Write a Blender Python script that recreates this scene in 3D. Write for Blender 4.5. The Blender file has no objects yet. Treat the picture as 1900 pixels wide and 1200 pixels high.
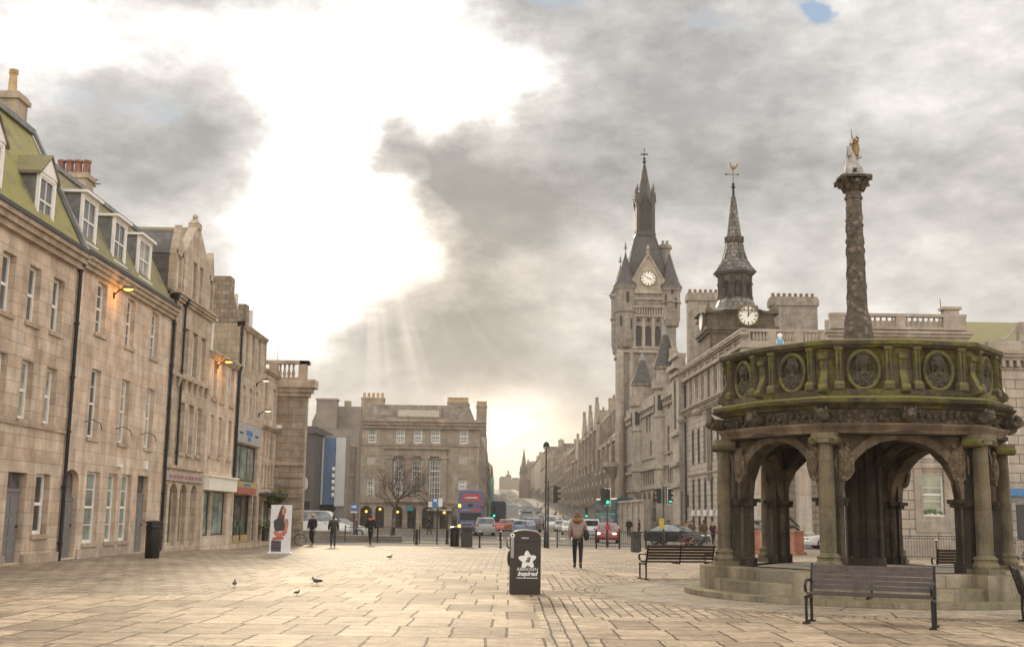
import bpy, bmesh, math, random
from math import sin, cos, pi, radians as R, atan2, asin, sqrt, hypot
from mathutils import Vector, Matrix
random.seed(7)
SC = bpy.context.scene
COL = SC.collection
# ------------------------------------------------------------------ camera
FPX, PITCH, ROLL, CAMH = 2148.5, .16467, .014924, 1.55
cd = bpy.data.cameras.new('camera'); cam = bpy.data.objects.new('camera', cd); COL.objects.link(cam)
cd.sensor_fit = 'HORIZONTAL'; cd.sensor_width = 36; cd.lens = 36 * FPX / 1900
cd.clip_start = .1; cd.clip_end = 20000
cam.matrix_world = Matrix.Translation((0, 0, CAMH)) @ Matrix.Rotation(pi / 2 + PITCH, 4, 'X') @ Matrix.Rotation(ROLL, 4, 'Z')
SC.camera = cam
cd.dof.use_dof = True; cd.dof.focus_distance = 25; cd.dof.aperture_fstop = 2.8
def ray(x, y):
    u = (x - 950) / FPX; v = (600 - y) / FPX
    c, s = cos(ROLL), sin(ROLL); u, v = c * u - s * v, s * u + c * v
    return Vector((u, cos(PITCH) - v * sin(PITCH), sin(PITCH) + v * cos(PITCH)))
def atY(x, y, Y):
    r = ray(x, y); p = r * (Y / r.y); p.z += CAMH; return p
def onplane(x, y, p0, n):
    r = ray(x, y); o = Vector((0, 0, CAMH)); t = (Vector(p0) - o).dot(n) / r.dot(n); return o + r * t
def ss(a, b, x):
    t = max(0, min(1, (x - a) / (b - a))); return t * t * (3 - 2 * t)
def G(y):                                   # ground profile: the square falls a little, the far street climbs
    g = -.3 * ss(42, 64, y)
    if y > 150: g += 3.7 * ss(150, 600, y) * min(1, (y - 150) / 300)
    if y > 300: g += (min(y, 1150) - 300) ** 1.25 * .0052
    return g
# ------------------------------------------------------------------ node helper
class NT:
    def __init__(s, tree): s.t = tree; s.n = tree.nodes; s.l = tree.links
    def node(s, ty, **k):
        n = s.n.new(ty)
        for a, b in k.items(): setattr(n, a, b)
        return n
    def put(s, sock, v):
        if hasattr(v, 'is_output') or isinstance(v, bpy.types.NodeSocket): s.l.new(v, sock)
        else: sock.default_value = v
    def m(s, op, *a, clamp=False):
        n = s.node('ShaderNodeMath', operation=op); n.use_clamp = clamp
        for i, v in enumerate(a): s.put(n.inputs[i], v)
        return n.outputs[0]
    def vm(s, op, *a):
        n = s.node('ShaderNodeVectorMath', operation=op)
        for i, v in enumerate(a):
            if op == 'SCALE' and i == 1: s.put(n.inputs['Scale'], v)
            else: s.put(n.inputs[i], v)
        return n.outputs[0]
    def sep(s, v):
        n = s.node('ShaderNodeSeparateXYZ'); s.put(n.inputs[0], v); return n.outputs
    def comb(s, x, y, z):
        n = s.node('ShaderNodeCombineXYZ')
        for i, v in enumerate((x, y, z)): s.put(n.inputs[i], v)
        return n.outputs[0]
    def mix(s, f, a, b, mode='MIX'):
        n = s.node('ShaderNodeMix', data_type='RGBA', blend_type=mode)
        s.put(n.inputs[0], f); s.put(n.inputs[6], col4(a)); s.put(n.inputs[7], col4(b)); return n.outputs[2]
    def noise(s, vec, scale, detail=4, rough=.55, dist=0, color=False):
        n = s.node('ShaderNodeTexNoise'); s.put(n.inputs['Vector'], vec); n.inputs['Scale'].default_value = scale
        n.inputs['Detail'].default_value = detail; n.inputs['Roughness'].default_value = rough; n.inputs['Distortion'].default_value = dist
        return n.outputs[1 if color else 0]
    def ramp(s, f, stops, interp='LINEAR'):
        n = s.node('ShaderNodeValToRGB'); s.put(n.inputs[0], f); n.color_ramp.interpolation = interp
        e = n.color_ramp.elements
        while len(e) < len(stops): e.new(.5)
        for i, (p, c) in enumerate(stops):
            e[i].position = p; e[i].color = col4(c) if not isinstance(c, (int, float)) else (c, c, c, 1)
        return n.outputs[0]
    def mr(s, v, a, b, c=0, d=1):
        n = s.node('ShaderNodeMapRange'); n.interpolation_type = 'SMOOTHSTEP'
        for i, q in enumerate((v, a, b, c, d)): s.put(n.inputs[i], q)
        return n.outputs[0]
def col4(c):
    return c if not isinstance(c, (tuple, list)) or len(c) == 4 else (c[0], c[1], c[2], 1)
# ------------------------------------------------------------------ sky
SUN_AZ, SUN_EL = -8.0, 17.0
W = bpy.data.worlds.new('World'); SC.world = W; W.use_nodes = True
W.node_tree.nodes.clear(); w = NT(W.node_tree)
tc = w.node('ShaderNodeTexCoord'); D = tc.outputs['Generated']
dx, dy, dz = w.sep(D)
def azel(x, y):
    r = ray(x, y).normalized(); return math.degrees(atan2(r.x, r.y)), math.degrees(asin(r.z))
n1 = w.noise(w.vm('MULTIPLY', D, (1, 1, 1.6)), 9, 7, .58, color=True)
nv = w.vm('SUBTRACT', n1, (.5, .5, .5)); nx, ny, nz = w.sep(nv)
n2 = w.noise(w.vm('MULTIPLY', D, (1, 1, 1.8)), 26, 8, .62)
n3 = w.noise(w.vm('MULTIPLY', D, (1, 1, 2.6)), 5.5, 5, .55)
AZ0 = w.m('MULTIPLY', w.m('ARCTAN2', dx, dy), 57.2958); EL0 = w.m('MULTIPLY', w.m('ARCSINE', dz), 57.2958)
AZ = w.m('MULTIPLY_ADD', nx, 7.0, AZ0); EL = w.m('MULTIPLY_ADD', ny, 5.0, EL0)
def blobs(lst, acc=0.0, A=None, E=None):
    A = A or AZ; E = E or EL
    for (px, py, sx, sy, amp) in lst:
        a, e = azel(px, py); kx = 1 / (sx / 37.5); ky = 1 / (sy / 37.5)
        ax = w.m('MULTIPLY_ADD', A, kx, -a * kx); ay = w.m('MULTIPLY_ADD', E, ky, -e * ky)
        q = w.m('MULTIPLY_ADD', ay, ay, w.m('MULTIPLY', ax, ax))
        acc = w.m('MULTIPLY_ADD', w.m('POWER', .36788, q), amp, acc)
    return acc
F = blobs([(720, 90, 250, 120, .80), (640, 300, 190, 170, 1.05), (700, 480, 150, 80, 1.0), (500, 520, 90, 130, .85), (590, 610, 70, 50, .6),
           (900, 150, 190, 60, .75), (110, 60, 240, 80, .62), (470, 60, 110, 60, .35), (500, 610, 90, 80, .6),
           (945, 800, 120, 45, .42), (60, 330, 60, 130, .25), (1750, 110, 130, 60, .2), (1000, 520, 130, 40, .16), (1180, 590, 120, 60, .12),
           (380, 260, 120, 70, -.5), (200, 160, 90, 40, -.12), (860, 370, 80, 100, -.85), (770, 290, 70, 36, -.6), (660, 110, 90, 60, -.25), (190, 280, 150, 70, -.45), (420, 330, 90, 70, -.25), (40, 210, 100, 60, .22), (1300, 210, 330, 200, -.55), (720, 272, 42, 38, -.75), (840, 330, 60, 60, -.55),
           (960, 400, 110, 90, -.55), (850, 640, 230, 62, -.75), (900, 520, 50, 60, -.4), (1000, 30, 70, 40, -.3)])
Fn = w.m('MULTIPLY_ADD', w.m('SUBTRACT', n2, .5), .80, F)
Fn = w.m('MULTIPLY_ADD', w.m('SUBTRACT', n3, .5), .55, Fn)
cl = w.ramp(w.m('MULTIPLY_ADD', Fn, .55, .28), [(0.0, (.31, .305, .30)), (.16, (.405, .395, .385)), (.30, (.50, .48, .46)), (.40, (.60, .575, .55)), (.50, (.75, .725, .70)), (.61, (.90, .87, .84)), (.78, (1.3, 1.26, 1.2)), (1, (2.7, 2.55, 2.3))])
# cloud shading, lighter and darker banks
S = blobs([(1250, 330, 200, 120, -.13), (1650, 90, 320, 150, .34), (1150, 60, 90, 60, .12), (1500, 560, 380, 110, .12), (880, 660, 200, 60, -.05), (1050, 470, 130, 60, .12), (1180, 430, 120, 90, .08), (1150, 50, 160, 60, -.1),
           (1800, 330, 200, 70, -.1), (1450, 250, 160, 60, .05)], 1.0)
S = w.m('MULTIPLY_ADD', w.m('SUBTRACT', n3, .5), .62, S)
S = w.m('MULTIPLY_ADD', w.m('SUBTRACT', n2, .5), .42, S)
cl = w.vm('SCALE', cl, S)
cl = w.mix(blobs([(840, 500, 260, 230, .85)], 0.0, AZ0, EL0), cl, w.mix(1.0, cl, (1.04, .965, .86), 'MULTIPLY'))
# shafts of light fanning down under the cloud
sa, se = azel(690, 330)
ang = w.m('ARCTAN2', w.m('SUBTRACT', AZ0, sa), w.m('SUBTRACT', se, EL0))
nn = w.node('ShaderNodeTexNoise'); nn.noise_dimensions = '1D'; w.put(nn.inputs['W'], ang); nn.inputs['Scale'].default_value = 6; nn.inputs['Detail'].default_value = 2
shaft = w.m('MULTIPLY', w.mr(nn.outputs[0], .42, .78), blobs([(740, 640, 150, 80, .26)], 0.0, AZ0, EL0))
cl = w.vm('ADD', cl, w.vm('SCALE', (1.0, .86, .66), shaft))
# warm glow along the horizon
hor = w.m('POWER', .36788, w.m('MULTIPLY', w.m('MAXIMUM', EL0, 0), .22))
cl = w.mix(w.m('MULTIPLY', hor, .6), cl, (.92, .74, .52))
cl = w.vm('ADD', cl, w.vm('SCALE', (.55, .42, .26), blobs([(945, 820, 130, 85, 1.0)], 0.0, AZ0, EL0)))
# blue gaps through to a clear sky
sky = w.node('ShaderNodeTexSky', sky_type='NISHITA', sun_disc=False, sun_elevation=R(SUN_EL), sun_rotation=R(SUN_AZ))
bl = w.m('MULTIPLY_ADD', w.m('SUBTRACT', n2, .5), .6, blobs([(1497, 6, 34, 18, 1.4), (1310, 35, 60, 26, .55), (280, 195, 80, 30, .50), (140, 168, 70, 24, .42), (1030, 8, 70, 22, .7), (620, 25, 110, 40, .35)], 0.0))
cl = w.mix(w.m('MULTIPLY', w.mr(bl, .15, .95), .9), cl, w.vm('MINIMUM', w.vm('MULTIPLY', w.vm('SCALE', sky.outputs[0], .06), (.72, .95, 1.25)), (.33, .40, .48)))
# the overcast is brighter overhead and behind
up = w.mr(EL0, 26, 60, 1, 2.7)
back = w.mr(dy, .88, .2, 1, 2.6)
cl = w.vm('SCALE', cl, w.m('MAXIMUM', up, back))
bg = w.node('ShaderNodeBackground'); w.put(bg.inputs[0], w.vm('SCALE', cl, 10.0)); bg.inputs[1].default_value = .1
wo = w.node('ShaderNodeOutputWorld'); w.l.new(bg.outputs[0], wo.inputs[0])
# ------------------------------------------------------------------ sun (veiled by cloud)
sl = bpy.data.lights.new('sun', 'SUN'); sl.energy = 1.2; sl.angle = R(6); sl.color = (1, .82, .58)
so = bpy.data.objects.new('sun', sl); COL.objects.link(so)
sd = Vector((sin(R(SUN_AZ)) * cos(R(SUN_EL)), cos(R(SUN_AZ)) * cos(R(SUN_EL)), sin(R(SUN_EL))))
so.rotation_euler = sd.to_track_quat('Z', 'Y').to_euler(); so.location = (0, 0, 60)
vs = SC.view_settings; vs.view_transform = 'Standard'; vs.look = 'None'; vs.exposure = 0.45; vs.gamma = 1; vs.use_curve_mapping = False
SC.cycles.max_bounces = 6; SC.cycles.use_denoising = True; SC.cycles.sample_clamp_indirect = 6
# ------------------------------------------------------------------ materials
MAT = {}
def newmat(name):
    m = bpy.data.materials.new(name); m.use_nodes = True; MAT[name] = m
    m.node_tree.nodes.clear(); t = NT(m.node_tree)
    o = t.node('ShaderNodeOutputMaterial'); b = t.node('ShaderNodeBsdfPrincipled'); t.l.new(b.outputs[0], o.inputs[0])
    return m, t, b
def bump(t, b, h, strength=.4, dist=.02):
    n = t.node('ShaderNodeBump'); n.inputs['Strength'].default_value = strength; n.inputs['Distance'].default_value = dist
    t.put(n.inputs['Height'], h); t.l.new(n.outputs[0], b.inputs['Normal'])
def plain(name, c, rough=.6, metal=0, var=.12, emit=None, es=0, scale=6, coat=0, spec=.5):
    if name in MAT: return MAT[name]
    m, t, b = newmat(name)
    P = t.node('ShaderNodeTexCoord').outputs['Object']
    n = t.noise(P, scale, 4)
    dark = tuple(x * (1 - var * 1.6) for x in c); lite = tuple(min(1, x * (1 + var)) for x in c)
    t.put(b.inputs['Base Color'], t.ramp(n, [(.3, dark), (.7, lite)]))
    b.inputs['Roughness'].default_value = rough; b.inputs['Metallic'].default_value = metal
    b.inputs['Specular IOR Level'].default_value = spec
    if coat: b.inputs['Coat Weight'].default_value = coat; b.inputs['Coat Roughness'].default_value = .08
    if emit: b.inputs['Emission Color'].default_value = col4(emit); b.inputs['Emission Strength'].default_value = es
    return m
def wallcoord(t):
    tcn = t.node('ShaderNodeTexCoord'); x, y, z = t.sep(tcn.outputs['Object']); a, b_, c = t.sep(tcn.outputs['Normal'])
    k = t.m('GREATER_THAN', t.m('ABSOLUTE', a), t.m('ABSOLUTE', b_))
    u = t.m('ADD', t.m('MULTIPLY', k, y), t.m('MULTIPLY', t.m('SUBTRACT', 1.0, k), x))
    return t.comb(u, z, 0), tcn.outputs['Object'], tcn.outputs['Normal'], z
def stone(name, c, bw=.8, bh=.32, mortar=.012, mdark=.62, var=.16, moss=0, mosscol=(.10, .105, .03), stain=.35, rough=.85, bmp=.5, tint=None):
    if name in MAT: return MAT[name]
    m, t, b = newmat(name)
    uv, P, N, z = wallcoord(t)
    br = t.node('ShaderNodeTexBrick'); t.put(br.inputs['Vector'], uv)
    tint = tint or (c[0] * 1.06, c[1] * .96, c[2] * .88)
    br.inputs['Color1'].default_value = col4(tuple(min(1, x * (1 + var)) for x in c)); br.inputs['Color2'].default_value = col4(tuple(x * (1 - var) for x in tint))
    br.inputs['Mortar'].default_value = col4(tuple(x * mdark for x in c))
    br.inputs['Scale'].default_value = 1; br.inputs['Mortar Size'].default_value = mortar; br.inputs['Mortar Smooth'].default_value = .3
    br.inputs['Brick Width'].default_value = bw; br.inputs['Row Height'].default_value = bh
    n1 = t.noise(P, 1.1, 6, .6); n2 = t.noise(P, 26, 4, .7)
    n3 = t.noise(t.vm('MULTIPLY', P, (1.7, 1.7, .22)), 1.0, 5, .6)
    cc = t.mix(stain, br.outputs[0], t.ramp(n1, [(.3, .25), (.7, 1.6)]), 'MULTIPLY')
    cc = t.mix(stain * .9, cc, t.ramp(n3, [(.3, .45), (.62, 1.25)]), 'MULTIPLY')
    cc = t.mix(.38, cc, t.ramp(n2, [(.3, .4), (.7, 1.5)]), 'MULTIPLY')
    n4 = t.noise(t.vm('MULTIPLY', P, (3.3, 3.3, .5)), 1.0, 4, .65); cc = t.mix(stain * .8, cc, t.ramp(n4, [(.34, (.42, .40, .38)), (.52, (1.05, 1.05, 1.05))]), 'MULTIPLY')
    if moss:
        nz = t.sep(N)[2]
        g = t.m('MULTIPLY_ADD', t.m('MAXIMUM', nz, 0), .3, t.m('MULTIPLY_ADD', t.m('SUBTRACT', t.noise(P, 9, 5, .7), .5), .5, t.noise(P, 1.7, 6, .65)))
        cc = t.mix(t.m('MULTIPLY', t.mr(g, .66 - .38 * moss, .84 - .28 * moss), .85), cc, t.mix(n2, tuple(x * .6 for x in mosscol), tuple(x * 1.5 for x in mosscol)))
    t.put(b.inputs['Base Color'], cc); b.inputs['Roughness'].default_value = rough
    h = t.m('ADD', t.m('MULTIPLY', br.outputs['Fac'], -1.0), t.m('MULTIPLY', n2, .5))
    bump(t, b, h, bmp, .02)
    return m
def glassm(name, c=(.10, .105, .10), rough=.06, var=.5):
    if name in MAT: return MAT[name]
    m, t, b = newmat(name)
    P = t.node('ShaderNodeTexCoord').outputs['Object']
    n = t.noise(P, 1.3, 3)
    t.put(b.inputs['Base Color'], t.ramp(n, [(.35, tuple(x * (1 - var) for x in c)), (.65, tuple(x * (1 + var) for x in c))]))
    b.inputs['Roughness'].default_value = rough; b.inputs['Specular IOR Level'].default_value = .8
    bump(t, b, t.noise(P, 2.2, 2), .03, .05)
    return m
def lamp(name, c, s):
    if name in MAT: return MAT[name]
    m, t, b = newmat(name); b.inputs['Base Color'].default_value = col4(c); b.inputs['Emission Color'].default_value = col4(c); b.inputs['Emission Strength'].default_value = s
    return m
# ------------------------------------------------------------------ mesh builder
class MB:
    def __init__(s, T=None): s.v = []; s.f = []; s.mi = []; s.m = 0; s.T = T or Matrix.Identity(4)
    def add(s, vs_, fs):
        o = len(s.v); s.v += [tuple(s.T @ Vector(p)) for p in vs_]
        flip = s.T.to_3x3().determinant() < 0
        for f in fs: s.f.append(tuple(o + i for i in (reversed(f) if flip else f))); s.mi.append(s.m)
        return s
    def box(s, x0, y0, z0, x1, y1, z1):
        if x0 > x1: x0, x1 = x1, x0
        if y0 > y1: y0, y1 = y1, y0
        if z0 > z1: z0, z1 = z1, z0
        return s.add([(x0, y0, z0), (x1, y0, z0), (x1, y1, z0), (x0, y1, z0), (x0, y0, z1), (x1, y0, z1), (x1, y1, z1), (x0, y1, z1)],
                     [(0, 3, 2, 1), (4, 5, 6, 7), (0, 1, 5, 4), (1, 2, 6, 5), (2, 3, 7, 6), (3, 0, 4, 7)])
    def frust(s, b, t, z0, z1):            # b, t = (x0,y0,x1,y1)
        p = [(b[0], b[1], z0), (b[2], b[1], z0), (b[2], b[3], z0), (b[0], b[3], z0), (t[0], t[1], z1), (t[2], t[1], z1), (t[2], t[3], z1), (t[0], t[3], z1)]
        return s.add(p, [(0, 3, 2, 1), (4, 5, 6, 7), (0, 1, 5, 4), (1, 2, 6, 5), (2, 3, 7, 6), (3, 0, 4, 7)])
    def prism(s, poly, a, b, ax='y'):      # polygon in the plane normal to ax, extruded a..b (poly ccw seen from +ax... fixed by recalc)
        def P(u, v, w_): return {'x': (w_, u, v), 'y': (u, w_, v), 'z': (u, v, w_)}[ax]
        n = len(poly); vs_ = [P(u, v, a) for u, v in poly] + [P(u, v, b) for u, v in poly]
        area = sum(poly[i][0] * poly[(i + 1) % n][1] - poly[(i + 1) % n][0] * poly[i][1] for i in range(n))
        pos = (area > 0) == (b > a)
        if ax == 'y': pos = not pos
        fs = [tuple(range(n - 1, -1, -1)), tuple(range(n, 2 * n))] + [(i, (i + 1) % n, n + (i + 1) % n, n + i) for i in range(n)]
        if not pos: fs = [tuple(reversed(f)) for f in fs]
        return s.add(vs_, fs)
    def lathe(s, prof, n=16, cx=0, cy=0, a0=0, cap=True, sx=1, sy=1):
        vs_ = []; fs = []
        for r, z in prof:
            for i in range(n):
                a = a0 + 2 * pi * i / n; vs_.append((cx + r * sx * cos(a), cy + r * sy * sin(a), z))
        for k in range(len(prof) - 1):
            for i in range(n):
                j = (i + 1) % n; fs.append((k * n + i, k * n + j, (k + 1) * n + j, (k + 1) * n + i))
        if cap:
            if prof[0][0] > 1e-4: fs.append(tuple(range(n - 1, -1, -1)))
            if prof[-1][0] > 1e-4: fs.append(tuple((len(prof) - 1) * n + i for i in range(n)))
        return s.add(vs_, fs)
    def cyl(s, cx, cy, z0, z1, r0, r1=None, n=12): return s.lathe([(r0, z0), (r0 if r1 is None else r1, z1)], n, cx, cy)
    def ball(s, c, r, n=10, k=6):
        if isinstance(r, (int, float)): r = (r, r, r)
        T0 = s.T; s.T = T0 @ Matrix.Translation(c) @ Matrix.Diagonal((r[0], r[1], r[2], 1))
        s.lathe([(max(sin(pi * i / k), 1e-3), -cos(pi * i / k)) for i in range(k + 1)], n); s.T = T0; return s
    def tube(s, pts, r, n=6, caps=True):
        pts = [Vector(p) for p in pts]; rs = r if isinstance(r, (list, tuple)) else [r] * len(pts)
        vs_ = []; fs = []; up = Vector((0, 0, 1))
        for i, p in enumerate(pts):
            d = (pts[min(i + 1, len(pts) - 1)] - pts[max(i - 1, 0)]).normalized()
            a = d.cross(up)
            if a.length < 1e-3: a = Vector((1, 0, 0))
            a.normalize(); b = d.cross(a); b.normalize(); up = a.cross(d) if abs(d.z) < .999 else up
            for k in range(n):
                q = 2 * pi * k / n; vs_.append(tuple(p + (a * cos(q) + b * sin(q)) * rs[i]))
        for i in range(len(pts) - 1):
            for k in range(n):
                j = (k + 1) % n; fs.append((i * n + k, i * n + j, (i + 1) * n + j, (i + 1) * n + k))
        if caps: fs.append(tuple(range(n - 1, -1, -1))); fs.append(tuple((len(pts) - 1) * n + k for k in range(n)))
        return s.add(vs_, fs)
    def quad(s, a, b, c, d): return s.add([a, b, c, d], [(0, 1, 2, 3)])
    def mesh(s, name, mats, smooth=35):
        me = bpy.data.meshes.new(name); me.from_pydata(s.v, [], s.f)
        for q in (mats if isinstance(mats, (list, tuple)) else [mats]): me.materials.append(q)
        me.polygons.foreach_set('material_index', s.mi)
        if smooth:
            me.polygons.foreach_set('use_smooth', [True] * len(s.f)); me.set_sharp_from_angle(angle=R(smooth))
        me.update(); return me
def tag(o, label, cat, group=None, kind=None):
    if label: o['label'] = label
    if cat: o['category'] = cat
    if group: o['group'] = group
    if kind: o['kind'] = kind
    return o
def thing(name, label, cat, loc=(0, 0, 0), rz=0, group=None):
    o = bpy.data.objects.new(name, None); COL.objects.link(o); o.location = loc; o.rotation_euler = (0, 0, rz); o.empty_display_size = .3
    return tag(o, label, cat, group)
WHOLE = {'foliage', 'crown', 'trunk', 'lettering', 'spokes', 'sculpture', 'wall', 'bars', 'body', 'bust_relief', 'windows', 'haze'}
def pieces(mb):
    """far-apart groups of a builder's loose islands, each returned as a builder of its own"""
    n = len(mb.v); up = list(range(n))
    def root(i):
        while up[i] != i: up[i] = up[up[i]]; i = up[i]
        return i
    for f in mb.f:
        r = root(f[0])
        for i in f[1:]: up[root(i)] = r
    isl = {}
    for i in range(n): isl.setdefault(root(i), []).append(i)
    if len(isl) < 2 or len(isl) > 260: return [mb]
    ks = list(isl); bx = [(tuple(min(mb.v[i][c] for i in isl[k]) for c in range(3)), tuple(max(mb.v[i][c] for i in isl[k]) for c in range(3))) for k in ks]
    sz = [max(h[c] - l[c] for c in range(3)) for l, h in bx]; pu = list(range(len(ks)))
    def pr(i):
        while pu[i] != i: i = pu[i]
        return i
    for i in range(len(ks)):
        for j in range(i):
            g = sqrt(sum(max(0, bx[i][0][c] - bx[j][1][c], bx[j][0][c] - bx[i][1][c]) ** 2 for c in range(3)))
            if g <= max(.02, .5 * max(sz[i], sz[j])): pu[pr(i)] = pr(j)
    gr = {}
    for i, k in enumerate(ks): gr.setdefault(pr(i), set()).add(k)
    if len(gr) < 2: return [mb]
    out = []
    for g in gr.values():
        q = MB(); mp = {}
        for f, m in zip(mb.f, mb.mi):
            if root(f[0]) in g:
                for i in f:
                    if i not in mp: mp[i] = len(q.v); q.v.append(mb.v[i])
                q.f.append(tuple(mp[i] for i in f)); q.mi.append(m)
        out.append(q)
    return sorted(out, key=lambda q: -len(q.v))
def part(name, mb, mats, parent=None, smooth=35, loc=None, rot=None):
    if isinstance(mb, MB) and parent is not None and name not in WHOLE:
        ps = pieces(mb)
        if len(ps) > 1: return [part_one(name, q, mats, parent, smooth, loc, rot) for q in ps][0]
    return part_one(name, mb, mats, parent, smooth, loc, rot)
def part_one(name, mb, mats, parent=None, smooth=35, loc=None, rot=None):
    me = mb if isinstance(mb, bpy.types.Mesh) else mb.mesh(name, mats, smooth)
    o = bpy.data.objects.new(name, me); COL.objects.link(o)
    if parent: o.parent = parent
    if loc: o.location = loc
    if rot: o.rotation_euler = rot
    return o
def struct(name, mb, mats): return tag(part(name, mb, mats, None), None, None, kind='structure')
KIDS = {}
def copytree(o, parent=None):
    kids = [c for c in bpy.data.objects if c.parent == o] if o not in KIDS else KIDS[o]
    KIDS[o] = kids
    c = o.copy(); COL.objects.link(c)
    if parent: c.parent = parent
    for k in kids: copytree(k, c)
    return c
def dup(o, loc, rz, label, group=None, scale=None):
    c = copytree(o); c.location = loc; c.rotation_euler = (0, 0, rz); c['label'] = label
    if group: c['group'] = group
    if scale: c.scale = (scale,) * 3
    return c
# ------------------------------------------------------------------ shared materials
WHITE = plain('white_paint', (.74, .71, .66), .45, var=.06)
CREAM = plain('cream_paint', (.70, .66, .56), .5, var=.06)
BLACK = plain('black_paint', (.009, .0078, .007), .35, var=.3)
DGREY = plain('dark_grey_paint', (.04, .04, .04), .5, var=.2)
MGREY = plain('grey_door_paint', (.16, .155, .15), .5, var=.12)
GLASS = glassm('window_glass', (.075, .08, .08)); GLASSD = glassm('dark_window_glass', (.03, .032, .032)); GLASSC = glassm('curtained_window_glass', (.27, .25, .21), .12); wrng = random.Random(21); GLASSL = glassm('shop_glass', (.17, .21, .18), .07)
SLATE = stone('slate', (.105, .095, .09), .3, .16, .006, .5, .2, stain=.4, rough=.6)
LEAD = plain('lead', (.2, .2, .2), .45, .3, .25, scale=3)
IRON = plain('iron', (.013, .0115, .0105), .5, .4, .2)
POT = plain('terracotta', (.21, .095, .06), .8, var=.3)
POTY = plain('buff_clay', (.42, .30, .16), .8, var=.25)
GOLD = plain('gilding', (.22, .14, .04), .55, .15, .25)
CLOCKW = plain('clock_face', (.80, .77, .68), .5, var=.03)
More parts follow.
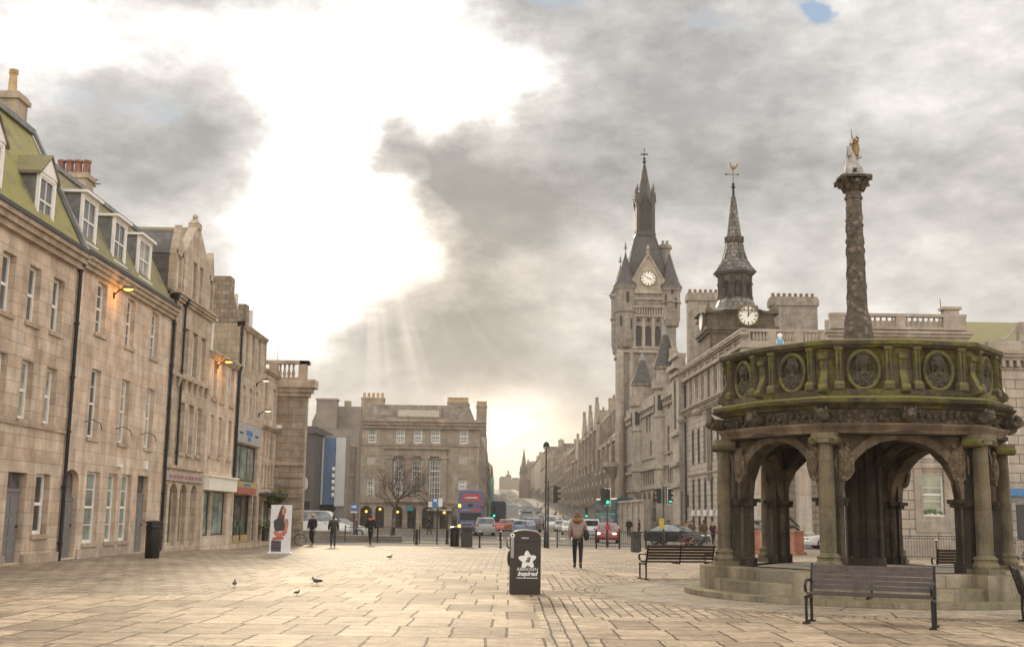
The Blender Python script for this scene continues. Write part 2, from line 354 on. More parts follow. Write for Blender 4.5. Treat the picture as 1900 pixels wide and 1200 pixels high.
# ------------------------------------------------------------------ ground
def groundmat():
    m, t, b = newmat('stone_paving')
    P = t.node('ShaderNodeTexCoord').outputs['Object']; x, y, z = t.sep(P)
    wv = t.vm('SCALE', t.vm('SUBTRACT', t.noise(P, .4, 2, color=True), (.5, .5, .5)), 1.0); wv = t.vm('MULTIPLY', wv, (.10, .55, 0))
    wf = t.vm('SCALE', t.vm('SUBTRACT', t.noise(P, 4.5, 2, color=True), (.5, .5, .5)), .06)
    Q = t.vm('ADD', t.vm('ADD', P, wv), wf)
    Q2 = t.vm('ADD', t.vm('ADD', P, t.vm('SCALE', wv, .5)), wf)
    def brick(v, bw, bh, mo, c1, c2, off=.5, sq=1.0, fr=2):
        n = t.node('ShaderNodeTexBrick'); t.put(n.inputs['Vector'], v); n.offset = off; n.squash = sq; n.squash_frequency = fr
        n.inputs['Color1'].default_value = col4(c1); n.inputs['Color2'].default_value = col4(c2); n.inputs['Mortar'].default_value = (.062, .044, .028, 1)
        n.inputs['Scale'].default_value = 1; n.inputs['Mortar Size'].default_value = mo; n.inputs['Mortar Smooth'].default_value = .4
        n.inputs['Brick Width'].default_value = bw; n.inputs['Row Height'].default_value = bh; return n.outputs
    c1 = (.43, .335, .228); c2 = (.21, .155, .10)
    slab = brick(Q, .74, 1.4, .019, c1, c2, .37, .8, 3)
    sett = brick(t.comb(t.sep(Q2)[1], t.sep(Q2)[0], 0), .5, .2, .017, c1, (.27, .21, .145))
    sett2 = brick(Q2, .46, .75, .016, (.37, .30, .215), (.26, .205, .145))
    # circular apron of flags round the cross
    ax = t.m('SUBTRACT', x, 7.65); ay = t.m('SUBTRACT', y, 25.25); rr = t.m('SQRT', t.m('ADD', t.m('MULTIPLY', ax, ax), t.m('MULTIPLY', ay, ay)))
    th = t.m('MULTIPLY', t.m('ARCTAN2', ay, ax), 4.2)
    flag = brick(t.comb(th, rr, 0), 1.5, .95, .014, (.34, .285, .21), (.27, .22, .16))
    ring = brick(t.comb(t.m('MULTIPLY', t.m('ARCTAN2', ay, ax), 5.9), rr, 0), .33, .2, .02, c1, c2)
    nb = t.m('SUBTRACT', t.noise(P, .9, 3), .5)
    # setts: the strip running at the camera, the band right of the bin, the far left
    k1 = t.m('MULTIPLY', t.m('GREATER_THAN', t.m('MULTIPLY_ADD', nb, .25, x), t.m('MULTIPLY_ADD', y, -.012, .72)), t.m('LESS_THAN', y, 23.2))
    k1b = t.m('MULTIPLY', k1, t.m('MAXIMUM', t.m('LESS_THAN', x, 1.1), t.m('GREATER_THAN', t.m('MULTIPLY_ADD', x, -.12, y), 18.6)))
    k2 = t.m('MULTIPLY', t.m('GREATER_THAN', x, .9), t.m('MULTIPLY', t.m('GREATER_THAN', y, 25.6), t.m('LESS_THAN', y, 30.5)))
    ks = t.m('MAXIMUM', k1b, k2)
    k3 = t.m('LESS_THAN', t.m('MULTIPLY_ADD', nb, 1.0, x), t.m('MULTIPLY_ADD', y, -.13, -2.6))
    k3 = t.m('MAXIMUM', t.m('MULTIPLY', k3, t.m('GREATER_THAN', y, 22.0)), t.m('GREATER_THAN', y, 34.0))
    kf = t.m('LESS_THAN', rr, 5.75); kr = t.m('LESS_THAN', rr, 6.3)
    def sel(i):
        c = slab[i]
        for k, s_ in ((k3, sett2), (ks, sett), (kr, ring), (kf, flag)): c = t.mix(k, c, s_[i])
        return c
    cc = sel(0); fac = sel(1)
    fine = brick(Q2, .74, .467, .014, (1, 1, 1), (.72, .72, .72), .29, 1, 2)
    fm = t.mr(t.noise(P, 1.3, 3), .42, .6)
    cc = t.mix(t.m('MULTIPLY', fm, .5), cc, fine[0], 'MULTIPLY')
    n1 = t.noise(P, .35, 5, .6); n2 = t.noise(P, 9, 5, .65); n3 = t.noise(P, 2.1, 4, .6); n4 = t.noise(t.vm('MULTIPLY', P, (1.6, 3.2, 1)), 1.0, 6, .7)
    cc = t.mix(.55, cc, t.ramp(n1, [(.3, .55), (.7, 1.35)]), 'MULTIPLY')
    cc = t.mix(.62, cc, t.ramp(n2, [(.32, .42), (.52, 1), (.7, 1.45)]), 'MULTIPLY')
    cc = t.mix(.35, cc, t.ramp(n3, [(.35, (.8, .72, .62)), (.65, (1.2, 1.2, 1.2))]), 'MULTIPLY')
    cc = t.mix(.72, cc, t.ramp(n4, [(.33, (.36, .29, .23)), (.5, (1, 1, 1)), (.68, (1.3, 1.28, 1.25))]), 'MULTIPLY')
    t.put(b.inputs['Base Color'], cc)
    t.put(b.inputs['Roughness'], t.m('MULTIPLY_ADD', n2, .34, .5)); b.inputs['Specular IOR Level'].default_value = .22
    h = t.m('ADD', t.m('MULTIPLY', fac, -1.3), t.m('ADD', t.m('MULTIPLY', n2, .35), t.m('MULTIPLY', n3, .9)))
    bump(t, b, h, .95, .04)
    return m
def sheet(x0, x1, ys, dz=0):
    mb = MB(); xs = [x0 + (x1 - x0) * i / 8 for i in range(9)]
    for j, y in enumerate(ys):
        for x in xs: mb.v.append((x, y, G(y) + dz))
    n = len(xs)
    for j in range(len(ys) - 1):
        for i in range(n - 1): mb.f.append((j * n + i, j * n + i + 1, (j + 1) * n + i + 1, (j + 1) * n + i)); mb.mi.append(0)
    return mb
EARTH = plain('earth', (.16, .14, .11), .9, scale=.05)
ASPH = plain('asphalt', (.13, .112, .092), .85, var=.25, scale=1.2, spec=.15)
PAVE = stone('street_paving', (.17, .145, .115), .9, .6, .01, .7, .1, rough=.6, bmp=.2)
ys = [-60, -20, 0, 20, 40] + [42 + 2 * i for i in range(13)] + [70, 80, 100, 120, 150] + [160 + 20 * i for i in range(30)] + [800, 900, 1000, 1200, 1500, 2500, 6000]
struct('ground', sheet(-3000, 3000, [y for y in ys], -.03), EARTH)
struct('paving', sheet(-14.2, 60, [y for y in ys if y <= 78], 0), groundmat())
def road_x(y): return (-3.6 - (y - 150) * .0105) if y > 150 else -3.6
# the roadway: across the end of the square and away up the long street
rd = MB()
rd.v += [(-40, 78, G(78) - .004), (60, 78, G(78) - .004), (60, 152, G(152) - .004), (-40, 152, G(152) - .004)]; rd.f.append((0, 1, 2, 3)); rd.mi.append(0)
sy = [152] + [160 + 20 * i for i in range(30)] + [800, 900, 1000, 1150]
def SX(y): return -.0116 * (y - 150)        # street axis drifts left
for i, y in enumerate(sy):
    rd.v += [(SX(y) + 1.0, y, G(y) - .004), (SX(y) + 13.2, y, G(y) - .004)]
b0 = 4
for i in range(len(sy) - 1): rd.f.append((b0 + 2 * i, b0 + 2 * i + 1, b0 + 2 * i + 3, b0 + 2 * i + 2)); rd.mi.append(0)
struct('road', rd, ASPH)
for nm, a, c in (('pavement', -4.0, 1.0), ('pavement', 13.2, 17.2)):
    pv = MB()
    for y in sy: pv.v += [(SX(y) + a, y, G(y) + .12), (SX(y) + c, y, G(y) + .12)]
    n = len(pv.v)
    for y in sy: pv.v += [(SX(y) + a, y, G(y) - .2), (SX(y) + c, y, G(y) - .2)]
    for i in range(len(sy) - 1):
        pv.f.append((2 * i, 2 * i + 1, 2 * i + 3, 2 * i + 2)); pv.mi.append(0)
        pv.f.append((n + 2 * i, 2 * i, 2 * i + 2, n + 2 * i + 2)); pv.mi.append(0)
        pv.f.append((2 * i + 1, n + 2 * i + 1, n + 2 * i + 3, 2 * i + 3)); pv.mi.append(0)
    pv.f.append((n, n + 1, 1, 0)); pv.mi.append(0)
    struct(nm, pv, PAVE)
mk = MB()
MARK = plain('road_paint', (.75, .72, .66), .6, var=.1)
for x in (4.2, 8.2, 11.8):
    for k in range(40):
        y = 156 + k * 9; mk.quad((SX(y) + x - .07, y, G(y) + .004), (SX(y) + x + .07, y, G(y) + .004), (SX(y + 4) + x + .07, y + 4, G(y + 4) + .004), (SX(y + 4) + x - .07, y + 4, G(y + 4) + .004))
for k in range(9): mk.box(-1 + k * .9, 100, G(100), -.5 + k * .9, 102.6, G(100) + .004)
for k in range(6): mk.box(-2 + k * 4, 84, G(84), .2 + k * 4, 84.2, G(84) + .004)
struct('road_markings', mk, MARK)
# ------------------------------------------------------------------ building kit
def facade(mb, w, h, ops, rev=.22, z0=0, y=0):
    """front wall in the plane y, x 0..w, z z0..h with openings (x0,z0,x1,z1[,arch]) and their reveals"""
    ops = [o for o in ops if o[2] > o[0] + .02]
    xs = sorted({0, w} | {o[0] for o in ops} | {o[2] for o in ops}); zs = sorted({z0, h} | {o[1] for o in ops} | {o[3] for o in ops})
    xs = [q for q in xs if 0 <= q <= w]; zs = [q for q in zs if z0 <= q <= h]
    for i in range(len(xs) - 1):
        for j in range(len(zs) - 1):
            cx = (xs[i] + xs[i + 1]) / 2; cz = (zs[j] + zs[j + 1]) / 2
            if any(o[0] < cx < o[2] and o[1] < cz < o[3] for o in ops): continue
            mb.quad((xs[i], y, zs[j]), (xs[i + 1], y, zs[j]), (xs[i + 1], y, zs[j + 1]), (xs[i], y, zs[j + 1]))
    for o in ops:
        a, b, c, d = o[:4]; e = y + rev
        if len(o) > 4 and o[4]:
            r = (c - a) / 2; rise = r * o[4]; sp = d - rise; n = 10
            pts = [((a + c) / 2 - r * cos(pi * k / n), sp + rise * sin(pi * k / n)) for k in range(n + 1)]
            for k in range(n):
                (u0, v0), (u1, v1) = pts[k], pts[k + 1]
                mb.quad((u0, y, v0), (u1, y, v1), (u1, y, d), (u0, y, d))
                mb.quad((u0, y, v0), (u0, e, v0), (u1, e, v1), (u1, y, v1))
        else:
            sp = d; mb.quad((a, y, d), (a, e, d), (c, e, d), (c, y, d))
        mb.quad((a, y, b), (a, e, b), (a, e, sp), (a, y, sp)); mb.quad((c, y, sp), (c, e, sp), (c, e, b), (c, y, b)); mb.quad((a, e, b), (a, y, b), (c, y, b), (c, e, b))
def shell(mb, w, h, d, z0=0, top=True):
    mb.quad((0, d, z0), (0, 0, z0), (0, 0, h), (0, d, h)); mb.quad((w, 0, z0), (w, d, z0), (w, d, h), (w, 0, h)); mb.quad((w, d, z0), (0, d, z0), (0, d, h), (w, d, h))
    if top: mb.quad((0, 0, h), (w, 0, h), (w, d, h), (0, d, h))
WM = {}
def winmesh(w, h, nx, nz, arch, mats, fr, bar, rail=.5):
    k = (round(w, 2), round(h, 2), nx, nz, arch, mats[0].name, fr, bar)
    if k in WM: return WM[k]
    f = MB(); t = .06
    f.box(0, -t, 0, fr, 0, h); f.box(w - fr, -t, 0, w, 0, h); f.box(fr, -t, 0, w - fr, 0, fr * 1.2)
    if not arch: f.box(fr, -t, h - fr, w - fr, 0, h)
    else:
        r = w / 2; sp = h - r * arch; P = [(r - (r) * cos(pi * i / 8), sp + r * arch * sin(pi * i / 8)) for i in range(9)]
        q = [(r - (r - fr) * cos(pi * i / 8), sp + (r - fr) * arch * sin(pi * i / 8)) for i in range(9)]
        for i in range(8): f.prism([P[i], P[i + 1], q[i + 1], q[i]], -t, 0, 'y')
    if rail: f.box(fr, -t * .8, h * rail - fr * .5, w - fr, -.001, h * rail + fr * .5)
    for i in range(1, nx): x = w * i / nx; f.box(x - bar / 2, -t * .7, fr * 1.2, x + bar / 2, -.004, h - fr)
    for j in range(1, nz):
        z = h * j / nz
        if rail and abs(z - h * rail) < .02: continue
        f.box(fr, -t * .6, z - bar / 2, w - fr, -.006, z + bar / 2)
    g = MB()
    if arch:
        r = w / 2; sp = h - r * arch
        poly = [(fr * .5, 0), (w - fr * .5, 0)] + [(r + (r - fr * .5) * cos(pi * i / 8), sp + (r - fr * .5) * arch * sin(pi * i / 8)) for i in range(9)]
        g.add([(x, -.012, z) for x, z in poly], [tuple(range(len(poly)))])
    else: g.quad((fr * .5, -.012, fr * .5), (w - fr * .5, -.012, fr * .5), (w - fr * .5, -.012, h - fr * .5), (fr * .5, -.012, h - fr * .5))
    WM[k] = (f.mesh('window', mats[0], 0), g.mesh('pane', mats[1], 0)); return WM[k]
def window(root, o, rev=.22, nx=2, nz=2, mats=None, fr=.07, bar=.03, y=0, rail=.5, name='window'):
    a, b, c, d = o[:4]; arch = o[4] if len(o) > 4 else 0
    f, g = winmesh(c - a, d - b, nx, nz, arch, mats or (WHITE, wrng.choice((GLASS, GLASS, GLASSD, GLASSD, GLASSC))), fr, bar, rail)
    p = part(name, f, None, root, loc=(a, y + rev - .002, b)); part('pane', g, None, p)
    return p
def door(root, o, mat, rev=.22, trans=.2, y=0, glass=None):
    a, b, c, d = o[:4]; mb = MB(); e = y + rev - .005; w = c - a; z = b + (d - b) * (1 - trans)
    mb.box(a + .02, e - .06, b + .01, c - .02, e, z - .04); mb.box(a, e - .09, z - .04, c, e, z + .05)
    for i in (0, 1):
        for j in (0, 1, 2): x0 = a + .1 + i * (w - .2) / 2 + .04; z0 = b + .15 + j * (z - b - .2) / 3; mb.box(x0, e - .075, z0, x0 + (w - .2) / 2 - .1, e - .05, z0 + (z - b - .2) / 3 - .1)
    p = part('door', mb, mat, root)
    if trans > .02:
        g = MB(); arch = o[4] if len(o) > 4 else 0
        r = w / 2
        if arch: poly = [(a, z + .05), (c, z + .05)] + [((a + c) / 2 + r * cos(pi * i / 8), d - r * arch + r * arch * sin(pi * i / 8)) for i in range(9)]
        else: poly = [(a, z + .05), (c, z + .05), (c, d), (a, d)]
        g.add([(x, e - .02, q) for x, q in poly], [tuple(range(len(poly)))]); part('transom', g, glass or GLASS, p)
    h = MB(); h.ball((c - .14, e - .1, b + 1.0), .035, 6, 4); part('handle', h, IRON, p)
    return p
class Bld:
    def __init__(s, name, label, cat, loc, rz, group=None):
        s.o = thing(name, label, cat, loc, rz, group); s.p = Vector(loc); s.rz = rz
        s.n = Matrix.Rotation(rz, 3, 'Z') @ Vector((0, -1, 0)); s.inv = Matrix.Rotation(-rz, 3, 'Z')
    def at(s, x, y, dep=0):
        return s.inv @ (onplane(x, y, s.p - s.n * dep, s.n) - s.p)
    def rect(s, x0, y0, x1, y1, dep=0):
        p, q = s.at(x0, y0, dep), s.at(x1, y1, dep); return (min(p.x, q.x), min(p.z, q.z), max(p.x, q.x), max(p.z, q.z))
    def part(s, name, mb, mats, sm=35): return part(name, mb, mats, s.o, sm)
def cornice(mb, x0, x1, z, h=.3, out=.3, y=0, ret0=True, ret1=True):
    for i, (a, b, k) in enumerate(((0, .35, .45), (.35, .7, .75), (.7, 1, 1))):
        o = out * k; mb.box(x0 - (o if ret0 else 0), y - o, z + h * a + .001, x1 + (o if ret1 else 0), y + .15 + .002 * i, z + h * b)
def chimney(root, x0, y0, x1, y1, z0, z1, mat, pots, potmat, ph=.55, pr=.13, along='x'):
    mb = MB(); mb.box(x0, y0, z0, x1, y1, z1 - .25); mb.box(x0 - .08, y0 - .08, z1 - .25, x1 + .08, y1 + .08, z1 - .1); mb.box(x0 - .02, y0 - .02, z1 - .1, x1 + .02, y1 + .02, z1)
    c = part('chimney', mb, mat, root)
    for i in range(pots):
        t = (i + .5) / pots; x, y = (x0 + (x1 - x0) * t, (y0 + y1) / 2) if along == 'x' else ((x0 + x1) / 2, y0 + (y1 - y0) * t)
        q = MB(); q.lathe([(pr * 1.1, z1), (pr * .95, z1 + ph * .15), (pr * .8, z1 + ph * .8), (pr, z1 + ph * .85), (pr, z1 + ph), (pr * .7, z1 + ph), (pr * .7, z1 + ph * .7)], 10, x, y, cap=False)
        part('chimney_pot', q, potmat, c)
    return c
def pipe(root, x, z0, z1, r=.06, y=-.09, mat=None):
    mb = MB(); mb.tube([(x, y, z0), (x, y, z1)], r, 8)
    z = z0 + .5
    while z < z1: mb.cyl(x, y, z, z + .06, r * 1.5, n=8); z += 1.7
    mb.frust((x - .09, y - .09, x + .09, y + .09), (x - .16, y - .14, x + .16, y + .14), z1 - .05, z1 + .22)
    return part('downpipe', mb, mat or IRON, root)
# ------------------------------------------------------------------ the row of granite houses on the left
LX = -13.8
ST1 = stone('pink_granite', (.46, .37, .285), .95, .36, .012, .66, .12, stain=.45)
ST2 = stone('warm_granite', (.50, .405, .315), 1.05, .38, .010, .7, .08, stain=.42)
ST3 = stone('buff_granite', (.40, .33, .25), .8, .34, .012, .62, .12, stain=.35)
ST4 = stone('grey_granite', (.32, .265, .205), .7, .3, .012, .6, .15, stain=.4)
STR = stone('rubble', (.25, .2, .15), .42, .24, .02, .6, .25, stain=.4)
ROOFM = stone('mossy_slate', (.19, .165, .115), .32, .2, .008, .6, .2, moss=.62, mosscol=(.25, .225, .06), stain=.4, rough=.8)
ROOFL = stone('lichened_slate', (.185, .155, .115), .32, .2, .008, .6, .2, moss=.42, mosscol=(.20, .175, .065), stain=.4, rough=.75)
TRIM = stone('dressed_stone', (.38, .31, .235), 1.4, .6, .006, .75, .08, stain=.4)
LITL = lamp('sodium_lamp', (1.0, .55, .06), 3.2); LITW = lamp('warm_lamp', (1.0, .78, .42), 2.2)
def atX(x, y, X):
    r = ray(x, y); p = r * (X / r.x); p.z += CAMH; return p
def left(name, label, Y0, cat='building', X=LX):
    b = Bld(name, label, cat, (X, Y0, 0), pi / 2); return b
def dormer(root, x0, x1, z0, z1, yf, depth, gable, cheek, wallm=None, apex=.55, nz=2):
    mb = MB(); fr = .1; wm = wallm or WHITE
    mb.box(x0, yf, z0 - .12, x0 + fr, yf + .1, z1); mb.box(x1 - fr, yf, z0 - .12, x1, yf + .1, z1)
    mb.box(x0 + fr, yf, z1 - fr, x1 - fr, yf + .1, z1); mb.box(x0 - .06, yf - .08, z0 - .2, x1 + .06, yf + .1, z0 - .1)
    c = (x0 + x1) / 2
    if gable: mb.prism([(x0 - .05, z1), (x1 + .05, z1), (c, z1 + apex)], yf - .03, yf + .1, 'y')
    d = part('dormer', mb, wm, root)
    ck = MB(); ck.box(x0 + .03, yf + .1, z0 - .6, x0 + .08, yf + depth, z1 - .01); ck.box(x1 - .08, yf + .1, z0 - .6, x1 - .03, yf + depth, z1 - .01)
    part('cheek', ck, cheek, d)
    rf = MB()
    if gable:
        for sgn, xa in ((-1, x0 - .12), (1, x1 + .12)):
            zz = z1 - .1; p = [(xa, zz), (c, z1 + apex + .05), (c, z1 + apex + .12), (xa, zz + .09)]
            rf.prism(p, yf - .08, yf + depth + .6, 'y')
    else: rf.box(x0 - .1, yf - .14, z1 + .002, x1 + .1, yf + depth, z1 + .09)
    part('dormer_roof', rf, ROOFL if gable else WHITE, d)
    w = window(d, (x0 + fr, z0 - .1, x1 - fr, z1 - fr), .09, 2, nz, y=yf, fr=.06)
    return d
def mansard(root, x0, x1, poly, mat):
    mb = MB(); mb.prism(poly, x0, x1, 'x'); return part('roof', mb, mat, root, 0)
def sills(root, ops, mat=TRIM, y=0):
    mb = MB()
    for o in ops: mb.box(o[0] - .1, y - .07, o[1] - .13, o[2] + .1, y + .04, o[1] - .003)
    return part('window_sill', mb, mat, root)
def gutter(root, x0, x1, z, y=-.32):
    mb = MB(); mb.box(x0, y - .07, z - .06, x1, y + .09, z + .06); return part('gutter', mb, DGREY, root)
# --- first house, moss roof, gabled dormers
b = left('stone_house', 'granite house at the far left with two white gabled dormers in a mossy slate roof', 22.0)
Y0 = 22.0; wd = 36.12 - Y0
cols = [24.1, 25.9, 27.6, 29.3, 31.08, 32.85, 34.62]
top = [(c - .42 - Y0, 6.82, c + .42 - Y0, 8.46) for c in cols]; mid = [(c - .42 - Y0, 4.05, c + .42 - Y0, 5.73) for c in cols]
gw = [(34.08 - Y0, .82, 35.1 - Y0, 2.58), (29.3 - Y0, .82, 30.3 - Y0, 2.58), (26.1 - Y0, .82, 27.1 - Y0, 2.58)]; gd = (32.15 - Y0, .06, 33.42 - Y0, 2.56)
mb = MB(); facade(mb, wd, 9.3, top + mid + gw + [gd], .24); shell(mb, wd, 9.3, 9, top=False); mb.box(.0, .002, -.6, wd, .5, -.002); b.part('wall', mb, ST1, 0)
for o in top + mid: window(b.o, o, .24, 1, 2, rail=.5, fr=.085)
for o in gw: window(b.o, o, .24, 1, 2, fr=.09)
door(b.o, gd, MGREY, .24, .2); sills(b.o, top + mid + gw)
mb = MB(); cornice(mb, 0, wd, 9.05, .5, .34, ret0=False, ret1=False); mb.box(0, -.055, 3.86, wd, .02, 3.95); mb.box(0, -.09, -.1, gd[0], .02, .28); mb.box(gd[2], -.09, -.1, wd, .02, .28); b.part('cornice', mb, TRIM)
gutter(b.o, 0, wd, 9.6)
mansard(b.o, 0, wd + .05, [(-.2, 9.5), (1.9, 13.55), (4.6, 14.6), (9, 9.5)], ROOFM)
mb = MB(); mb.prism([(-.22, 9.52), (1.88, 13.6), (4.6, 14.66), (4.6, 14.78), (1.84, 13.74), (-.3, 9.62)], wd - .02, wd + .2, 'x'); mb.box(0, 1.75, 13.5, wd, 2.05, 13.68); b.part('ridge_flashing', mb, LEAD)
for c in (26.7, 29.85, 33.5): dormer(b.o, c - .62 - Y0, c + .62 - Y0, 9.95, 11.35, .12, 1.6, True, LEAD)
chimney(b.o, 13.35, 2.1, 14.15, 3.6, 12.9, 14.72, TRIM, 2, POTY, .85, .15, 'y')
pipe(b.o, wd - .08, 0, 9.2)
# --- second house
Y0 = 36.12; b = left('stone_house', 'wide pale granite house with three flat topped white dormers and a lit wall lamp', Y0); wd = 46.4 - Y0
tx = [(37.88, 38.78), (40.92, 41.8), (43.84, 44.72)]
top = [(a - Y0, 7.36, c - Y0, 9.08) for a, c in tx]; mid = [(a - Y0, 3.9, c - Y0, 6.16) for a, c in tx]
gr = [(38.14 - Y0, .48, 39.4 - Y0, 2.8), (40.2 - Y0, .48, 41.18 - Y0, 2.8), (41.62 - Y0, .48, 42.7 - Y0, 2.82)]
da = (36.2 - Y0, .06, 37.46 - Y0, 2.8, .55); db = (43.38 - Y0, .02, 44.66 - Y0, 2.84)
mb = MB(); facade(mb, wd, 9.4, top + mid + gr + [da, db], .22); shell(mb, wd, 9.4, 9, top=False); mb.box(.0, .002, -.6, wd, .5, -.002); b.part('wall', mb, ST2, 0)
for o in top: window(b.o, o, .22, 2, 4, fr=.075)
for o in mid: window(b.o, o, .22, 2, 4, fr=.075)
for o in gr: window(b.o, o, .22, 1, 4, (WHITE, GLASSL), fr=.08)
door(b.o, da, MGREY, .22, .34); door(b.o, db, MGREY, .22, .25); sills(b.o, top + mid + gr)
mb = MB(); cornice(mb, 0, wd, 9.2, .42, .3, ret0=False, ret1=False); mb.box(37.6 - Y0, -.06, -.1, 43.1 - Y0, .02, .3); b.part('cornice', mb, TRIM)
gutter(b.o, 0, wd, 9.68, -.28)
mansard(b.o, .06, wd, [(-.15, 9.6), (1.5, 12.75), (4.6, 13.7), (9, 9.5)], ROOFL)
for a, c in ((36.62, 37.98), (39.66, 41.0), (42.4, 43.95)): dormer(b.o, a - Y0, c - Y0, 10.3, 11.75, .22, 1.7, False, LEAD)
mb = MB(); mb.box(0, 1.4, 12.7, wd, 1.65, 12.86); b.part('ridge_flashing', mb, LEAD)
chimney(b.o, 9.45, 3.6, 10.25, 5.0, 12.4, 15.1, TRIM, 4, POT, .6, .17, 'y')
pipe(b.o, wd + .02, 0, 9.4)
for a in (37.5, 40.5, 43.3):                # little iron flower brackets under the windows
    mb = MB(); x = a - Y0; mb.tube([(x, -.02, 4.35), (x - .02, -.3, 4.42), (x, -.55, 4.3), (x, -.6, 4.1)], .015, 5); b.part('bracket', mb, IRON)
mb = MB(); mb.box(40.9 - Y0, -.1, 3.05, 41.3 - Y0, 0, 3.15); mb.box(43.9 - Y0, -.12, 3.1, 44.1 - Y0, 0, 3.4); b.part('alarm_box', mb, WHITE)
# --- third house, tall stone gable
Y0 = 46.42; b = left('gabled_house', 'granite house with a tall pointed stone gable and an arcaded shop front', Y0); wd = 52.6 - Y0
tx = [(46.5, 47.1), (48.3, 49.0), (49.62, 50.38), (51.0, 51.78)]
top = [(a - Y0, 7.28, c - Y0, 9.2) for a, c in tx]; mid = [(a - Y0, 3.97, c - Y0, 6.06) for a, c in tx]
sh = [(46.5 - Y0, .06, 47.2 - Y0, 2.68, .7), (47.55 - Y0, .16, 48.66 - Y0, 2.68, .7), (49.05 - Y0, .16, 50.05 - Y0, 2.68, .7), (50.72 - Y0, .16, 51.6 - Y0, 2.68, .7)]
gx = [(49.0 - Y0, 10.55, 49.55 - Y0, 12.2), (50.05 - Y0, 10.55, 50.6 - Y0, 12.2)]
mb = MB(); facade(mb, wd, 10.3, top + mid + sh, .24); shell(mb, wd, 10.3, 9, top=False); mb.box(.0, .002, -.6, wd, .5, -.002)
ga, gb, gc = 47.75 - Y0, 51.75 - Y0, 49.55 - Y0
facade(mb, gb, 12.3, [(ga - 99, 0, ga - 99, 0)] + gx, .2, 10.3) if 0 else None
# gable front: quads between the windows then the triangle above
for u0, u1, z0, z1 in ((ga, gx[0][0], 10.3, 12.3), (gx[0][2], gx[1][0], 10.3, 12.3), (gx[1][2], gb, 10.3, 12.3), (gx[0][0], gx[0][2], 10.3, 10.55), (gx[1][0], gx[1][2], 10.3, 10.55), (gx[0][0], gx[0][2], 12.2, 12.3), (gx[1][0], gx[1][2], 12.2, 12.3)):
    mb.box(u0, 0, z0, u1, .4, z1)
mb.prism([(ga, 12.3), (gb, 12.3), (gb, 12.4), (gc + .3, 13.75), (gc - .3, 13.75), (ga, 12.4)], 0, .4, 'y'); mb.box(gc - .24, -.05, 13.75, gc + .24, .42, 14.0)
b.part('wall', mb, ST3, 0)
mb = MB(); mb.frust((gc - .25, 0, gc + .25, .4), (gc - .1, .1, gc + .1, .3), 14.0, 14.2); mb.ball((gc, .2, 14.3), .13, 8, 5); b.part('finial', mb, TRIM)
for o in top + mid: window(b.o, o, .24, 1, 2, fr=.075)
for o in gx: window(b.o, o, .2, 1, 2, fr=.06)
PURP = plain('purple_paint', (.20, .02, .10), .4)
for i, o in enumerate(sh):
    if i == 0: door(b.o, o, PURP, .24, .3)
    else: window(b.o, o, .24, 1, 1, (TRIM, glassm('dark_shop_glass', (.05, .05, .045))), fr=.1, rail=0)
sills(b.o, mid + gx)
mb = MB(); cornice(mb, 0, wd, 10.1, .34, .26, ret0=False, ret1=False); mb.box(0, -.16, 7.0, wd, .02, 7.14); mb.box(.0, -.1, 3.28, wd, .02, 3.42); mb.box(0, -.05, -.1, wd, .02, .06)
for k in range(7): x = .4 + k * .9; mb.frust((x - .12, -.04, x + .12, .02), (x - .2, -.15, x + .2, .02), 6.6, 6.99)
b.part('cornice', mb, TRIM)
mb = MB(); mb.box(.3, -.09, 2.78, wd - .3, 0, 3.14); p = b.part('fascia', mb, plain('pink_fascia', (.36, .28, .26), .6))
mb = MB()
for k in range(9): x = .7 + k * .55; mb.box(x, -.1, 2.88, x + .3 + .08 * (k % 3), -.088, 3.02)
part('lettering', mb, plain('faded_red', (.26, .11, .11), .6), p)
for x in (.04, 1.5): pipe(b.o, x, 3.4, 10.1, .05)
mansard(b.o, 0, wd, [(0, 10.4), (4.5, 13.3), (9, 10.4)], ROOFL)
mb = MB(); mb.prism([(ga + .1, 12.2), (gb - .1, 12.2), (gc, 13.7)], .4, 5, 'y'); mb.prism([(ga + .02, 12.25), (gc, 13.72), (gc, 13.84), (ga - .1, 12.28)], .4, 5, 'y'); b.part('gable_roof', mb, ROOFL, 0)
for c, hw in ((46.98, .42), (52.18, .36)):
    x0, x1 = c - hw - Y0, c + hw - Y0
    mb = MB(); mb.box(x0 - .1, 0, 10.44, x0 + .08, .3, 12.2); mb.box(x1 - .08, 0, 10.44, x1 + .1, .3, 12.2); mb.prism([(x0 - .12, 12.0), (x1 + .12, 12.0), ((x0 + x1) / 2, 13.3)], 0, .3, 'y'); mb.box(x0 + .081, 0, 10.44, x1 - .081, .3, 10.6); d = b.part('stone_dormer', mb, ST3, 0)
    window(d, (x0 + .08, 10.6, x1 - .08, 12.0), .2, 1, 2, fr=.06)
    mb = MB(); mb.box(x0 - .05, .3, 10.4, x1 + .05, 2.4, 12.0); mb.prism([(x0 - .1, 12.0), (x1 + .1, 12.0), ((x0 + x1) / 2, 13.1)], .3, 3, 'y'); part('dormer_roof', mb, SLATE, d, 0)
chimney(b.o, wd - .85, .5, wd - .05, 2.0, 10.5, 13.15, TRIM, 2, POTY, .7, .14, 'y')
chimney(b.o, .1, 3.4, .8, 7.5, 12.0, 13.9, TRIM, 6, POT, .5, .15, 'y')
mb = MB(); mb.tube([(2.2, 4.5, 13.2), (2.2, 4.5, 15.6)], .025, 5); mb.box(1.9, 4.47, 15.45, 2.6, 4.53, 15.5); mb.box(2.0, 4.2, 15.6, 2.04, 4.8, 15.64); mb.box(2.3, 4.2, 15.5, 2.34, 4.8, 15.54); b.part('aerial', mb, IRON)
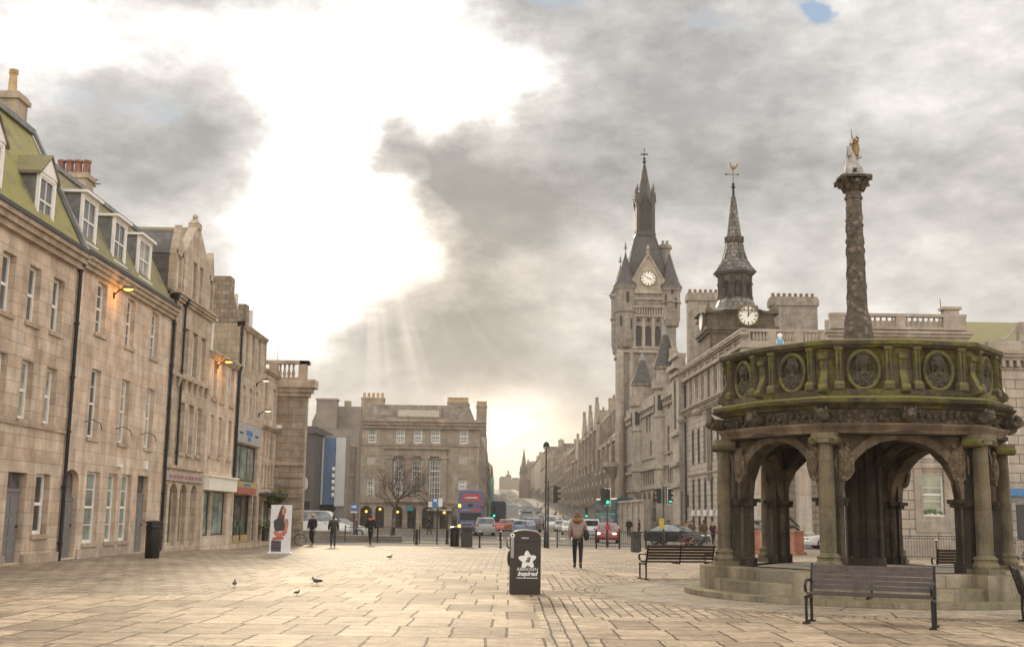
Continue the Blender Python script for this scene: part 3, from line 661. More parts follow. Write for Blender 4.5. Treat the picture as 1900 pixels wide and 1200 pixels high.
# --- fourth, low house with a white dormer over a glazed shop
Y0 = 52.62; b = left('stone_house', 'low granite house with one white dormer above a cream shop fascia', Y0); wd = 58.1 - Y0
tx = [(53.3, 54.0), (54.8, 55.5), (56.75, 57.45)]
top = [(a - Y0, 6.72, c - Y0, 8.5) for a, c in tx]; mid = [(a - Y0, 4.08, c - Y0, 5.97) for a, c in tx]
shop = [(52.95 - Y0, .45, 54.3 - Y0, 2.48), (54.4 - Y0, .45, 57.2 - Y0, 2.48)]
mb = MB(); facade(mb, wd, 8.7, top + mid + shop, .22); shell(mb, wd, 8.7, 8, top=False); mb.box(.0, .002, -.6, wd, .5, -.002); b.part('wall', mb, ST2, 0)
for o in top + mid: window(b.o, o, .22, 1, 2, fr=.07)
for o in shop: window(b.o, o, .2, 1, 1, (DGREY, GLASSL), fr=.06, rail=0, name='shop_window')
sills(b.o, top + mid)
mb = MB(); cornice(mb, 0, wd, 8.55, .3, .22, ret0=False, ret1=False); b.part('cornice', mb, TRIM)
mb = MB(); mb.box(.05, -.28, 2.52, wd - .02, 0, 3.12); mb.box(0, -.36, 3.12, wd, 0, 3.2); b.part('fascia', mb, CREAM)
mansard(b.o, 0, wd, [(-.1, 8.75), (3.6, 11.6), (8, 8.7)], ROOFL)
dormer(b.o, .5, 1.5, 9.15, 10.45, .3, 2.0, False, LEAD)
mb = MB(); mb.box(0, .3, 8.7, .3, 7, 10.2); b.part('party_wall', mb, STR, 0)
pipe(b.o, wd - .05, 3.2, 8.6, .05)
# --- fifth, tall house, bare gable towards us
Y0 = 58.1; b = left('tall_house', 'tall narrow granite house with a bare rubble gable and grey panelled shop', Y0); wd = 64.3 - Y0
tx = [(59.4, 60.1), (60.9, 61.6), (62.45, 63.15)]
top = [(a - Y0, 8.93, c - Y0, 10.8) for a, c in tx]; mid = [(a - Y0, 6.42, c - Y0, 8.0) for a, c in tx]
shop = [(58.6 - Y0, 3.12, 63.6 - Y0, 5.0), (58.7 - Y0, .1, 62.9 - Y0, 2.42), (63.1 - Y0, .05, 64.0 - Y0, 2.42)]
mb = MB(); facade(mb, wd, 11.0, top + mid + shop, .2); shell(mb, wd, 11.0, 8, top=False); mb.box(.0, .002, -.6, wd, .5, -.002); b.part('wall', mb, ST3, 0)
for o in top + mid: window(b.o, o, .2, 1, 2, fr=.09)
window(b.o, shop[0], .2, 3, 1, (DGREY, GLASSL), fr=.08, rail=0); window(b.o, shop[1], .3, 3, 1, (DGREY, glassm('dark_shop_glass', (.05, .05, .045))), fr=.08, rail=0); door(b.o, shop[2], DGREY, .2, .2)
mb = MB(); cornice(mb, 0, wd, 10.85, .25, .2, ret0=False, ret1=False); b.part('cornice', mb, TRIM)
mb = MB(); mb.box(.25, -.1, 5.06, wd - .35, 0, 6.06); p = b.part('sign_panel', mb, plain('pale_grey_panel', (.33, .32, .31), .5))
mb = MB(); mb.box(2.2, -.115, 5.5, 3.6, -.101, 5.75); mb.box(2.6, -.115, 5.2, 3.3, -.101, 5.42); part('lettering', mb, plain('sign_blue', (.06, .16, .36), .5), p)
mb = MB(); mb.box(.7, -.115, 5.5, 1.4, -.101, 5.6); mb.box(4.3, -.115, 5.5, 5.0, -.101, 5.6); part('lettering', mb, DGREY, p)
mb = MB(); mb.box(.5, -.2, 2.8, 4.6, -.02, 3.1); p = b.part('shop_sign', mb, plain('sign_yellow', (.36, .27, .11), .5)); mb = MB(); mb.box(.5, -.21, 2.46, 4.6, -.02, 2.79); part('sign_band', mb, plain('sign_red', (.33, .10, .07), .5), p)
mb = MB(); mb.box(1.7, -.215, 2.88, 3.2, -.199, 3.0); part('lettering', mb, plain('sign_blue', (.06, .16, .36), .5), p)
mb = MB()
for k in range(5): mb.box(.8 + k * .62, .1, .5 + .3 * (k % 2), 1.1 + k * .62, .12, .85 + .3 * (k % 2))
b.part('window_poster', mb, plain('poster_green', (.07, .12, .05), .6))
mb = MB(); mb.box(.6, -.02, .02, 4.7, .1, .1); mb.box(.7, -.03, .1, 2.0, 0, .4); mb.box(2.4, -.03, .1, 3.9, 0, .4); b.part('stall_board', mb, plain('sign_yellow', (.36, .27, .11), .5))
mb = MB(); mb.prism([(0, 11.1), (4.0, 13.1), (8, 11.1)], .35, wd, 'x'); b.part('roof', mb, SLATE, 0)
mb = MB(); mb.prism([(.02, 11.0), (.5, 12.6), (4.0, 13.3), (7.98, 11.0)], 0, .34, 'x'); b.part('gable', mb, STR, 0)
mb = MB(); mb.box(.02, .62, 12.0, .92, 2.6, 13.45); mb.box(3.2, .5, 11.2, 4.0, 1.8, 12.6); b.part('chimney', mb, STR, 0)
mb = MB(); mb.box(.9, .4, 11.3, 1.0, 1.3, 12.7); mb.box(4.0, .3, 11.3, 4.1, 1.2, 12.4); b.part('roof_hatch', mb, WHITE)
pipe(b.o, .1, 3.1, 10.9, .06)
# --- sixth, small pinkish house by the bank
Y0 = 64.3; b = left('stone_house', 'small pinkish stone house with a dark canopy between the tall house and the bank', Y0); wd = 68.45 - Y0
up = [(.35, 6.7, 1.05, 9.0), (2.7, 6.5, 3.5, 8.6)]; pm = [(.6 + k * .95, 4.5, 1.2 + k * .95, 6.0) for k in range(3)]; pl = [(.5 + k * .85, 2.9, 1.05 + k * .85, 4.2) for k in range(4)]
sh = [(.4, .1, 1.2, 2.2), (1.6, .5, 3.6, 2.2)]
mb = MB(); facade(mb, wd, 9.4, up + pm + pl + sh, .2); shell(mb, wd, 9.4, 7, top=False); mb.box(.0, .002, -.6, wd, .5, -.002); b.part('wall', mb, ST1, 0)
for o in up + pm + pl: window(b.o, o, .2, 1, 2, (WHITE if o in up else TRIM, GLASS), fr=.08)
door(b.o, sh[0], DGREY, .2, .2); window(b.o, sh[1], .2, 3, 1, (DGREY, GLASSL), fr=.08, rail=0)
mb = MB(); cornice(mb, 0, wd, 6.15, .2, .25, ret0=False, ret1=False); cornice(mb, 0, wd, 9.3, .2, .2, ret0=False, ret1=False); b.part('cornice', mb, TRIM)
mb = MB(); mb.box(.2, -.9, 2.45, wd - .2, 0, 2.62); b.part('canopy', mb, DGREY)
mansard(b.o, 0, wd, [(0, 9.5), (3.5, 11.4), (7, 9.5)], SLATE)
mb = MB(); mb.box(0, 0, 9.5, .35, 6, 10.9); b.part('party_wall', mb, STR, 0)
# --- bank on the corner: faces us with plain ashlar
STB = stone('bank_ashlar', (.30, .245, .185), 1.1, .42, .02, .62, .1, stain=.4)
Yb = 68.5; xb = atY(563, 850, Yb).x; wd = xb + 30.0
b = Bld('bank_building', 'ashlar corner bank with heavy cornice, roof balustrade and flagpole', 'building', (-30.0, Yb, -.3), 0)
zc = atY(540, 735, Yb).z + .3; zt = atY(540, 705, Yb).z + .3; zb = atY(540, 668, Yb).z + .3
mb = MB(); facade(mb, wd, zc, [], .2); shell(mb, wd, zc, .9, top=True); mb.box(0, .95, 0, wd - 2.3, 12, zc)
for k in range(7): mb.box(wd - 3.6, -.05, .3 + k * .6, wd + .05, 0.02, .78 + k * .6)
b.part('wall', mb, STB, 0)
mb = MB(); mb.box(wd - 4.6, -.14, zc, wd + .14, .9, zc + .25); mb.box(wd - 4.6, -.3, zc + .25, wd + .3, .9, zc + .5); mb.box(wd - 4.6, -.5, zc + .5, wd + .55, .9, zt); mb.box(wd - 4.6, -.1, 4.6, wd + .1, .05, 4.8); b.part('cornice', mb, TRIM)
for k in range(10):
    pass
mb = MB(); mb.box(wd - 4.5, .1, zt, wd - .1, .9, zt + .2); mb.box(wd - 4.5, .1, zb - .2, wd + .05, .5, zb); mb.box(wd - .5, .1, zb - .2, wd + .05, .9, zb)
for x in (wd - .55, wd - 2.3, wd - 4.5): mb.box(x, .12, zt + .2, x + .5, .5, zb - .2)
b.part('balustrade', mb, TRIM)
for k in range(6):
    mb = MB(); x = wd - 1.75 + .28 * k if k < 5 else wd - 4.2
    mb.lathe([(.05, zt + .2), (.12, zt + .4), (.05, zt + .7), (.08, zb - .2)], 8, wd - 1.66 + .26 * (k % 5), .3); 
    if k < 4: b.part('baluster', mb, TRIM)
mb = MB(); mb.tube([(wd - 1.9, .6, zt), (wd - 1.95, .6, zb + 2.6)], [.06, .02], 6); b.part('flagpole', mb, WHITE)
side = [(2 + 3.2 * k, 5.2, 3.4 + 3.2 * k, 8.0) for k in range(3)] 
mb = MB(); mb.box(wd - 1.9, -.12, 6.75, wd - 1.35, -.02, 6.95); b.part('floodlight', mb, WHITE)
# wall lamps on brackets
def wall_lamp(px, py, X, lit, label):
    p = atX(px, py, X + .5); root = thing('wall_lamp', label, 'lamp', (X, p.y, p.z), pi / 2, 'lamps on brackets along the left row'); root.scale = (.7, .7, .7)
    mb = MB(); mb.tube([(0, 0, -.25), (0, -.3, .02), (0, -.7, .08)], .035, 6); mb.box(-.07, -.06, -.4, .07, 0, -.1); part('bracket', mb, IRON, root)
    h = MB(); h.frust((-.15, -1.0, .15, -.45), (-.09, -.95, .09, -.5), .08, .2); hd = part('housing', h, DGREY, root)
    l = MB(); l.lathe([(.01, 0.0), (.12, .03), (.14, .075)], 10, 0, 0, sx=1, sy=1.8); part('lens', l, lit, hd, loc=(0, -.72, 0))
    if lit == LITL:
        ld = bpy.data.lights.new('lamp_light', 'POINT'); ld.energy = 22; ld.color = (1, .42, .08); ld.shadow_soft_size = .1
        lo = bpy.data.objects.new('lamp_light', ld); COL.objects.link(lo); lo.parent = root; lo.location = (0, -.66, -.12)
wall_lamp(238, 539, LX, LITL, 'orange lit lamp below the eaves of the wide pale granite house')
wall_lamp(424, 673, LX, LITL, 'orange lit lamp on the low house with the cream shop fascia')
wall_lamp(493, 708, LX, LITW, 'pale wall lamp high on the tall narrow house by the bank')
wall_lamp(497, 764, LX, LITW, 'pale wall lamp lower down on the small pinkish house')
# ------------------------------------------------------------------ market cross
CX, CY, FZ = 7.65, 25.25, .58
SXM = stone('cross_sandstone', (.135, .105, .070), .8, .42, .006, .6, .22, moss=.34, mosscol=(.105, .092, .03), stain=.75, rough=.9, bmp=.6)
SXD = stone('cross_shaded_sandstone', (.040, .030, .020), .7, .4, .006, .6, .25, moss=.08, mosscol=(.10, .09, .03), stain=.8, rough=.9, bmp=.6)  # same sandstone, the shade inside the arcade darkened into its colour
SXG = stone('cross_mossy_sandstone', (.082, .066, .042), .9, .5, .005, .65, .2, moss=.62, mosscol=(.135, .122, .022), stain=.8, rough=.95, bmp=.7)
STEP = stone('step_stone', (.21, .18, .125), 1.2, .6, .008, .6, .12, moss=.12, mosscol=(.12, .105, .03), stain=.6, rough=.8)
def carved(name, c, scale, strength, moss):
    m, t, b = newmat(name); P = t.node('ShaderNodeTexCoord').outputs['Object']
    v = t.node('ShaderNodeTexVoronoi', feature='SMOOTH_F1'); v.inputs['Scale'].default_value = scale; v.inputs['Smoothness'].default_value = .4
    t.put(v.inputs['Vector'], t.vm('ADD', P, t.vm('SCALE', t.noise(P, scale * .5, 3, color=True), .25)))
    n = t.noise(P, 2, 5, .65); n2 = t.noise(P, scale * 2, 4)
    cc = t.mix(t.mr(n, .5, .75), c, moss); cc = t.mix(.7, cc, t.ramp(v.outputs[0], [(.05, 1.7), (.5, .45)]), 'MULTIPLY'); cc = t.mix(.5, cc, t.ramp(n2, [(.3, .5), (.7, 1.5)]), 'MULTIPLY')
    t.put(b.inputs['Base Color'], cc); b.inputs['Roughness'].default_value = .9
    bump(t, b, t.m('MULTIPLY', v.outputs[0], -1), strength, .06); return m
CARV = carved('carved_sandstone', (.10, .075, .05), 9, 1.0, (.07, .06, .02))
CARS = carved('carved_shaft', (.135, .103, .08), 6, .8, (.10, .08, .06))
CARL = carved('carved_crest', (.19, .14, .085), 16, 1.0, (.15, .10, .05))
cross = thing('market_cross', 'mossy arcaded sandstone market cross topped by a tall carved column', 'monument', (CX, CY, 0), 0)
def ngon(r, n, a0=0): return [(r * cos(a0 + 2 * pi * k / n), r * sin(a0 + 2 * pi * k / n)) for k in range(n)]
def g12(ro, ri=.955): return [((ro if k % 2 == 0 else ro * ri) * cos(pi * k / 6), (ro if k % 2 == 0 else ro * ri) * sin(pi * k / 6)) for k in range(12)]
def ring12(mb, prof, ri=.955):             # stacked 12-gon profile [(r,z)...]
    n = 12; o = []
    for r, z in prof: o += [(x, y, z) for x, y in g12(r, ri)]
    fs = []
    for k in range(len(prof) - 1):
        for i in range(n): j = (i + 1) % n; fs.append((k * n + i, k * n + j, (k + 1) * n + j, (k + 1) * n + i))
    mb.add(o, fs); return mb
# platform and steps
mb = MB(); mb.lathe([(3.86, -.15), (3.86, .11), (3.84, .12), (3.4, .12)], 96, cap=False); part('kerb_ring', mb, STEP, cross, 30)
mb = MB(); mb.lathe([(3.42, .05), (3.42, .335), (3.40, .35), (3.0, .35)], 96, cap=False); part('step', mb, STEP, cross, 30)
mb = MB(); mb.lathe([(3.12, .3), (3.12, FZ - .012), (3.11, FZ), (.3, FZ)], 96, cap=False); part('platform', mb, stone('platform_flags', (.25, .21, .15), 1.1, .9, .01, .6, .1, stain=.5, rough=.6), cross, 30)
for k in range(6):
    a0, a1 = pi * k / 3 - .16, pi * k / 3 + .16; poly = [(2.7 * cos(a0), 2.7 * sin(a0))] + [(3.52 * cos(a0 + (a1 - a0) * i / 6), 3.52 * sin(a0 + (a1 - a0) * i / 6)) for i in range(7)] + [(2.7 * cos(a1), 2.7 * sin(a1))]
    mb = MB(); mb.prism(poly, .06, FZ + .004, 'z'); part('pedestal', mb, STEP, cross, 30)
# columns
def column_mb():
    c = MB(); c.box(-.25, -.25, FZ, .25, .25, FZ + .1)
    c.lathe([(.24, FZ + .1), (.255, FZ + .15), (.24, FZ + .2), (.215, FZ + .22), (.215, FZ + .26), (.235, FZ + .29), (.205, FZ + .32), (.158, FZ + .36), (.16, 1.6), (.14, 3.0), (.16, 3.02), (.14, 3.05)], 20)
    c.box(-.22, -.22, 3.14, .22, .22, 3.24); c.box(-.2, -.18, 3.05, .2, .18, 3.14)
    return c
SXC = stone('cross_column_stone', (.145, .118, .074), 3, .9, .006, .6, .1, moss=.3, mosscol=(.13, .125, .045), stain=.8, rough=.9, bmp=.6)
SXW = stone('cross_spandrel_stone', (.095, .07, .045), .8, .42, .006, .6, .25, moss=.12, mosscol=(.09, .08, .025), stain=.85, rough=.9, bmp=.6)
colm = column_mb().mesh('column', SXC, 30)
vol = MB()
for sx in (-1, 1):
    vol.T = Matrix.Translation((.0, sx * .2, 3.08)) @ Matrix.Rotation(pi / 2, 4, 'Y')
    vol.lathe([(.001, -.21), (.05, -.23), (.085, -.2), (.085, .2), (.05, .23), (.001, .21)], 12)
volm = vol.mesh('volute', SXG, 30)
crm = MB(); n = 10
crm.prism([(.19 * cos(2 * pi * i / 14) * (1 + .12 * (i % 2)), 2.68 + .34 * sin(2 * pi * i / 14)) for i in range(14)], -.09, 0, 'y'); crm.ball((0, -.09, 2.68), (.13, .06, .25), 10, 6); crm.ball((-.07, -.05, 3.04), .055, 8, 5); crm.ball((.07, -.05, 3.04), .055, 8, 5)
crest = crm.mesh('crest', CARL, 30)
for k in range(6):
    a = pi * k / 3; c = part('column', colm, None, cross, loc=(3.01 * cos(a), 3.01 * sin(a), 0), rot=(0, 0, a))
    part('volute', volm, None, c)
# arched walls, one per side, with jambs and imposts
RW = 2.82; hw = RW * sin(pi / 6); ap = RW * cos(pi / 6)
wallm_ = MB(); wallm_.T = Matrix.Translation((-hw, 0, 0)); ow = 1.15
facade(wallm_, 2 * hw, 3.3, [(hw - ow, FZ, hw + ow, 3.15, 1.0)], .34, FZ - .1)
wallm_.quad((2 * hw, .55, FZ), (2 * hw, .55, 3.3), (2 * hw, .55, 3.3), (2 * hw, .55, FZ)) if 0 else None
bk = MB(); bk.T = Matrix.Translation((hw, .35, 0)) @ Matrix.Rotation(pi, 4, 'Z'); facade(bk, 2 * hw, 3.3, [(hw - ow, FZ, hw + ow, 3.15, 1.0)], .02, FZ - .1)
wallm_.v += bk.v; o_ = len(wallm_.v) - len(bk.v); wallm_.f += [tuple(i + o_ for i in f) for f in bk.f]; wallm_.mi += bk.mi
am = wallm_.mesh('arch_wall', SXW, 30)
imms = []
for sx in (-1, 1):
    im = MB()
    for z0, z1, o in ((1.84, 1.92, .05), (1.92, 2.0, .11)):
        xa, xb = (ow - o) * sx, (hw - .02) * sx; im.box(xa, -o, z0, xb, .34 + o, z1)
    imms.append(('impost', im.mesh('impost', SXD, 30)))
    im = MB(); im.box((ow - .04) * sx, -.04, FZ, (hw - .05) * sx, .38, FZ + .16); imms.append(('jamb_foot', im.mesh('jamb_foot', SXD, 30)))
vm_ = MB(); pts = [(-(ow + .0) * cos(pi * i / 16), 2.0 + ow * sin(pi * i / 16)) for i in range(17)]; pt2 = [(-(ow + .17) * cos(pi * i / 16), 2.0 + (ow + .17) * sin(pi * i / 16)) for i in range(17)]
for i in range(16): vm_.prism([pts[i], pts[i + 1], pt2[i + 1], pt2[i]], -.05, .02, 'y')
vmm = vm_.mesh('archivolt', SXM, 30)
for k in range(6):
    a = pi * k / 3 + pi / 6                # outward direction of the face; local -y points outward
    rz = a + pi / 2
    p = part('arch_wall', am, None, cross, loc=(ap * cos(a), ap * sin(a), 0), rot=(0, 0, rz))
    part('archivolt', vmm, None, p)
    for nm, mm in imms: part(nm, mm, None, p)
    for sx in (-1, 1): part('crest', crest, None, p, loc=(sx * 1.12, -.01, -.02))
# corner piers behind the columns
for k in range(6):
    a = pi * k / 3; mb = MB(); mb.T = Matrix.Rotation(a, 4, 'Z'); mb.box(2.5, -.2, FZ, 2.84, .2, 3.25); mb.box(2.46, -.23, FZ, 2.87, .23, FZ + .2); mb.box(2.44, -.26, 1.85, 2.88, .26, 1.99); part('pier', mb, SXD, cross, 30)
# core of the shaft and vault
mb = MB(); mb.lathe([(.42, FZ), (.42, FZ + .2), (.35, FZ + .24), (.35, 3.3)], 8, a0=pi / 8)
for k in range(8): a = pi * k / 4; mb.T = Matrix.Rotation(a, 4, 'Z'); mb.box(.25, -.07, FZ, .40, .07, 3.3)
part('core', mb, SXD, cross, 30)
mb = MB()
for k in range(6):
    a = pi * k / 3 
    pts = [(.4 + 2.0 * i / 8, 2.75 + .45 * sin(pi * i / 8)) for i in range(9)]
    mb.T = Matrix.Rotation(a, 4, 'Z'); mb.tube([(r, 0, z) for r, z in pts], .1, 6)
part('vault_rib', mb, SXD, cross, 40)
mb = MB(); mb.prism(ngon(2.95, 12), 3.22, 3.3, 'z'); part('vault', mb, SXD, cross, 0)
# entablature
mb = MB(); ring12(mb, [(2.6, 3.26), (3.05, 3.24), (3.08, 3.30), (3.05, 3.31), (3.12, 3.40), (3.12, 3.43), (3.0, 3.44)]); part('architrave', mb, stone('cross_pale_sandstone', (.16, .118, .08), 1.4, .5, .006, .6, .2, stain=.7, rough=.9), cross, 20)
mb = MB(); ring12(mb, [(2.98, 3.43), (2.98, 3.74)]); fz = part('frieze', mb, CARV, cross, 20)
for k in range(12):
    a = pi * k / 6; r = 3.03 if k % 2 == 0 else 2.9
    mb = MB(); mb.T = Matrix.Rotation(a, 4, 'Z'); mb.ball((r + .12, 0, 3.57), (.26, .12, .13), 10, 6); mb.ball((r + .26, 0, 3.6), (.1, .1, .11), 8, 6); mb.ball((r + .24, .1, 3.68), (.05, .03, .06), 6, 4); mb.ball((r + .24, -.1, 3.68), (.05, .03, .06), 6, 4)
    part('gargoyle', mb, CARV, cross, 50)
rng = random.Random(3)
mb = MB()
for k in range(12):
    for i in range(9):
        a0 = pi * k / 6; a1 = pi * (k + 1) / 6; r0 = 3.0 if k % 2 == 0 else 3.0 * .955; r1 = 3.0 if k % 2 else 3.0 * .955
        t = (i + 1) / 10; x = r0 * cos(a0) * (1 - t) + r1 * cos(a1) * t; y = r0 * sin(a0) * (1 - t) + r1 * sin(a1) * t
        mb.ball((x, y, 3.53 + rng.uniform(0, .1)), (rng.uniform(.03, .07), rng.uniform(.03, .07), rng.uniform(.04, .1)), 6, 4)
part('frieze_carving', mb, CARV, fz, 60)
mb = MB(); ring12(mb, [(2.95, 3.72), (3.06, 3.73), (3.10, 3.78), (3.2, 3.79), (3.3, 3.83), (3.22, 3.84), (3.24, 3.91), (3.17, 3.95), (2.9, 3.99)]); part('cornice', mb, SXG, cross, 15)
# parapet
PR = 2.98
mb = MB(); ring12(mb, [(PR + .05, 3.94), (PR + .05, 4.10), (PR - .07, 4.11), (PR - .07, 4.92), (PR + .02, 4.93), (PR + .05, 4.96), (PR + .1, 4.98), (PR + .1, 5.06), (PR + .02, 5.09), (PR - .3, 5.09), (PR - .3, 4.55), (.2, 4.5)]); part('parapet', mb, SXG, cross, 15)
ovm = MB()
for i in range(28):
    for j in range(8):
        pass
N_, M_ = 30, 8; vs_ = []
for i in range(N_):
    A = 2 * pi * i / N_
    for j in range(M_):
        q = 2 * pi * j / M_; rr = 1 + .13 * cos(q) * 1.0; vs_.append((.305 * cos(A) * rr, -.03 - .05 * sin(q), .375 * sin(A) * rr))
ovm.add(vs_, [(i * M_ + j, i * M_ + (j + 1) % M_, ((i + 1) % N_) * M_ + (j + 1) % M_, ((i + 1) % N_) * M_ + j) for i in range(N_) for j in range(M_)])
medr = ovm.mesh('medallion', SXG, 50)
bus = MB(); bus.ball((0, -.02, -.17), (.235, .09, .15), 14, 8); bus.ball((0, -.05, .02), (.062, .05, .1), 10, 6); bus.ball((.0, -.06, .12), (.095, .09, .12), 14, 8); bus.ball((0, -.10, .10), (.02, .06, .03), 6, 4); bus.ball((0, -.02, .17), (.12, .07, .1), 12, 6); bus.ball((-.09, -.02, .08), (.04, .05, .12), 8, 5); bus.ball((.09, -.02, .08), (.04, .05, .12), 8, 5); bus.ball((0, -.07, -.08), (.1, .05, .06), 8, 5)
bus.v = [(x * 1.2, y * .75 - .01, z * 1.18) for x, y, z in bus.v]; bus.quad((-.36, .0, -.42), (.36, .0, -.42), (.36, .0, .42), (-.36, .0, .42)); busm = bus.mesh('bust_relief', carved('carved_panel', (.075, .06, .04), 14, .8, (.075, .068, .02)), 60)
scr = MB(); scr.box(-.075, -.05, 4.62, .075, .06, 4.70); scr.box(-.09, -.1, 4.70, .09, .06, 4.80)
pr_ = [(0.06, 4.62), (-.05, 4.62), (-.03, 4.5), (-.05, 4.4), (-.12, 4.28), (-.16, 4.18), (-.14, 4.06), (-.05, 4.02), (.06, 4.02)]
scr.prism(pr_, -.07, .07, 'x'); scr.T = Matrix.Translation((0, -.13, 4.11)) @ Matrix.Rotation(pi / 2, 4, 'Y'); scr.cyl(0, 0, -.085, .085, .09, n=12)
scrm = scr.mesh('console', SXG, 40)
pil = MB(); pil.box(-.065, -.1, 4.26, .065, .02, 4.92); pil.box(-.05, -.125, 4.28, -.02, 0, 4.85); pil.box(.02, -.125, 4.28, .05, 0, 4.85); pil.box(-.1, -.16, 4.10, .1, .02, 4.21); pil.frust((-.1, -.16, .1, .02), (-.07, -.12, .07, .02), 4.21, 4.27); pil.box(-.085, -.13, 4.88, .085, .02, 4.95)
pilm = pil.mesh('pilaster', SXG, 30)
for k in range(12):
    a0 = pi * k / 6; a1 = pi * (k + 1) / 6; r0, r1 = [(PR - .07) * (1 if q % 2 == 0 else .955) for q in (k, k + 1)]
    p0 = Vector((r0 * cos(a0), r0 * sin(a0), 0)); p1 = Vector((r1 * cos(a1), r1 * sin(a1), 0)); mid_ = (p0 + p1) / 2; d = p1 - p0; nrm = atan2(d.y, d.x); L = d.length
    md = part('medallion', medr, None, cross, loc=(mid_.x, mid_.y, 4.48), rot=(0, 0, nrm))
    part('bust_relief', busm, None, md, loc=(0, 0, .02), rot=(0, 0, 0)).scale = (1 if k % 2 else -1, 1, 1)
    for t in (.18, .82): q = p0 + d * t; part('pilaster', pilm, None, cross, loc=(q.x, q.y, 0), rot=(0, 0, nrm))
    part('console', scrm, None, cross, loc=(p0.x, p0.y, 0), rot=(0, 0, a0 + pi / 2))
# shaft
zs = [atY(1590, y, CY).z for y in (628, 590, 545, 440, 372, 355, 330)]
mb = MB(); mb.lathe([(.32, 4.5), (.32, zs[0] + .05), (.285, zs[1]), (.245, zs[1] + .08), (.225, zs[1] + .2)], 24); part('shaft_base', mb, CARS, cross, 40)
mb = MB(); mb.lathe([(.225, zs[1] + .1), (.215, zs[2]), (.185, zs[3]), (.172, zs[4]), (.2, zs[4] + .02), (.2, zs[4] + .07), (.172, zs[4] + .09), (.18, zs[5])], 28)
for k in range(90):                        # carved stems winding up the shaft
    pass
part('shaft', mb, CARS, cross, 40)
mb = MB()
for h0 in range(3):
    pts = []
    for i in range(60): t = i / 59; r = .222 * (1 - t) + .175 * t; a = h0 * 2.1 + t * 9; pts.append((r * cos(a), r * sin(a), zs[1] + .25 + t * (zs[4] - zs[1] - .4)))
    mb.tube(pts, .014, 5)
for i in range(70):
    t = rng.random(); r = .222 * (1 - t) + .175 * t; a = rng.uniform(0, 6.28); mb.ball((r * cos(a), r * sin(a), zs[1] + .25 + t * (zs[4] - zs[1] - .4)), (.02, .02, .035), 6, 4)
part('shaft_carving', mb, CARS, cross, 60)
zc0, zc1 = zs[5], zs[6]
mb = MB(); mb.lathe([(.2, zc0), (.21, zc0 + .1), (.27, zc0 + .2), (.33, zc1 - .08)], 16)
for k in range(8):
    a = pi * k / 4; ca, sa_ = cos(a), sin(a)
    mb.tube([(.2 * ca, .2 * sa_, zc0), (.25 * ca, .25 * sa_, zc0 + .12), (.34 * ca, .34 * sa_, zc0 + .17), (.36 * ca, .36 * sa_, zc0 + .12)], [.05, .06, .05, .03], 6)
    if k % 2: mb.tube([(.24 * ca, .24 * sa_, zc0 + .12), (.36 * ca, .36 * sa_, zc1 - .1), (.45 * ca, .45 * sa_, zc1 - .06), (.44 * ca, .44 * sa_, zc1 - .14)], [.05, .06, .05, .03], 6)
mb.prism([(.44 * cos(pi / 4 + pi * k / 4) * (1 if k % 2 == 0 else .8), .44 * sin(pi / 4 + pi * k / 4) * (1 if k % 2 == 0 else .8)) for k in range(8)], zc1 - .06, zc1, 'z'); part('capital', mb, CARV, cross, 40)
# ------------------------------------------------------------------ town house range on the right
TG = stone('town_granite', (.225, .197, .165), .9, .45, .014, .68, .1, stain=.4)
TGP = stone('town_granite_pale', (.325, .285, .235), 1.3, .6, .012, .7, .08, stain=.35)
TGR = stone('town_granite_rusticated', (.385, .34, .285), 1.5, .5, .035, .42, .08, stain=.35)
TGD = stone('chimney_granite', (.29, .255, .21), .7, .35, .01, .7, .12, stain=.45)
TSL = stone('tower_slate', (.048, .042, .038), .35, .25, .012, .6, .2, stain=.3, rough=.6)
TLD = stone('spire_lead', (.034, .029, .026), .8, .5, .02, .55, .25, stain=.5, rough=.5)
FISH = stone('fishscale_slate', (.065, .055, .047), .22, .17, .02, .5, .4, stain=.3, rough=.6)
LOUV = plain('louvre', (.09, .075, .065), .7)
DARK = plain('dark_opening', (.02, .018, .016), .8)
GLD = glassm('town_glass', (.06, .058, .05), .12)
def FX(Y): return 22.4 - .0396 * Y
FRZ = atan2(-1, .0396)
def tfac(name, label, Yfar, cat='building'): return Bld(name, label, cat, (FX(Yfar), Yfar, -.3), FRZ)
# ---- clock tower, facing us
TY = 160.0
def tz(y, x=1203): return atY(x, y, TY).z + .3
def tzc(y, x=1198): return atY(x, y, TY + 4).z + .3
def tx(x, y=700): return atY(x, y, TY).x
tcx = tx(1203, 650); tw = thing('clock_tower', 'tall granite clock tower with corner turrets, steep slate roof and dark spire', 'tower', (tcx, TY, -.3), 0)
hw = 3.9; zt = tz(530)
lou = [(c - .4, tz(642), c + .4, tz(604), 1.2) for c in (-1.34, 0, 1.34)]
mb = MB(Matrix.Translation((-hw, 0, 0))); facade(mb, 2 * hw, zt, [(o[0] + hw, o[1], o[2] + hw, o[3], o[4]) for o in lou], .5); shell(mb, 2 * hw, zt, 2 * hw); part('wall', mb, TG, tw, 0)
for o in lou:
    m2 = MB()
    for k in range(7): z = o[1] + .15 + k * (o[3] - o[1] - .5) / 6; m2.add([(o[0], .12, z - .12), (o[2], .12, z - .12), (o[2], .45, z + .25), (o[0], .45, z + .25), (o[0], .12, z - .06), (o[2], .12, z - .06), (o[2], .45, z + .31), (o[0], .45, z + .31)], [(0, 3, 2, 1), (4, 5, 6, 7), (0, 1, 5, 4), (1, 2, 6, 5), (2, 3, 7, 6), (3, 0, 4, 7)])
    m2.m = 1; m2.box(o[0], .48, o[1], o[2], .5, o[3]); part('louvre', m2, [LOUV, DARK], tw)
mb = MB()
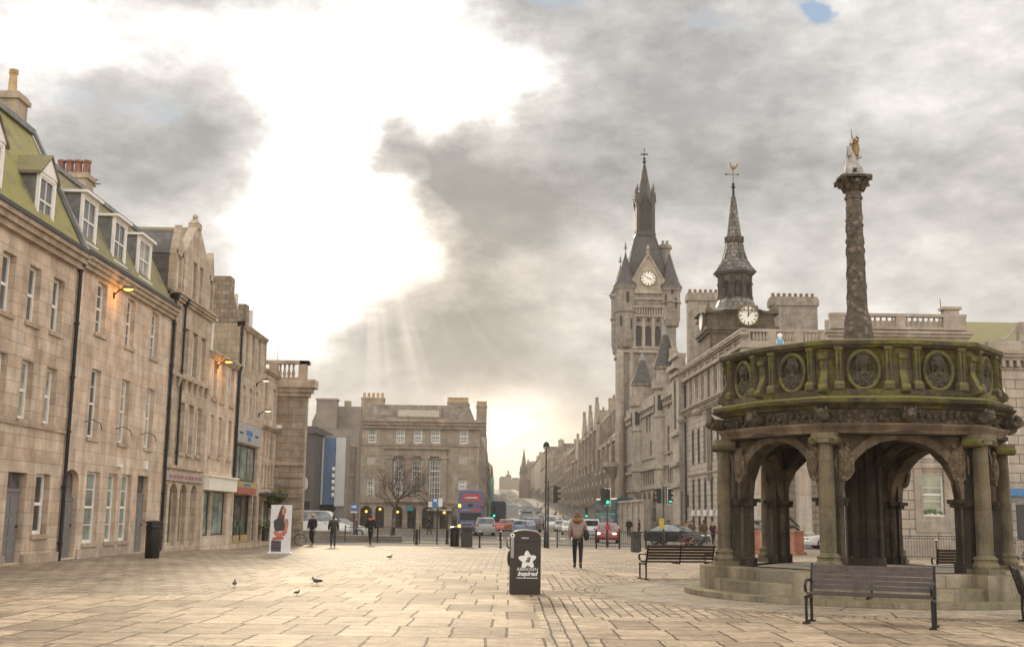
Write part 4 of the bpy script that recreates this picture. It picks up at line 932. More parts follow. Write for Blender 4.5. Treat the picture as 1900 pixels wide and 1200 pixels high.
for c in (-1.34, 0, 1.34):
    z = tz(594); mb.box(c - .1, -.03, z - .3, c + .1, .02, z + .3); mb.box(c - .3, -.032, z - .1, c + .3, .02, z + .1)
part('quatrefoil', mb, DARK, tw)
mb = MB()
z0, z1 = tz(585), tz(571)
for k in range(12): x = -1.98 + k * .36; mb.box(x - .08, -.3, z0, x + .08, .02, z1)
for a, c, o in ((tz(588), z0, .32), (z1, tz(568), .42), (tz(556), tz(553), .25), (tz(647), tz(644), .2), (tz(652), tz(649), .25), (tz(655), tz(652), .4), (tz(803), tz(800), .2), (tz(865), tz(861), .25)): mb.box(-hw - o * .6, -o, a, hw + o * .6, 2 * hw + o, c)
for x in (-2.0, -.67, .67, 2.0): mb.box(x - .16, -.18, tz(648), x + .2, .02, tz(588))
part('string_course', mb, TGP, tw)
mb = MB(); mb.box(-2.6, -.02, tz(545), 2.6, .02, tz(541)); 
for k in range(9): mb.box(-2.2 + k * .5, -.1, tz(544), -2.0 + k * .5, .02, tz(540))
part('clock_stage', mb, TG, tw)
# corner turrets
def turret(cx, cy, r, zb, zt_, apex, corb=True, fin=2.5, slits=True, wm=TG):
    m2 = MB(); pr = [(.2, zb - 2.4), (.5, zb - 2.2), (.55, zb - 1.6), (.85 * r, zb - 1.2), (.9 * r, zb - .6), (r, zb - .1), (r, zb)] if corb else [(r, zb)]
    zm = zb + (zt_ - zb) * .52
    m2.lathe(pr + [(r, zm - .3), (r + .18, zm - .2), (r + .18, zm), (r + .03, zm + .05), (r + .03, zt_ - .6), (r + .2, zt_ - .5), (r + .2, zt_ - .2), (r + .32, zt_ - .15), (r + .32, zt_)], 20, cx, cy); t_ = part('turret', m2, wm, tw, 30)
    m2 = MB(); m2.lathe([(r + .36, zt_ + .002), (r * .98, zt_ + (apex - zt_) * .13), (r * .62, zt_ + (apex - zt_) * .45), (.12, apex)], 20, cx, cy); part('cone_roof', m2, TSL, t_, 40)
    if fin:
        m2 = MB(); m2.lathe([(.1, apex - .3), (.16, apex + .1), (.05, apex + .25), (.05, apex + fin * .45), (.22, apex + fin * .5), (.05, apex + fin * .55), (.02, apex + fin)], 8, cx, cy)
        for k in range(3): z = apex + fin * (.45 + .15 * k); m2.box(cx - .3 + .06 * k, cy - .04, z, cx + .3 - .06 * k, cy + .04, z + .08)
        part('finial', m2, IRON, t_)
    if slits:
        m2 = MB()
        for a, lo in ((-pi / 2 - .55, 1), (-pi / 2 + .5, .6), (-pi / 2 + .1, 0)):
            m2.T = Matrix.Translation((cx, cy, 0)) @ Matrix.Rotation(a, 4, 'Z')
            if not lo: m2.box(r - .05, -.2, zm + 1.0, r + .06, .2, zm + 2.6)
            elif corb: m2.box(r - .05, -.13, zb + lo + .6, r + .035, .13, zb + lo + 2.1)
        part('slit', m2, DARK, t_)
zb = tz(628); zt_ = tz(530)
turret(-3.1, .6, 1.42, zb, zt_, tz(472), True, 2.0)
turret(3.15, .6, 1.42, tz(588), tz(532), tz(470), True, 0)
turret(-3.2, 2 * hw - .6, 1.35, zb, zt_, tz(478), True, 2.0); turret(3.1, 2 * hw - .6, 1.35, zb, zt_, tz(478), True, 2.0)
mb = MB(); mb.T = Matrix.Translation((3.0, 4.2, 0)); zz = tz(440); mb.lathe([(.75, zt), (.75, zz - .9), (1.0, zz - .7), (1.0, zz - .3), (.8, zz - .1)], 8)
for a in (-.3, .3): mb.cyl(a, 0, zz - .1, zz + .5, .2, n=8)
part('chimney', mb, TG, tw, 30)
# roof, clock gable, lantern, spire
zr = tzc(441); hl = 1.3
mb = MB(); mb.frust((-hw + .5, .4, hw - .5, 2 * hw - .4), (-hl, hw - hl, hl, hw + hl), zt - .1, zr); part('roof', mb, TSL, tw, 0)
mb = MB()
for sx in (-1, 1):
    for q in (.4, 2 * hw - .4): mb.tube([((hw - .5) * sx, q, zt), (hl * sx, hw + (hl if q > hw else -hl), zr)], .12, 5)
part('hip', mb, TLD, tw)
gz0, gz1 = tz(545), tz(474); gx = 2.15
mb = MB(); mb.prism([(-gx, gz0), (gx, gz0), (gx, tz(522)), (0, gz1), (-gx, tz(522))], -.25, .5, 'y'); g = part('clock_gable', mb, TGP, tw, 0)
mb = MB()
for sx in (-1, 1): mb.tube([(gx * sx * 1.06, -.3, tz(523)), (0, -.3, gz1 + .15)], .16, 5); mb.box(gx * sx - .3, -.4, tz(526), gx * sx + .3, .3, tz(518))
mb.lathe([(.15, gz1), (.3, gz1 + .4), (.12, gz1 + .7), (.28, gz1 + 1.0), (.05, gz1 + 1.5)], 8, 0, -.1); part('coping', mb, TGP, g)
mb = MB(); mb.prism([(-gx * .9, tz(530)), (gx * .9, tz(530)), (0, gz1 - .5)], .4, 4, 'y'); part('gable_roof', mb, TSL, g, 0)
def clockface(root, cx, y, z, r, hh, mm, rot=0, ringm=None):
    m2 = MB(); m2.T = Matrix.Translation((cx, y, z)) @ Matrix.Rotation(pi / 2, 4, 'X'); m2.cyl(0, 0, 0, .06, r, n=32); f = part('clock_face', m2, CLOCKW, root, 30)
    m2 = MB(); m2.T = Matrix.Translation((cx, y, z)) @ Matrix.Rotation(pi / 2, 4, 'X'); m2.lathe([(r * .97, 0), (r * 1.1, 0), (r * 1.1, .14), (r * .97, .14)], 32, cap=False); part('bezel', m2, ringm or GOLD, f, 30)
    m2 = MB()
    for k in range(12):
        m2.T = Matrix.Translation((cx, y - .07, z)) @ Matrix.Rotation(k * pi / 6, 4, 'Y'); w2 = r * (.09 if k % 3 else .13); m2.box(-w2 / 2, -.012, r * .66, w2 / 2, 0, r * .92)
    part('numeral', m2, IRON, f)
    m2 = MB()
    for ang, ln, wd2 in ((2 * pi * (hh / 12 + mm / 720), .52, .1), (2 * pi * mm / 60, .8, .065)):
        m2.T = Matrix.Translation((cx, y - .1, z)) @ Matrix.Rotation(ang, 4, 'Y'); m2.box(-r * wd2 / 2, -.012, -r * .14, r * wd2 / 2, 0, r * ln)
    part('hands', m2, IRON, f)
clockface(g, 0, -.26, tz(517), 1.05, 3, 51)
zl = tzc(366)
mb = MB(); mb.box(-hl - .15, hw - hl - .15, zr, hl + .15, hw + hl + .15, zr + .35); mb.box(-hl + .1, hw - hl + .1, zr + .35, hl - .1, hw + hl - .1, zl - .4)
for sx in (-1, 1):
    for sy_ in (-1, 1):
        x, y = sx * (hl - .15), hw + sy_ * (hl - .15); mb.box(x - .22, y - .22, zr, x + .22, y + .22, zl); mb.lathe([(.3, zl), (.12, zl + .6), (.2, zl + .7), (.03, zl + 1.7)], 6, x, y); mb.lathe([(.15, zl - 1.2), (.05, zl + .4)], 5, x + sx * .3, y)
part('lantern', mb, TLD, tw, 30)
mb = MB()
for r_ in (0, 1, 2, 3):
    mb.T = Matrix.Translation((0, hw, 0)) @ Matrix.Rotation(r_ * pi / 2, 4, 'Z'); n = 8; z0 = zr + .9; z1 = zl - 1.6
    poly = [(-.75, z0), (.75, z0), (.75, z1), (.4, z1 + .9), (0, z1 + 1.3), (-.4, z1 + .9), (-.75, z1)]; mb.prism(poly, -hl + .04, -hl + .2, 'y')
part('lantern_opening', mb, DARK, tw)
mb = MB()
for r_ in (0, 1, 2, 3):
    mb.T = Matrix.Translation((0, hw, 0)) @ Matrix.Rotation(r_ * pi / 2, 4, 'Z')
    for k in range(6): z = zr + 1.0 + k * .42; mb.box(-.72, -hl - .02, z, .72, -hl + .06, z + .12)
    mb.box(-.06, -hl - .04, zr + .9, .06, -hl + .06, zl - .6); mb.prism([(-.95, zl - 1.7), (.95, zl - 1.7), (0, zl + .5)], -hl - .05, -hl + .02, 'y') if 0 else None
    mb.tube([(-.95, -hl - .03, zl - 1.9), (0, -hl - .03, zl + .2), (.95, -hl - .03, zl - 1.9)], .1, 4)
part('tracery', mb, TLD, tw)
zs_ = tzc(303); mb = MB(); mb.lathe([(hl * .98, zl - .8), (hl * .6, zl + 1.2), (.1, zs_)], 8, 0, hw, a0=pi / 8)
for k in range(8):
    for i in range(11):
        t = i / 11; r_ = hl * .62 * (1 - t) + .12 * t; a = pi / 8 + pi * k / 4; mb.ball((r_ * cos(a), hw + r_ * sin(a), zl + 1.1 + t * (zs_ - zl - 1.2)), .11, 5, 3)
part('spire', mb, TLD, tw, 30)
zf = tzc(275); mb = MB(); mb.lathe([(.12, zs_ - .2), (.3, zs_ + .2), (.1, zs_ + .4), (.24, zs_ + .7), (.04, zs_ + .9), (.04, zf)], 8, 0, hw)
mb.box(-.55, hw - .05, zs_ + 1.25, .55, hw + .05, zs_ + 1.38); mb.box(-.05, hw - .55, zs_ + 1.25, .05, hw + .55, zs_ + 1.38)
for x in (-.35, .35): mb.ball((x, hw, zs_ + 1.31), .14, 6, 4)
mb.ball((0, hw, zs_ + 1.31), .2, 6, 4); mb.ball((0, hw, zf - .3), .12, 6, 4); part('finial', mb, IRON, tw)
mb = MB(); mb.tube([(-3.9, 1, tz(546)), (-6.6, .5, tz(545))], .06, 5); part('flagpole', mb, WHITE, tw)
# street side of the shaft: slim buttress, pipe and corbelled balcony
mb = MB(); mb.cyl(-hw, 0, 0, tz(650), .55, n=14); mb.cyl(-hw + 1.5, -.1, 0, tz(655), .35, n=10)
mb.lathe([(.3, tz(890)), (.9, tz(876)), (1.3, tz(868)), (1.5, tz(866)), (1.5, tz(858))], 16, -hw - 1.0, .8); part('buttress', mb, TGP, tw, 30)
# ---- gothic range between the tower and the granite block
b = tfac('town_hall', 'gothic granite range with two round turrets between clock tower and classical block', 163.0); L = 163.0 - 117.2
def sY(Y): return (163.0 - Y) * 1.0008
zpar = 15.4
ops = []
for px in (1170.5,): pass
def pw(x0, y0, x1, y1, arch=0):
    r = b.rect(x0, y0, x1, y1); return (r[0], r[1], r[2], r[3], arch) if arch else r
ops = [pw(1198.5, 804, 1201.8, 754, 1), pw(1203.5, 803, 1208.5, 748, 1), pw(1206, 846, 1209.5, 815), pw(1239.5, 760, 1242.5, 731), pw(1247, 756, 1251, 728), pw(1238.5, 848, 1242, 787, 1), pw(1247.5, 846, 1252, 782, 1),
       pw(1172.5, 842, 1175, 772)]
ops += [pw(1193.5 + 4.2 * k, 902 - .6 * k, 1196 + 4.3 * k, 872 - .8 * k, 1) for k in range(5)] + [pw(1239 + 3.9 * k, 897 - .5 * k, 1241.6 + 3.9 * k, 864 - .8 * k, 1) for k in range(5)]
gr = [pw(1193.5 + 8.6 * k, 968, 1199.5 + 8.7 * k, 912 - .7 * k, 1) for k in range(3)] + [pw(1249, 975, 1256, 911, 1), pw(1263, 978, 1269.5, 908, 1)]
mb = MB(); facade(mb, L, zpar, ops + gr, .09); shell(mb, L, zpar, 14, top=True); b.part('wall', mb, TGP, 0)
for o in ops + gr: window(b.o, o, .09, 2 if o[2] - o[0] > 1.2 else 1, 2, (TG, GLD), fr=.1)
mb = MB()
for z, h, o in ((b.at(1225, 867).z, .35, .3), (b.at(1225, 905).z, .3, .22), (zpar - 1.2, .3, .25), (zpar - .5, .5, .45), (zpar, .9, .2), (b.at(1225, 862).z + 1.0, .2, .15)): mb.box(0, -o, z, L, .06 + o * .01, z + h)
for k in range(30): mb.box(.4 + k * 1.5, -.32, zpar - .9, .8 + k * 1.5, 0, zpar - .505)
b.part('string_course', mb, TGP)
for nm, px, yw, ytop, yb, yapex, r in (('turret', 1188, 712, 740, 905, 655, 1.35), ('turret', 1231, 680, 706, 905, 603, 1.25)):
    s = b.at(px, 850); s = s.x; zc_, za, zp = b.at(px, yw).z, b.at(px, yapex).z, b.at(px, ytop).z; z0 = b.at(px, 912).z
    m2 = MB(); m2.lathe([(.5, z0 - 1.2), (r * .9, z0 - .2), (r, z0), (r, z0 + 2.4), (r + .2, z0 + 2.5), (r + .2, z0 + 2.75), (r, z0 + 2.8), (r, zp - 4.2), (r + .15, zp - 4.15), (r + .15, zp - 3.95), (r, zp - 3.9), (r, zp - 1.2), (r + .35, zp - .9), (r + .35, zp), (r - .2, zp + .01), (r - .2, zc_ - .4), (r + .05, zc_ - .25), (r + .05, zc_)], 24, s, .3); t_ = b.part('turret', m2, TGP, 30)
    m2 = MB(); m2.lathe([(r + .12, zc_ + .003), (r * .75, zc_ + (za - zc_) * .3), (r * .28, zc_ + (za - zc_) * .78)], 20, s, .3); part('cone_roof', m2, FISH, t_, 40)
    m2 = MB(); m2.lathe([(r * .3, zc_ + (za - zc_) * .77), (.1, za)], 12, s, .3); m2.lathe([(.06, za - .2), (.04, za + .6), (.15, za + .75), (.03, za + .9), (.015, za + 2.2)], 6, s, .3); part('finial', m2, LEAD, t_)
    m2 = MB()
    for k in range(16): a = 2 * pi * k / 16; m2.box(s + (r + .06) * cos(a) - .1, .3 + (r + .06) * sin(a) - .1, zc_ - .2, s + (r + .06) * cos(a) + .1, .3 + (r + .06) * sin(a) + .1, zc_ - .02)
    part('corbel', m2, TG, t_)
    m2 = MB(); m2.T = Matrix.Translation((s, .3, 0)) @ Matrix.Rotation(-.35, 4, 'Z'); m2.box(-.3, -r - .06, zp - 3.4, .3, -r + .1, zp - 1.7); m2.T = Matrix.Translation((s, .3, 0)) @ Matrix.Rotation(.9, 4, 'Z'); m2.box(-.3, -r - .06, zp - 3.4, .3, -r + .1, zp - 1.7); part('slit', m2, DARK, t_)
# projecting bay with a tall arched window
p = b.at(1259, 700).x; q = L + .0; zb_ = b.at(1262, 668).z
m2 = MB(); m2.T = Matrix.Translation((p, -.7, 0)); bw = q - p
ar = (bw * .22, b.at(1262, 800).z, bw * .6, b.at(1262, 706).z, 1.0)
facade(m2, bw, zb_, [ar], .12, 0); shell(m2, bw, zb_, .7, 0, True); bay = b.part('bay', m2, TGP, 0)
window(bay, (p + ar[0], ar[1], p + ar[2], ar[3], 1.0), .12, 2, 3, (TG, GLD), fr=.12, y=-.7, rail=0)
m2 = MB()
for z, h, o in ((zb_ - 1.9, .4, .25), (zb_ - 1.2, .5, .5), (zb_, .35, .3), (b.at(1262, 800).z - .6, .35, .3), (b.at(1262, 866).z, .4, .3), (b.at(1262, 905).z, .3, .2)): m2.box(p - o, -.7 - o, z, q + .02, .1, z + h)
m2.box(p, -.95, zb_ + .35, p + .7, -.3, zb_ + 1.3); part('cornice', m2, TGP, bay)
m2 = MB(); m2.prism([(1.5, 15.4), (6.5, 20), (12, 15.4)], 0, L, 'x'); b.part('roof', m2, TSL, 0)
m2 = MB(); m2.box(sY(140), 5, 15, sY(125), 8, atY(1270, 598, 132).z); 
for k in range(12): m2.box(sY(140) + .2 + k * 1.25, 4.9, atY(1270, 598, 132).z, sY(140) + .8 + k * 1.25, 5.5, atY(1270, 598, 132).z + .5)
b.part('crenellated_wall', m2, TG, 0)
# enclosing wall in front of the range
wl = b.at(1165, 892); wr = b.at(1252, 892)
m2 = MB(); m2.box(wl.x, -3.2, -.1, wr.x, -2.8, 3.6); m2.box(wl.x - .1, -3.35, 3.6, wr.x + .1, -2.65, 3.85)
for k in range(9): x = wl.x + k * (wr.x - wl.x) / 8; m2.box(x - .3, -3.35, -.1, x + .3, -2.65, 3.601)
gw_ = Bld('boundary_wall', 'pale panelled stone wall standing before the gothic range', 'wall', (FX(163), 163, -.3), FRZ); gw_.part('wall', m2, TGP, 0)
# ---- classical granite block
Y1, Y0_ = 117.0, 91.8
b = tfac('granite_block', 'classical granite block with strip windows, cornices and a roof balustrade beside the cross', Y1); L = (Y1 - Y0_) * 1.0008; H = 16.2
bays = [(Y1 - y) * 1.0008 for y in (113.8, 111, 108.2, 105.4, 102.6, 99.8, 97, 94.2)]
zA = [b.at(1309.5, y).z for y in (735, 695, 857, 789, 945, 885, 1000, 958, 760, 880, 868)]
ops = []
for s in bays:
    ops += [(s - .55, zA[0], s + .55, zA[1]), (s - .6, zA[2], s + .6, zA[3]), (s - .6, zA[4], s + .6, zA[5]), (s - .6, .3, s + .6, zA[7])]
mb = MB(); facade(mb, L, H, ops, .12); shell(mb, L, H, 16, top=True); b.part('wall', mb, TGR, 0)
for o in ops: window(b.o, o, .12, 1, 2, (DGREY, GLD), fr=.08)
mb = MB()
for z, h, o in ((zA[8], .35, .3), (zA[8] + .35, .4, .6), (zA[1] + .6, .4, .35), (zA[1] + 1.0, .4, .7), (zA[9], .25, .12)): cornice(mb, 0, L, z, h, o)
for k, s in enumerate(bays):
    for q in (-1.0, 1.0): mb.box(s + q - .28, -.16, zA[8] + .752, s + q + .28, .02, zA[1] + .6)
b.part('cornice', mb, TGP)
zbal = b.at(1300, 688).z; zbt = b.at(1300, 664).z
mb = MB(); mb.box(-.1, -.45, zbal - .3, L + .45, .2, zbal); mb.box(-.1, -.42, zbt - .2, L + .42, -.05, zbt)
for k in range(10): s = L * k / 9; mb.box(s - .35, -.4, zbal, s + .35, -.06, zbt - .2)
mb.box(.3, -.2, zbal, L - .3, -.12, zbt - .35) ; b.part('parapet', mb, TGP)
for k, s in enumerate(bays):
    m2 = MB(); m2.box(s - .5, -.12, zA[4] - .55, s + .5, .02, zA[4] - .05); b.part('window_box', m2, WHITE)
mb = MB(); mb.tube([(.4, -.2, 0), (.4, -.2, H - 1)], .09, 6); b.part('downpipe', mb, IRON)
mb = MB(); mb.ball((1.0, -.7, zA[8] - .3), (.3, .5, .35), 8, 5); mb.ball((9, -.7, zA[8] - .2), (.3, .5, .35), 8, 5); b.part('carved_boss', mb, TGP)
# east front of the same block, giant columns
e = Bld('portico_building', 'granite front with giant pale round columns glimpsed through the left arch of the cross', 'building', (FX(Y0_) + .05, Y0_ + .01, -.3), 0); We = 15.5
cxs = [e.at(x, 950).x for x in (1403, 1484, 1566, 1648)]
dr = e.rect(1497, 985, 1509, 872); drs = [(cxs[1] + .9, .9, cxs[1] + 2.6, 6.2), (cxs[2] + .9, .9, cxs[2] + 2.6, 6.2)]
mb = MB(); facade(mb, We, H, drs, .5); shell(mb, We, H, 16, top=True); e.part('wall', mb, TGR, 0)
for o in drs: door(e.o, o, BLACK, .5, .25)
colb = MB(); colb.box(-.8, -.8, .3, .8, .8, .7); colb.lathe([(.75, .7), (.78, .85), (.66, 1.0), (.62, 1.1), (.60, 5), (.52, 10.4), (.62, 10.5), (.8, 10.9)], 28); colb.box(-.8, -.8, 10.9, .8, .8, 11.2)
ca = colb.mesh('column', stone('column_granite', (.44, .385, .31), 9, 1.9, .02, .6, .05, stain=.25, rough=.7), 30)
for x in cxs: part('column', ca, None, e.o, loc=(x, -1.3, 0))
mb = MB(); mb.box(-.3, -2.2, 11.2, We, .05, 12.4); mb.box(-.6, -2.5, 12.4, We, .06, 12.9); mb.box(-.2, -2.4, -.1, We, .02, .3); e.part('entablature', mb, TGP)
z0, z1 = e.at(1460, 634).z, e.at(1460, 612).z
mb = MB(); cornice(mb, 0, We, z0 - 1.2, .9, .6); mb.box(-.3, -.4, z0 - .3, We, .2, z0); mb.box(-.3, -.35, z1 - .22, We, .0, z1)
for k in range(8): x = -.1 + k * 2.1; mb.box(x - .3, -.33, z0, x + .35, -.02, z1 - .22)
e.part('balustrade', mb, TGP)
m2 = MB()
for k in range(7):
    for i in range(5): m2.lathe([(.07, z0), (.16, z0 + .25), (.06, z0 + .7), (.1, z1 - .22)], 8, .55 + k * 2.1 + i * .27, -.18)
e.part('baluster', m2, TGP)
q = e.at(1447, 632, -.45); m2 = MB(); m2.ball((q.x, -.45, q.z - .1), (.32, .1, .36), 10, 6); m2.ball((q.x, -.45, q.z + .42), (.22, .1, .2), 8, 5); hs = e.part('heraldic_carving', m2, WHITE); m2 = MB(); m2.prism([(q.x - .25, q.z + .15), (q.x + .25, q.z + .15), (q.x + .22, q.z - .25), (q.x, q.z - .45), (q.x - .22, q.z - .25)], -.6, -.5, 'y'); part('shield', m2, plain('heraldic_blue', (.12, .32, .5), .5), hs, 0)
m2 = MB(); m2.tube([(cxs[0] + .9, -.1, .2), (cxs[0] + .9, -.1, 8)], .07, 6); m2.ball((cxs[0] + .95, -.3, 5.2), (.12, .2, .3), 8, 5); e.part('downpipe', m2, WHITE)
# ---- broad chimney stacks
def stack(label, x0, y0, x1, y1, Y, n):
    a = atY(x0, y1, Y); c = atY(x1, y0, Y); root = thing('chimney_stack', label, 'chimney', (a.x, Y, 0), 0)
    w_ = c.x - a.x; m2 = MB(); m2.box(0, 0, 12, w_, 1.4, c.z - .9); m2.box(-.15, -.15, c.z - .9, w_ + .15, 1.55, c.z - .25); m2.box(-.05, -.05, c.z - .25, w_ + .05, 1.45, c.z); part('stack', m2, stone('mossy_chimney', (.29, .255, .21), .7, .35, .01, .7, .12, stain=.45, moss=.3), root, 0)
    for k in range(n):
        m2 = MB(); m2.cyl((k + .5) * w_ / n, .7, c.z, c.z + .45, .19, .16, 10); part('chimney_pot', m2, POT, root)
stack('broad granite chimney stack left of the tolbooth spire', 1278, 543, 1345, 640, 124, 7)
stack('broad granite chimney stack right of the tolbooth spire', 1434, 551, 1516, 640, 112, 8)
# ---- tolbooth spire
TB = 105.0
def bz(y): return atY(1378, y, TB + (3.0 if y < 560 else 0)).z
bx = atY(1376, 560, TB).x; tb = thing('tolbooth_spire', 'old tolbooth steeple with white clock, ogee lead roof and gilded weathercock', 'tower', (bx, TB, 0), 0)
TBS = stone('tolbooth_stone', (.105, .08, .055), .7, .35, .015, .6, .2, stain=.7, moss=.15); TBL = stone('tolbooth_lead', (.17, .15, .13), .5, .4, .05, .25, .3, stain=1.0, rough=.5); TBD = stone('tolbooth_wood', (.07, .055, .045), .3, .8, .03, .5, .3, stain=.7)
h = 3.0
mb = MB(); mb.box(-h, 0, 5, h, 2 * h, bz(618)); mb.box(-h - .35, -.35, bz(612), h + .35, 2 * h + .35, bz(606)); mb.box(-h - .2, -.2, bz(618), h + .2, 2 * h + .2, bz(612)); mb.box(-h, 0, bz(606), h, 2 * h, bz(582)); mb.box(-h - .3, -.3, bz(582), h + .3, 2 * h + .3, bz(577)); part('tower_base', mb, TBS, tb, 0)
for sx in (-1, 1):
    m2 = MB(); m2.frust((-.35, -.35, .35, .35), (-.25, -.25, .25, .25), bz(582), bz(572)); m2.lathe([(.25, bz(572)), (.03, bz(560))], 4); part('pinnacle', m2, TBS, tb, loc=(sx * (h + .05), .2, 0)) 
zc0 = bz(577); hc = 1.52
mb = MB(); mb.lathe([(h * 1.35, zc0), (h * .95, zc0 + .35), (hc * 1.3, zc0 + .8), (hc * 1.08, bz(556))], 8, 0, h, a0=pi / 8, cap=False); part('skirt_roof', mb, TBL, tb, 20)
clockface(tb, atY(1386, 587, TB).x - bx, -.5, bz(587), .88, 12, 7, ringm=GOLD)
m2 = MB(); m2.box(-.95 + .45, -.44, bz(606) + .02, .95 + .45, .0, bz(568)); part('clock_box', m2, TBS, tb)
m2 = MB(); m2.T = Matrix.Translation((-h - .4, 2.2, bz(590))) @ Matrix.Rotation(-pi / 2, 4, 'Y'); m2.cyl(0, 0, 0, .06, .85, n=28); part('clock_face', m2, CLOCKW, tb, 30)
m2 = MB(); m2.box(-h - .34, 1.3, bz(606), -h, 3.1, bz(575)); part('clock_box', m2, TBS, tb)
z0, z1 = bz(558), bz(513)
mb = MB(); mb.lathe([(hc * .8, z0), (hc * .8, z1)], 8, 0, h, a0=pi / 8)
for k in range(8):
    a = pi / 8 + pi * k / 4; mb.T = Matrix.Translation((hc * cos(a), h + hc * sin(a), 0)) @ Matrix.Rotation(a, 4, 'Z'); mb.box(-.3, -.24, z0, .08, .24, z1); mb.box(-.3, -.3, z0, .14, .3, z0 + .3); mb.box(-.3, -.3, z1 - .9, .14, .3, z1 - .7)
part('lantern', mb, TBD, tb, 20)
mb = MB()
for k in range(8):
    a = pi * k / 4; mb.T = Matrix.Translation((0, h, 0)) @ Matrix.Rotation(a + pi / 2, 4, 'Z'); q = hc * cos(pi / 8); w2 = hc * sin(pi / 8) - .2
    facade(mb, 2 * w2, z1, [(.12, z0 + .5, 2 * w2 - .12, z1 - .35, 1)], .15, z1 - 1.2) if 0 else None
    n = 8
    for i in range(n):
        a0, a1 = pi * i / n, pi * (i + 1) / n; zz = z1 - .95
        mb.add([(-w2 * cos(a0), -q, zz + w2 * sin(a0)), (-w2 * cos(a1), -q, zz + w2 * sin(a1)), (-w2 * cos(a1), -q, z1), (-w2 * cos(a0), -q, z1)], [(0, 1, 2, 3)])
part('lantern_arch', mb, TBS, tb, 0)
mb = MB(); mb.lathe([(hc * 1.12, z1 - .02), (hc * 1.25, z1 + .1), (hc * 1.25, z1 + .3), (hc * 1.3, z1 + .35)], 8, 0, h, a0=pi / 8); part('lantern_cornice', mb, TBS, tb, 20)
P_ = [(hc * 1.34, bz(508)), (hc * 1.05, bz(498)), (hc * .78, bz(485)), (hc * .6, bz(468)), (hc * .5, bz(452))]
mb = MB(); mb.lathe(P_, 8, 0, h, a0=pi / 8)
for k in range(8):
    a = pi / 8 + pi * k / 4; mb.tube([(r_ * cos(a) * 1.01, h + r_ * sin(a) * 1.01, z) for r_, z in P_], .09, 5)
    for i in range(len(P_) - 1):
        a2 = a + pi / 4; (r0, za), (r1, zb2) = P_[i], P_[i + 1]
        for (u, v) in (((r0, a, za), (r1, a2, zb2)), ((r0, a2, za), (r1, a, zb2))):
            mb.tube([(u[0] * cos(u[1]), h + u[0] * sin(u[1]), u[2]), (v[0] * cos(v[1]), h + v[0] * sin(v[1]), v[2])], .05, 4)
part('ogee_roof', mb, TBL, tb, 20)
mb = MB(); r_ = hc * .56; mb.lathe([(r_ * .85, bz(453)), (r_ * 1.1, bz(450)), (r_ * 1.1, bz(447)), (r_ * .8, bz(446))], 8, 0, h, a0=pi / 8)
for k in range(16): a = pi * k / 8; mb.box(r_ * cos(a) - .07, h + r_ * sin(a) - .07, bz(448), r_ * cos(a) + .07, h + r_ * sin(a) + .07, bz(441))
mb.lathe([(r_ * 1.08, bz(442)), (r_ * 1.08, bz(440.5)), (r_ * .95, bz(440.5))], 8, 0, h, a0=pi / 8, cap=False); part('gallery', mb, TBD, tb, 20)
mb = MB(); mb.lathe([(hc * .46, bz(447)), (.17, bz(366))], 8, 0, h, a0=pi / 8)
for k in range(8): a = pi / 8 + pi * k / 4; mb.tube([(hc * .46 * cos(a), h + hc * .46 * sin(a), bz(447)), (.17 * cos(a), h + .17 * sin(a), bz(366))], .05, 4)
part('spire', mb, TBL, tb, 20)
mb = MB(); mb.lathe([(.2, bz(367)), (.13, bz(364)), (.11, bz(350)), (.25, bz(348)), (.1, bz(345)), (.16, bz(342)), (.03, bz(339)), (.03, bz(316))], 8, 0, h); part('finial', mb, IRON, tb)
vz = bz(324); mb = MB(); mb.box(-.6, h - .03, vz - .04, .55, h + .03, vz + .04); mb.ball((.5, h, vz), (.12, .04, .14), 6, 4)
mb.add([(-.6, h, vz - .12), (-.6, h, vz + .12), (-.85, h, vz)], [(0, 1, 2), (2, 1, 0)])
cz = bz(312); mb.ball((.02, h, cz), (.26, .07, .2), 10, 6); mb.tube([(-.15, h, cz + .05), (-.25, h, cz + .3), (-.2, h, cz + .42)], [.09, .07, .08], 6); mb.tube([(-.26, h, cz + .42), (-.36, h, cz + .38)], [.04, .01], 5); mb.tube([(.2, h, cz), (.38, h, cz + .2), (.42, h, cz + .42), (.34, h, cz + .5)], [.1, .12, .1, .02], 6); mb.ball((-.2, h, cz + .52), (.08, .02, .05), 6, 4); part('weathercock', mb, GOLD, tb)
# ---- building behind the cross with the sash window, balustrade above
Yr = 62.0; zg = -.3
b = Bld('balustraded_building', 'rusticated granite building behind the cross, its sash window framed by the right arch', 'building', (atY(1545, 620, Yr).x, Yr, zg), 0)
We = b.at(1786, 600).x + 9.0; Wt = b.at(1786, 600).x
H = b.at(1700, 614).z; zl_ = b.at(1850, 652).z
w1 = b.rect(1713, 955, 1750, 879); others = [(w1[0] - 3.1, w1[1], w1[2] - 3.1, w1[3]), (w1[0] + 9.6, w1[1], w1[2] + 9.6, w1[3])]
upw = [(w1[0] + d, 5.9, w1[2] + d, 8.3) for d in (-3.1, 0)]
sd_ = b.rect(1888, 1000, 1930, 922); ops = [w1, others[0], sd_] + upw
mb = MB(); facade(mb, We, zl_, [o for o in ops], .25); shell(mb, We, zl_, 2.5, top=True); b.part('wall', mb, TGR, 0)
mb = MB(); facade(mb, Wt, H, [], .2, zl_ + .01); shell(mb, Wt, H, 2.4, zl_ + .01, True); b.part('attic', mb, TGP, 0)
for o in [w1, others[0]] + upw: window(b.o, o, .25, 1, 3, (WHITE, glassm('curtained_glass', (.20, .21, .14), .08)), fr=.09, rail=.5)
mb = MB()
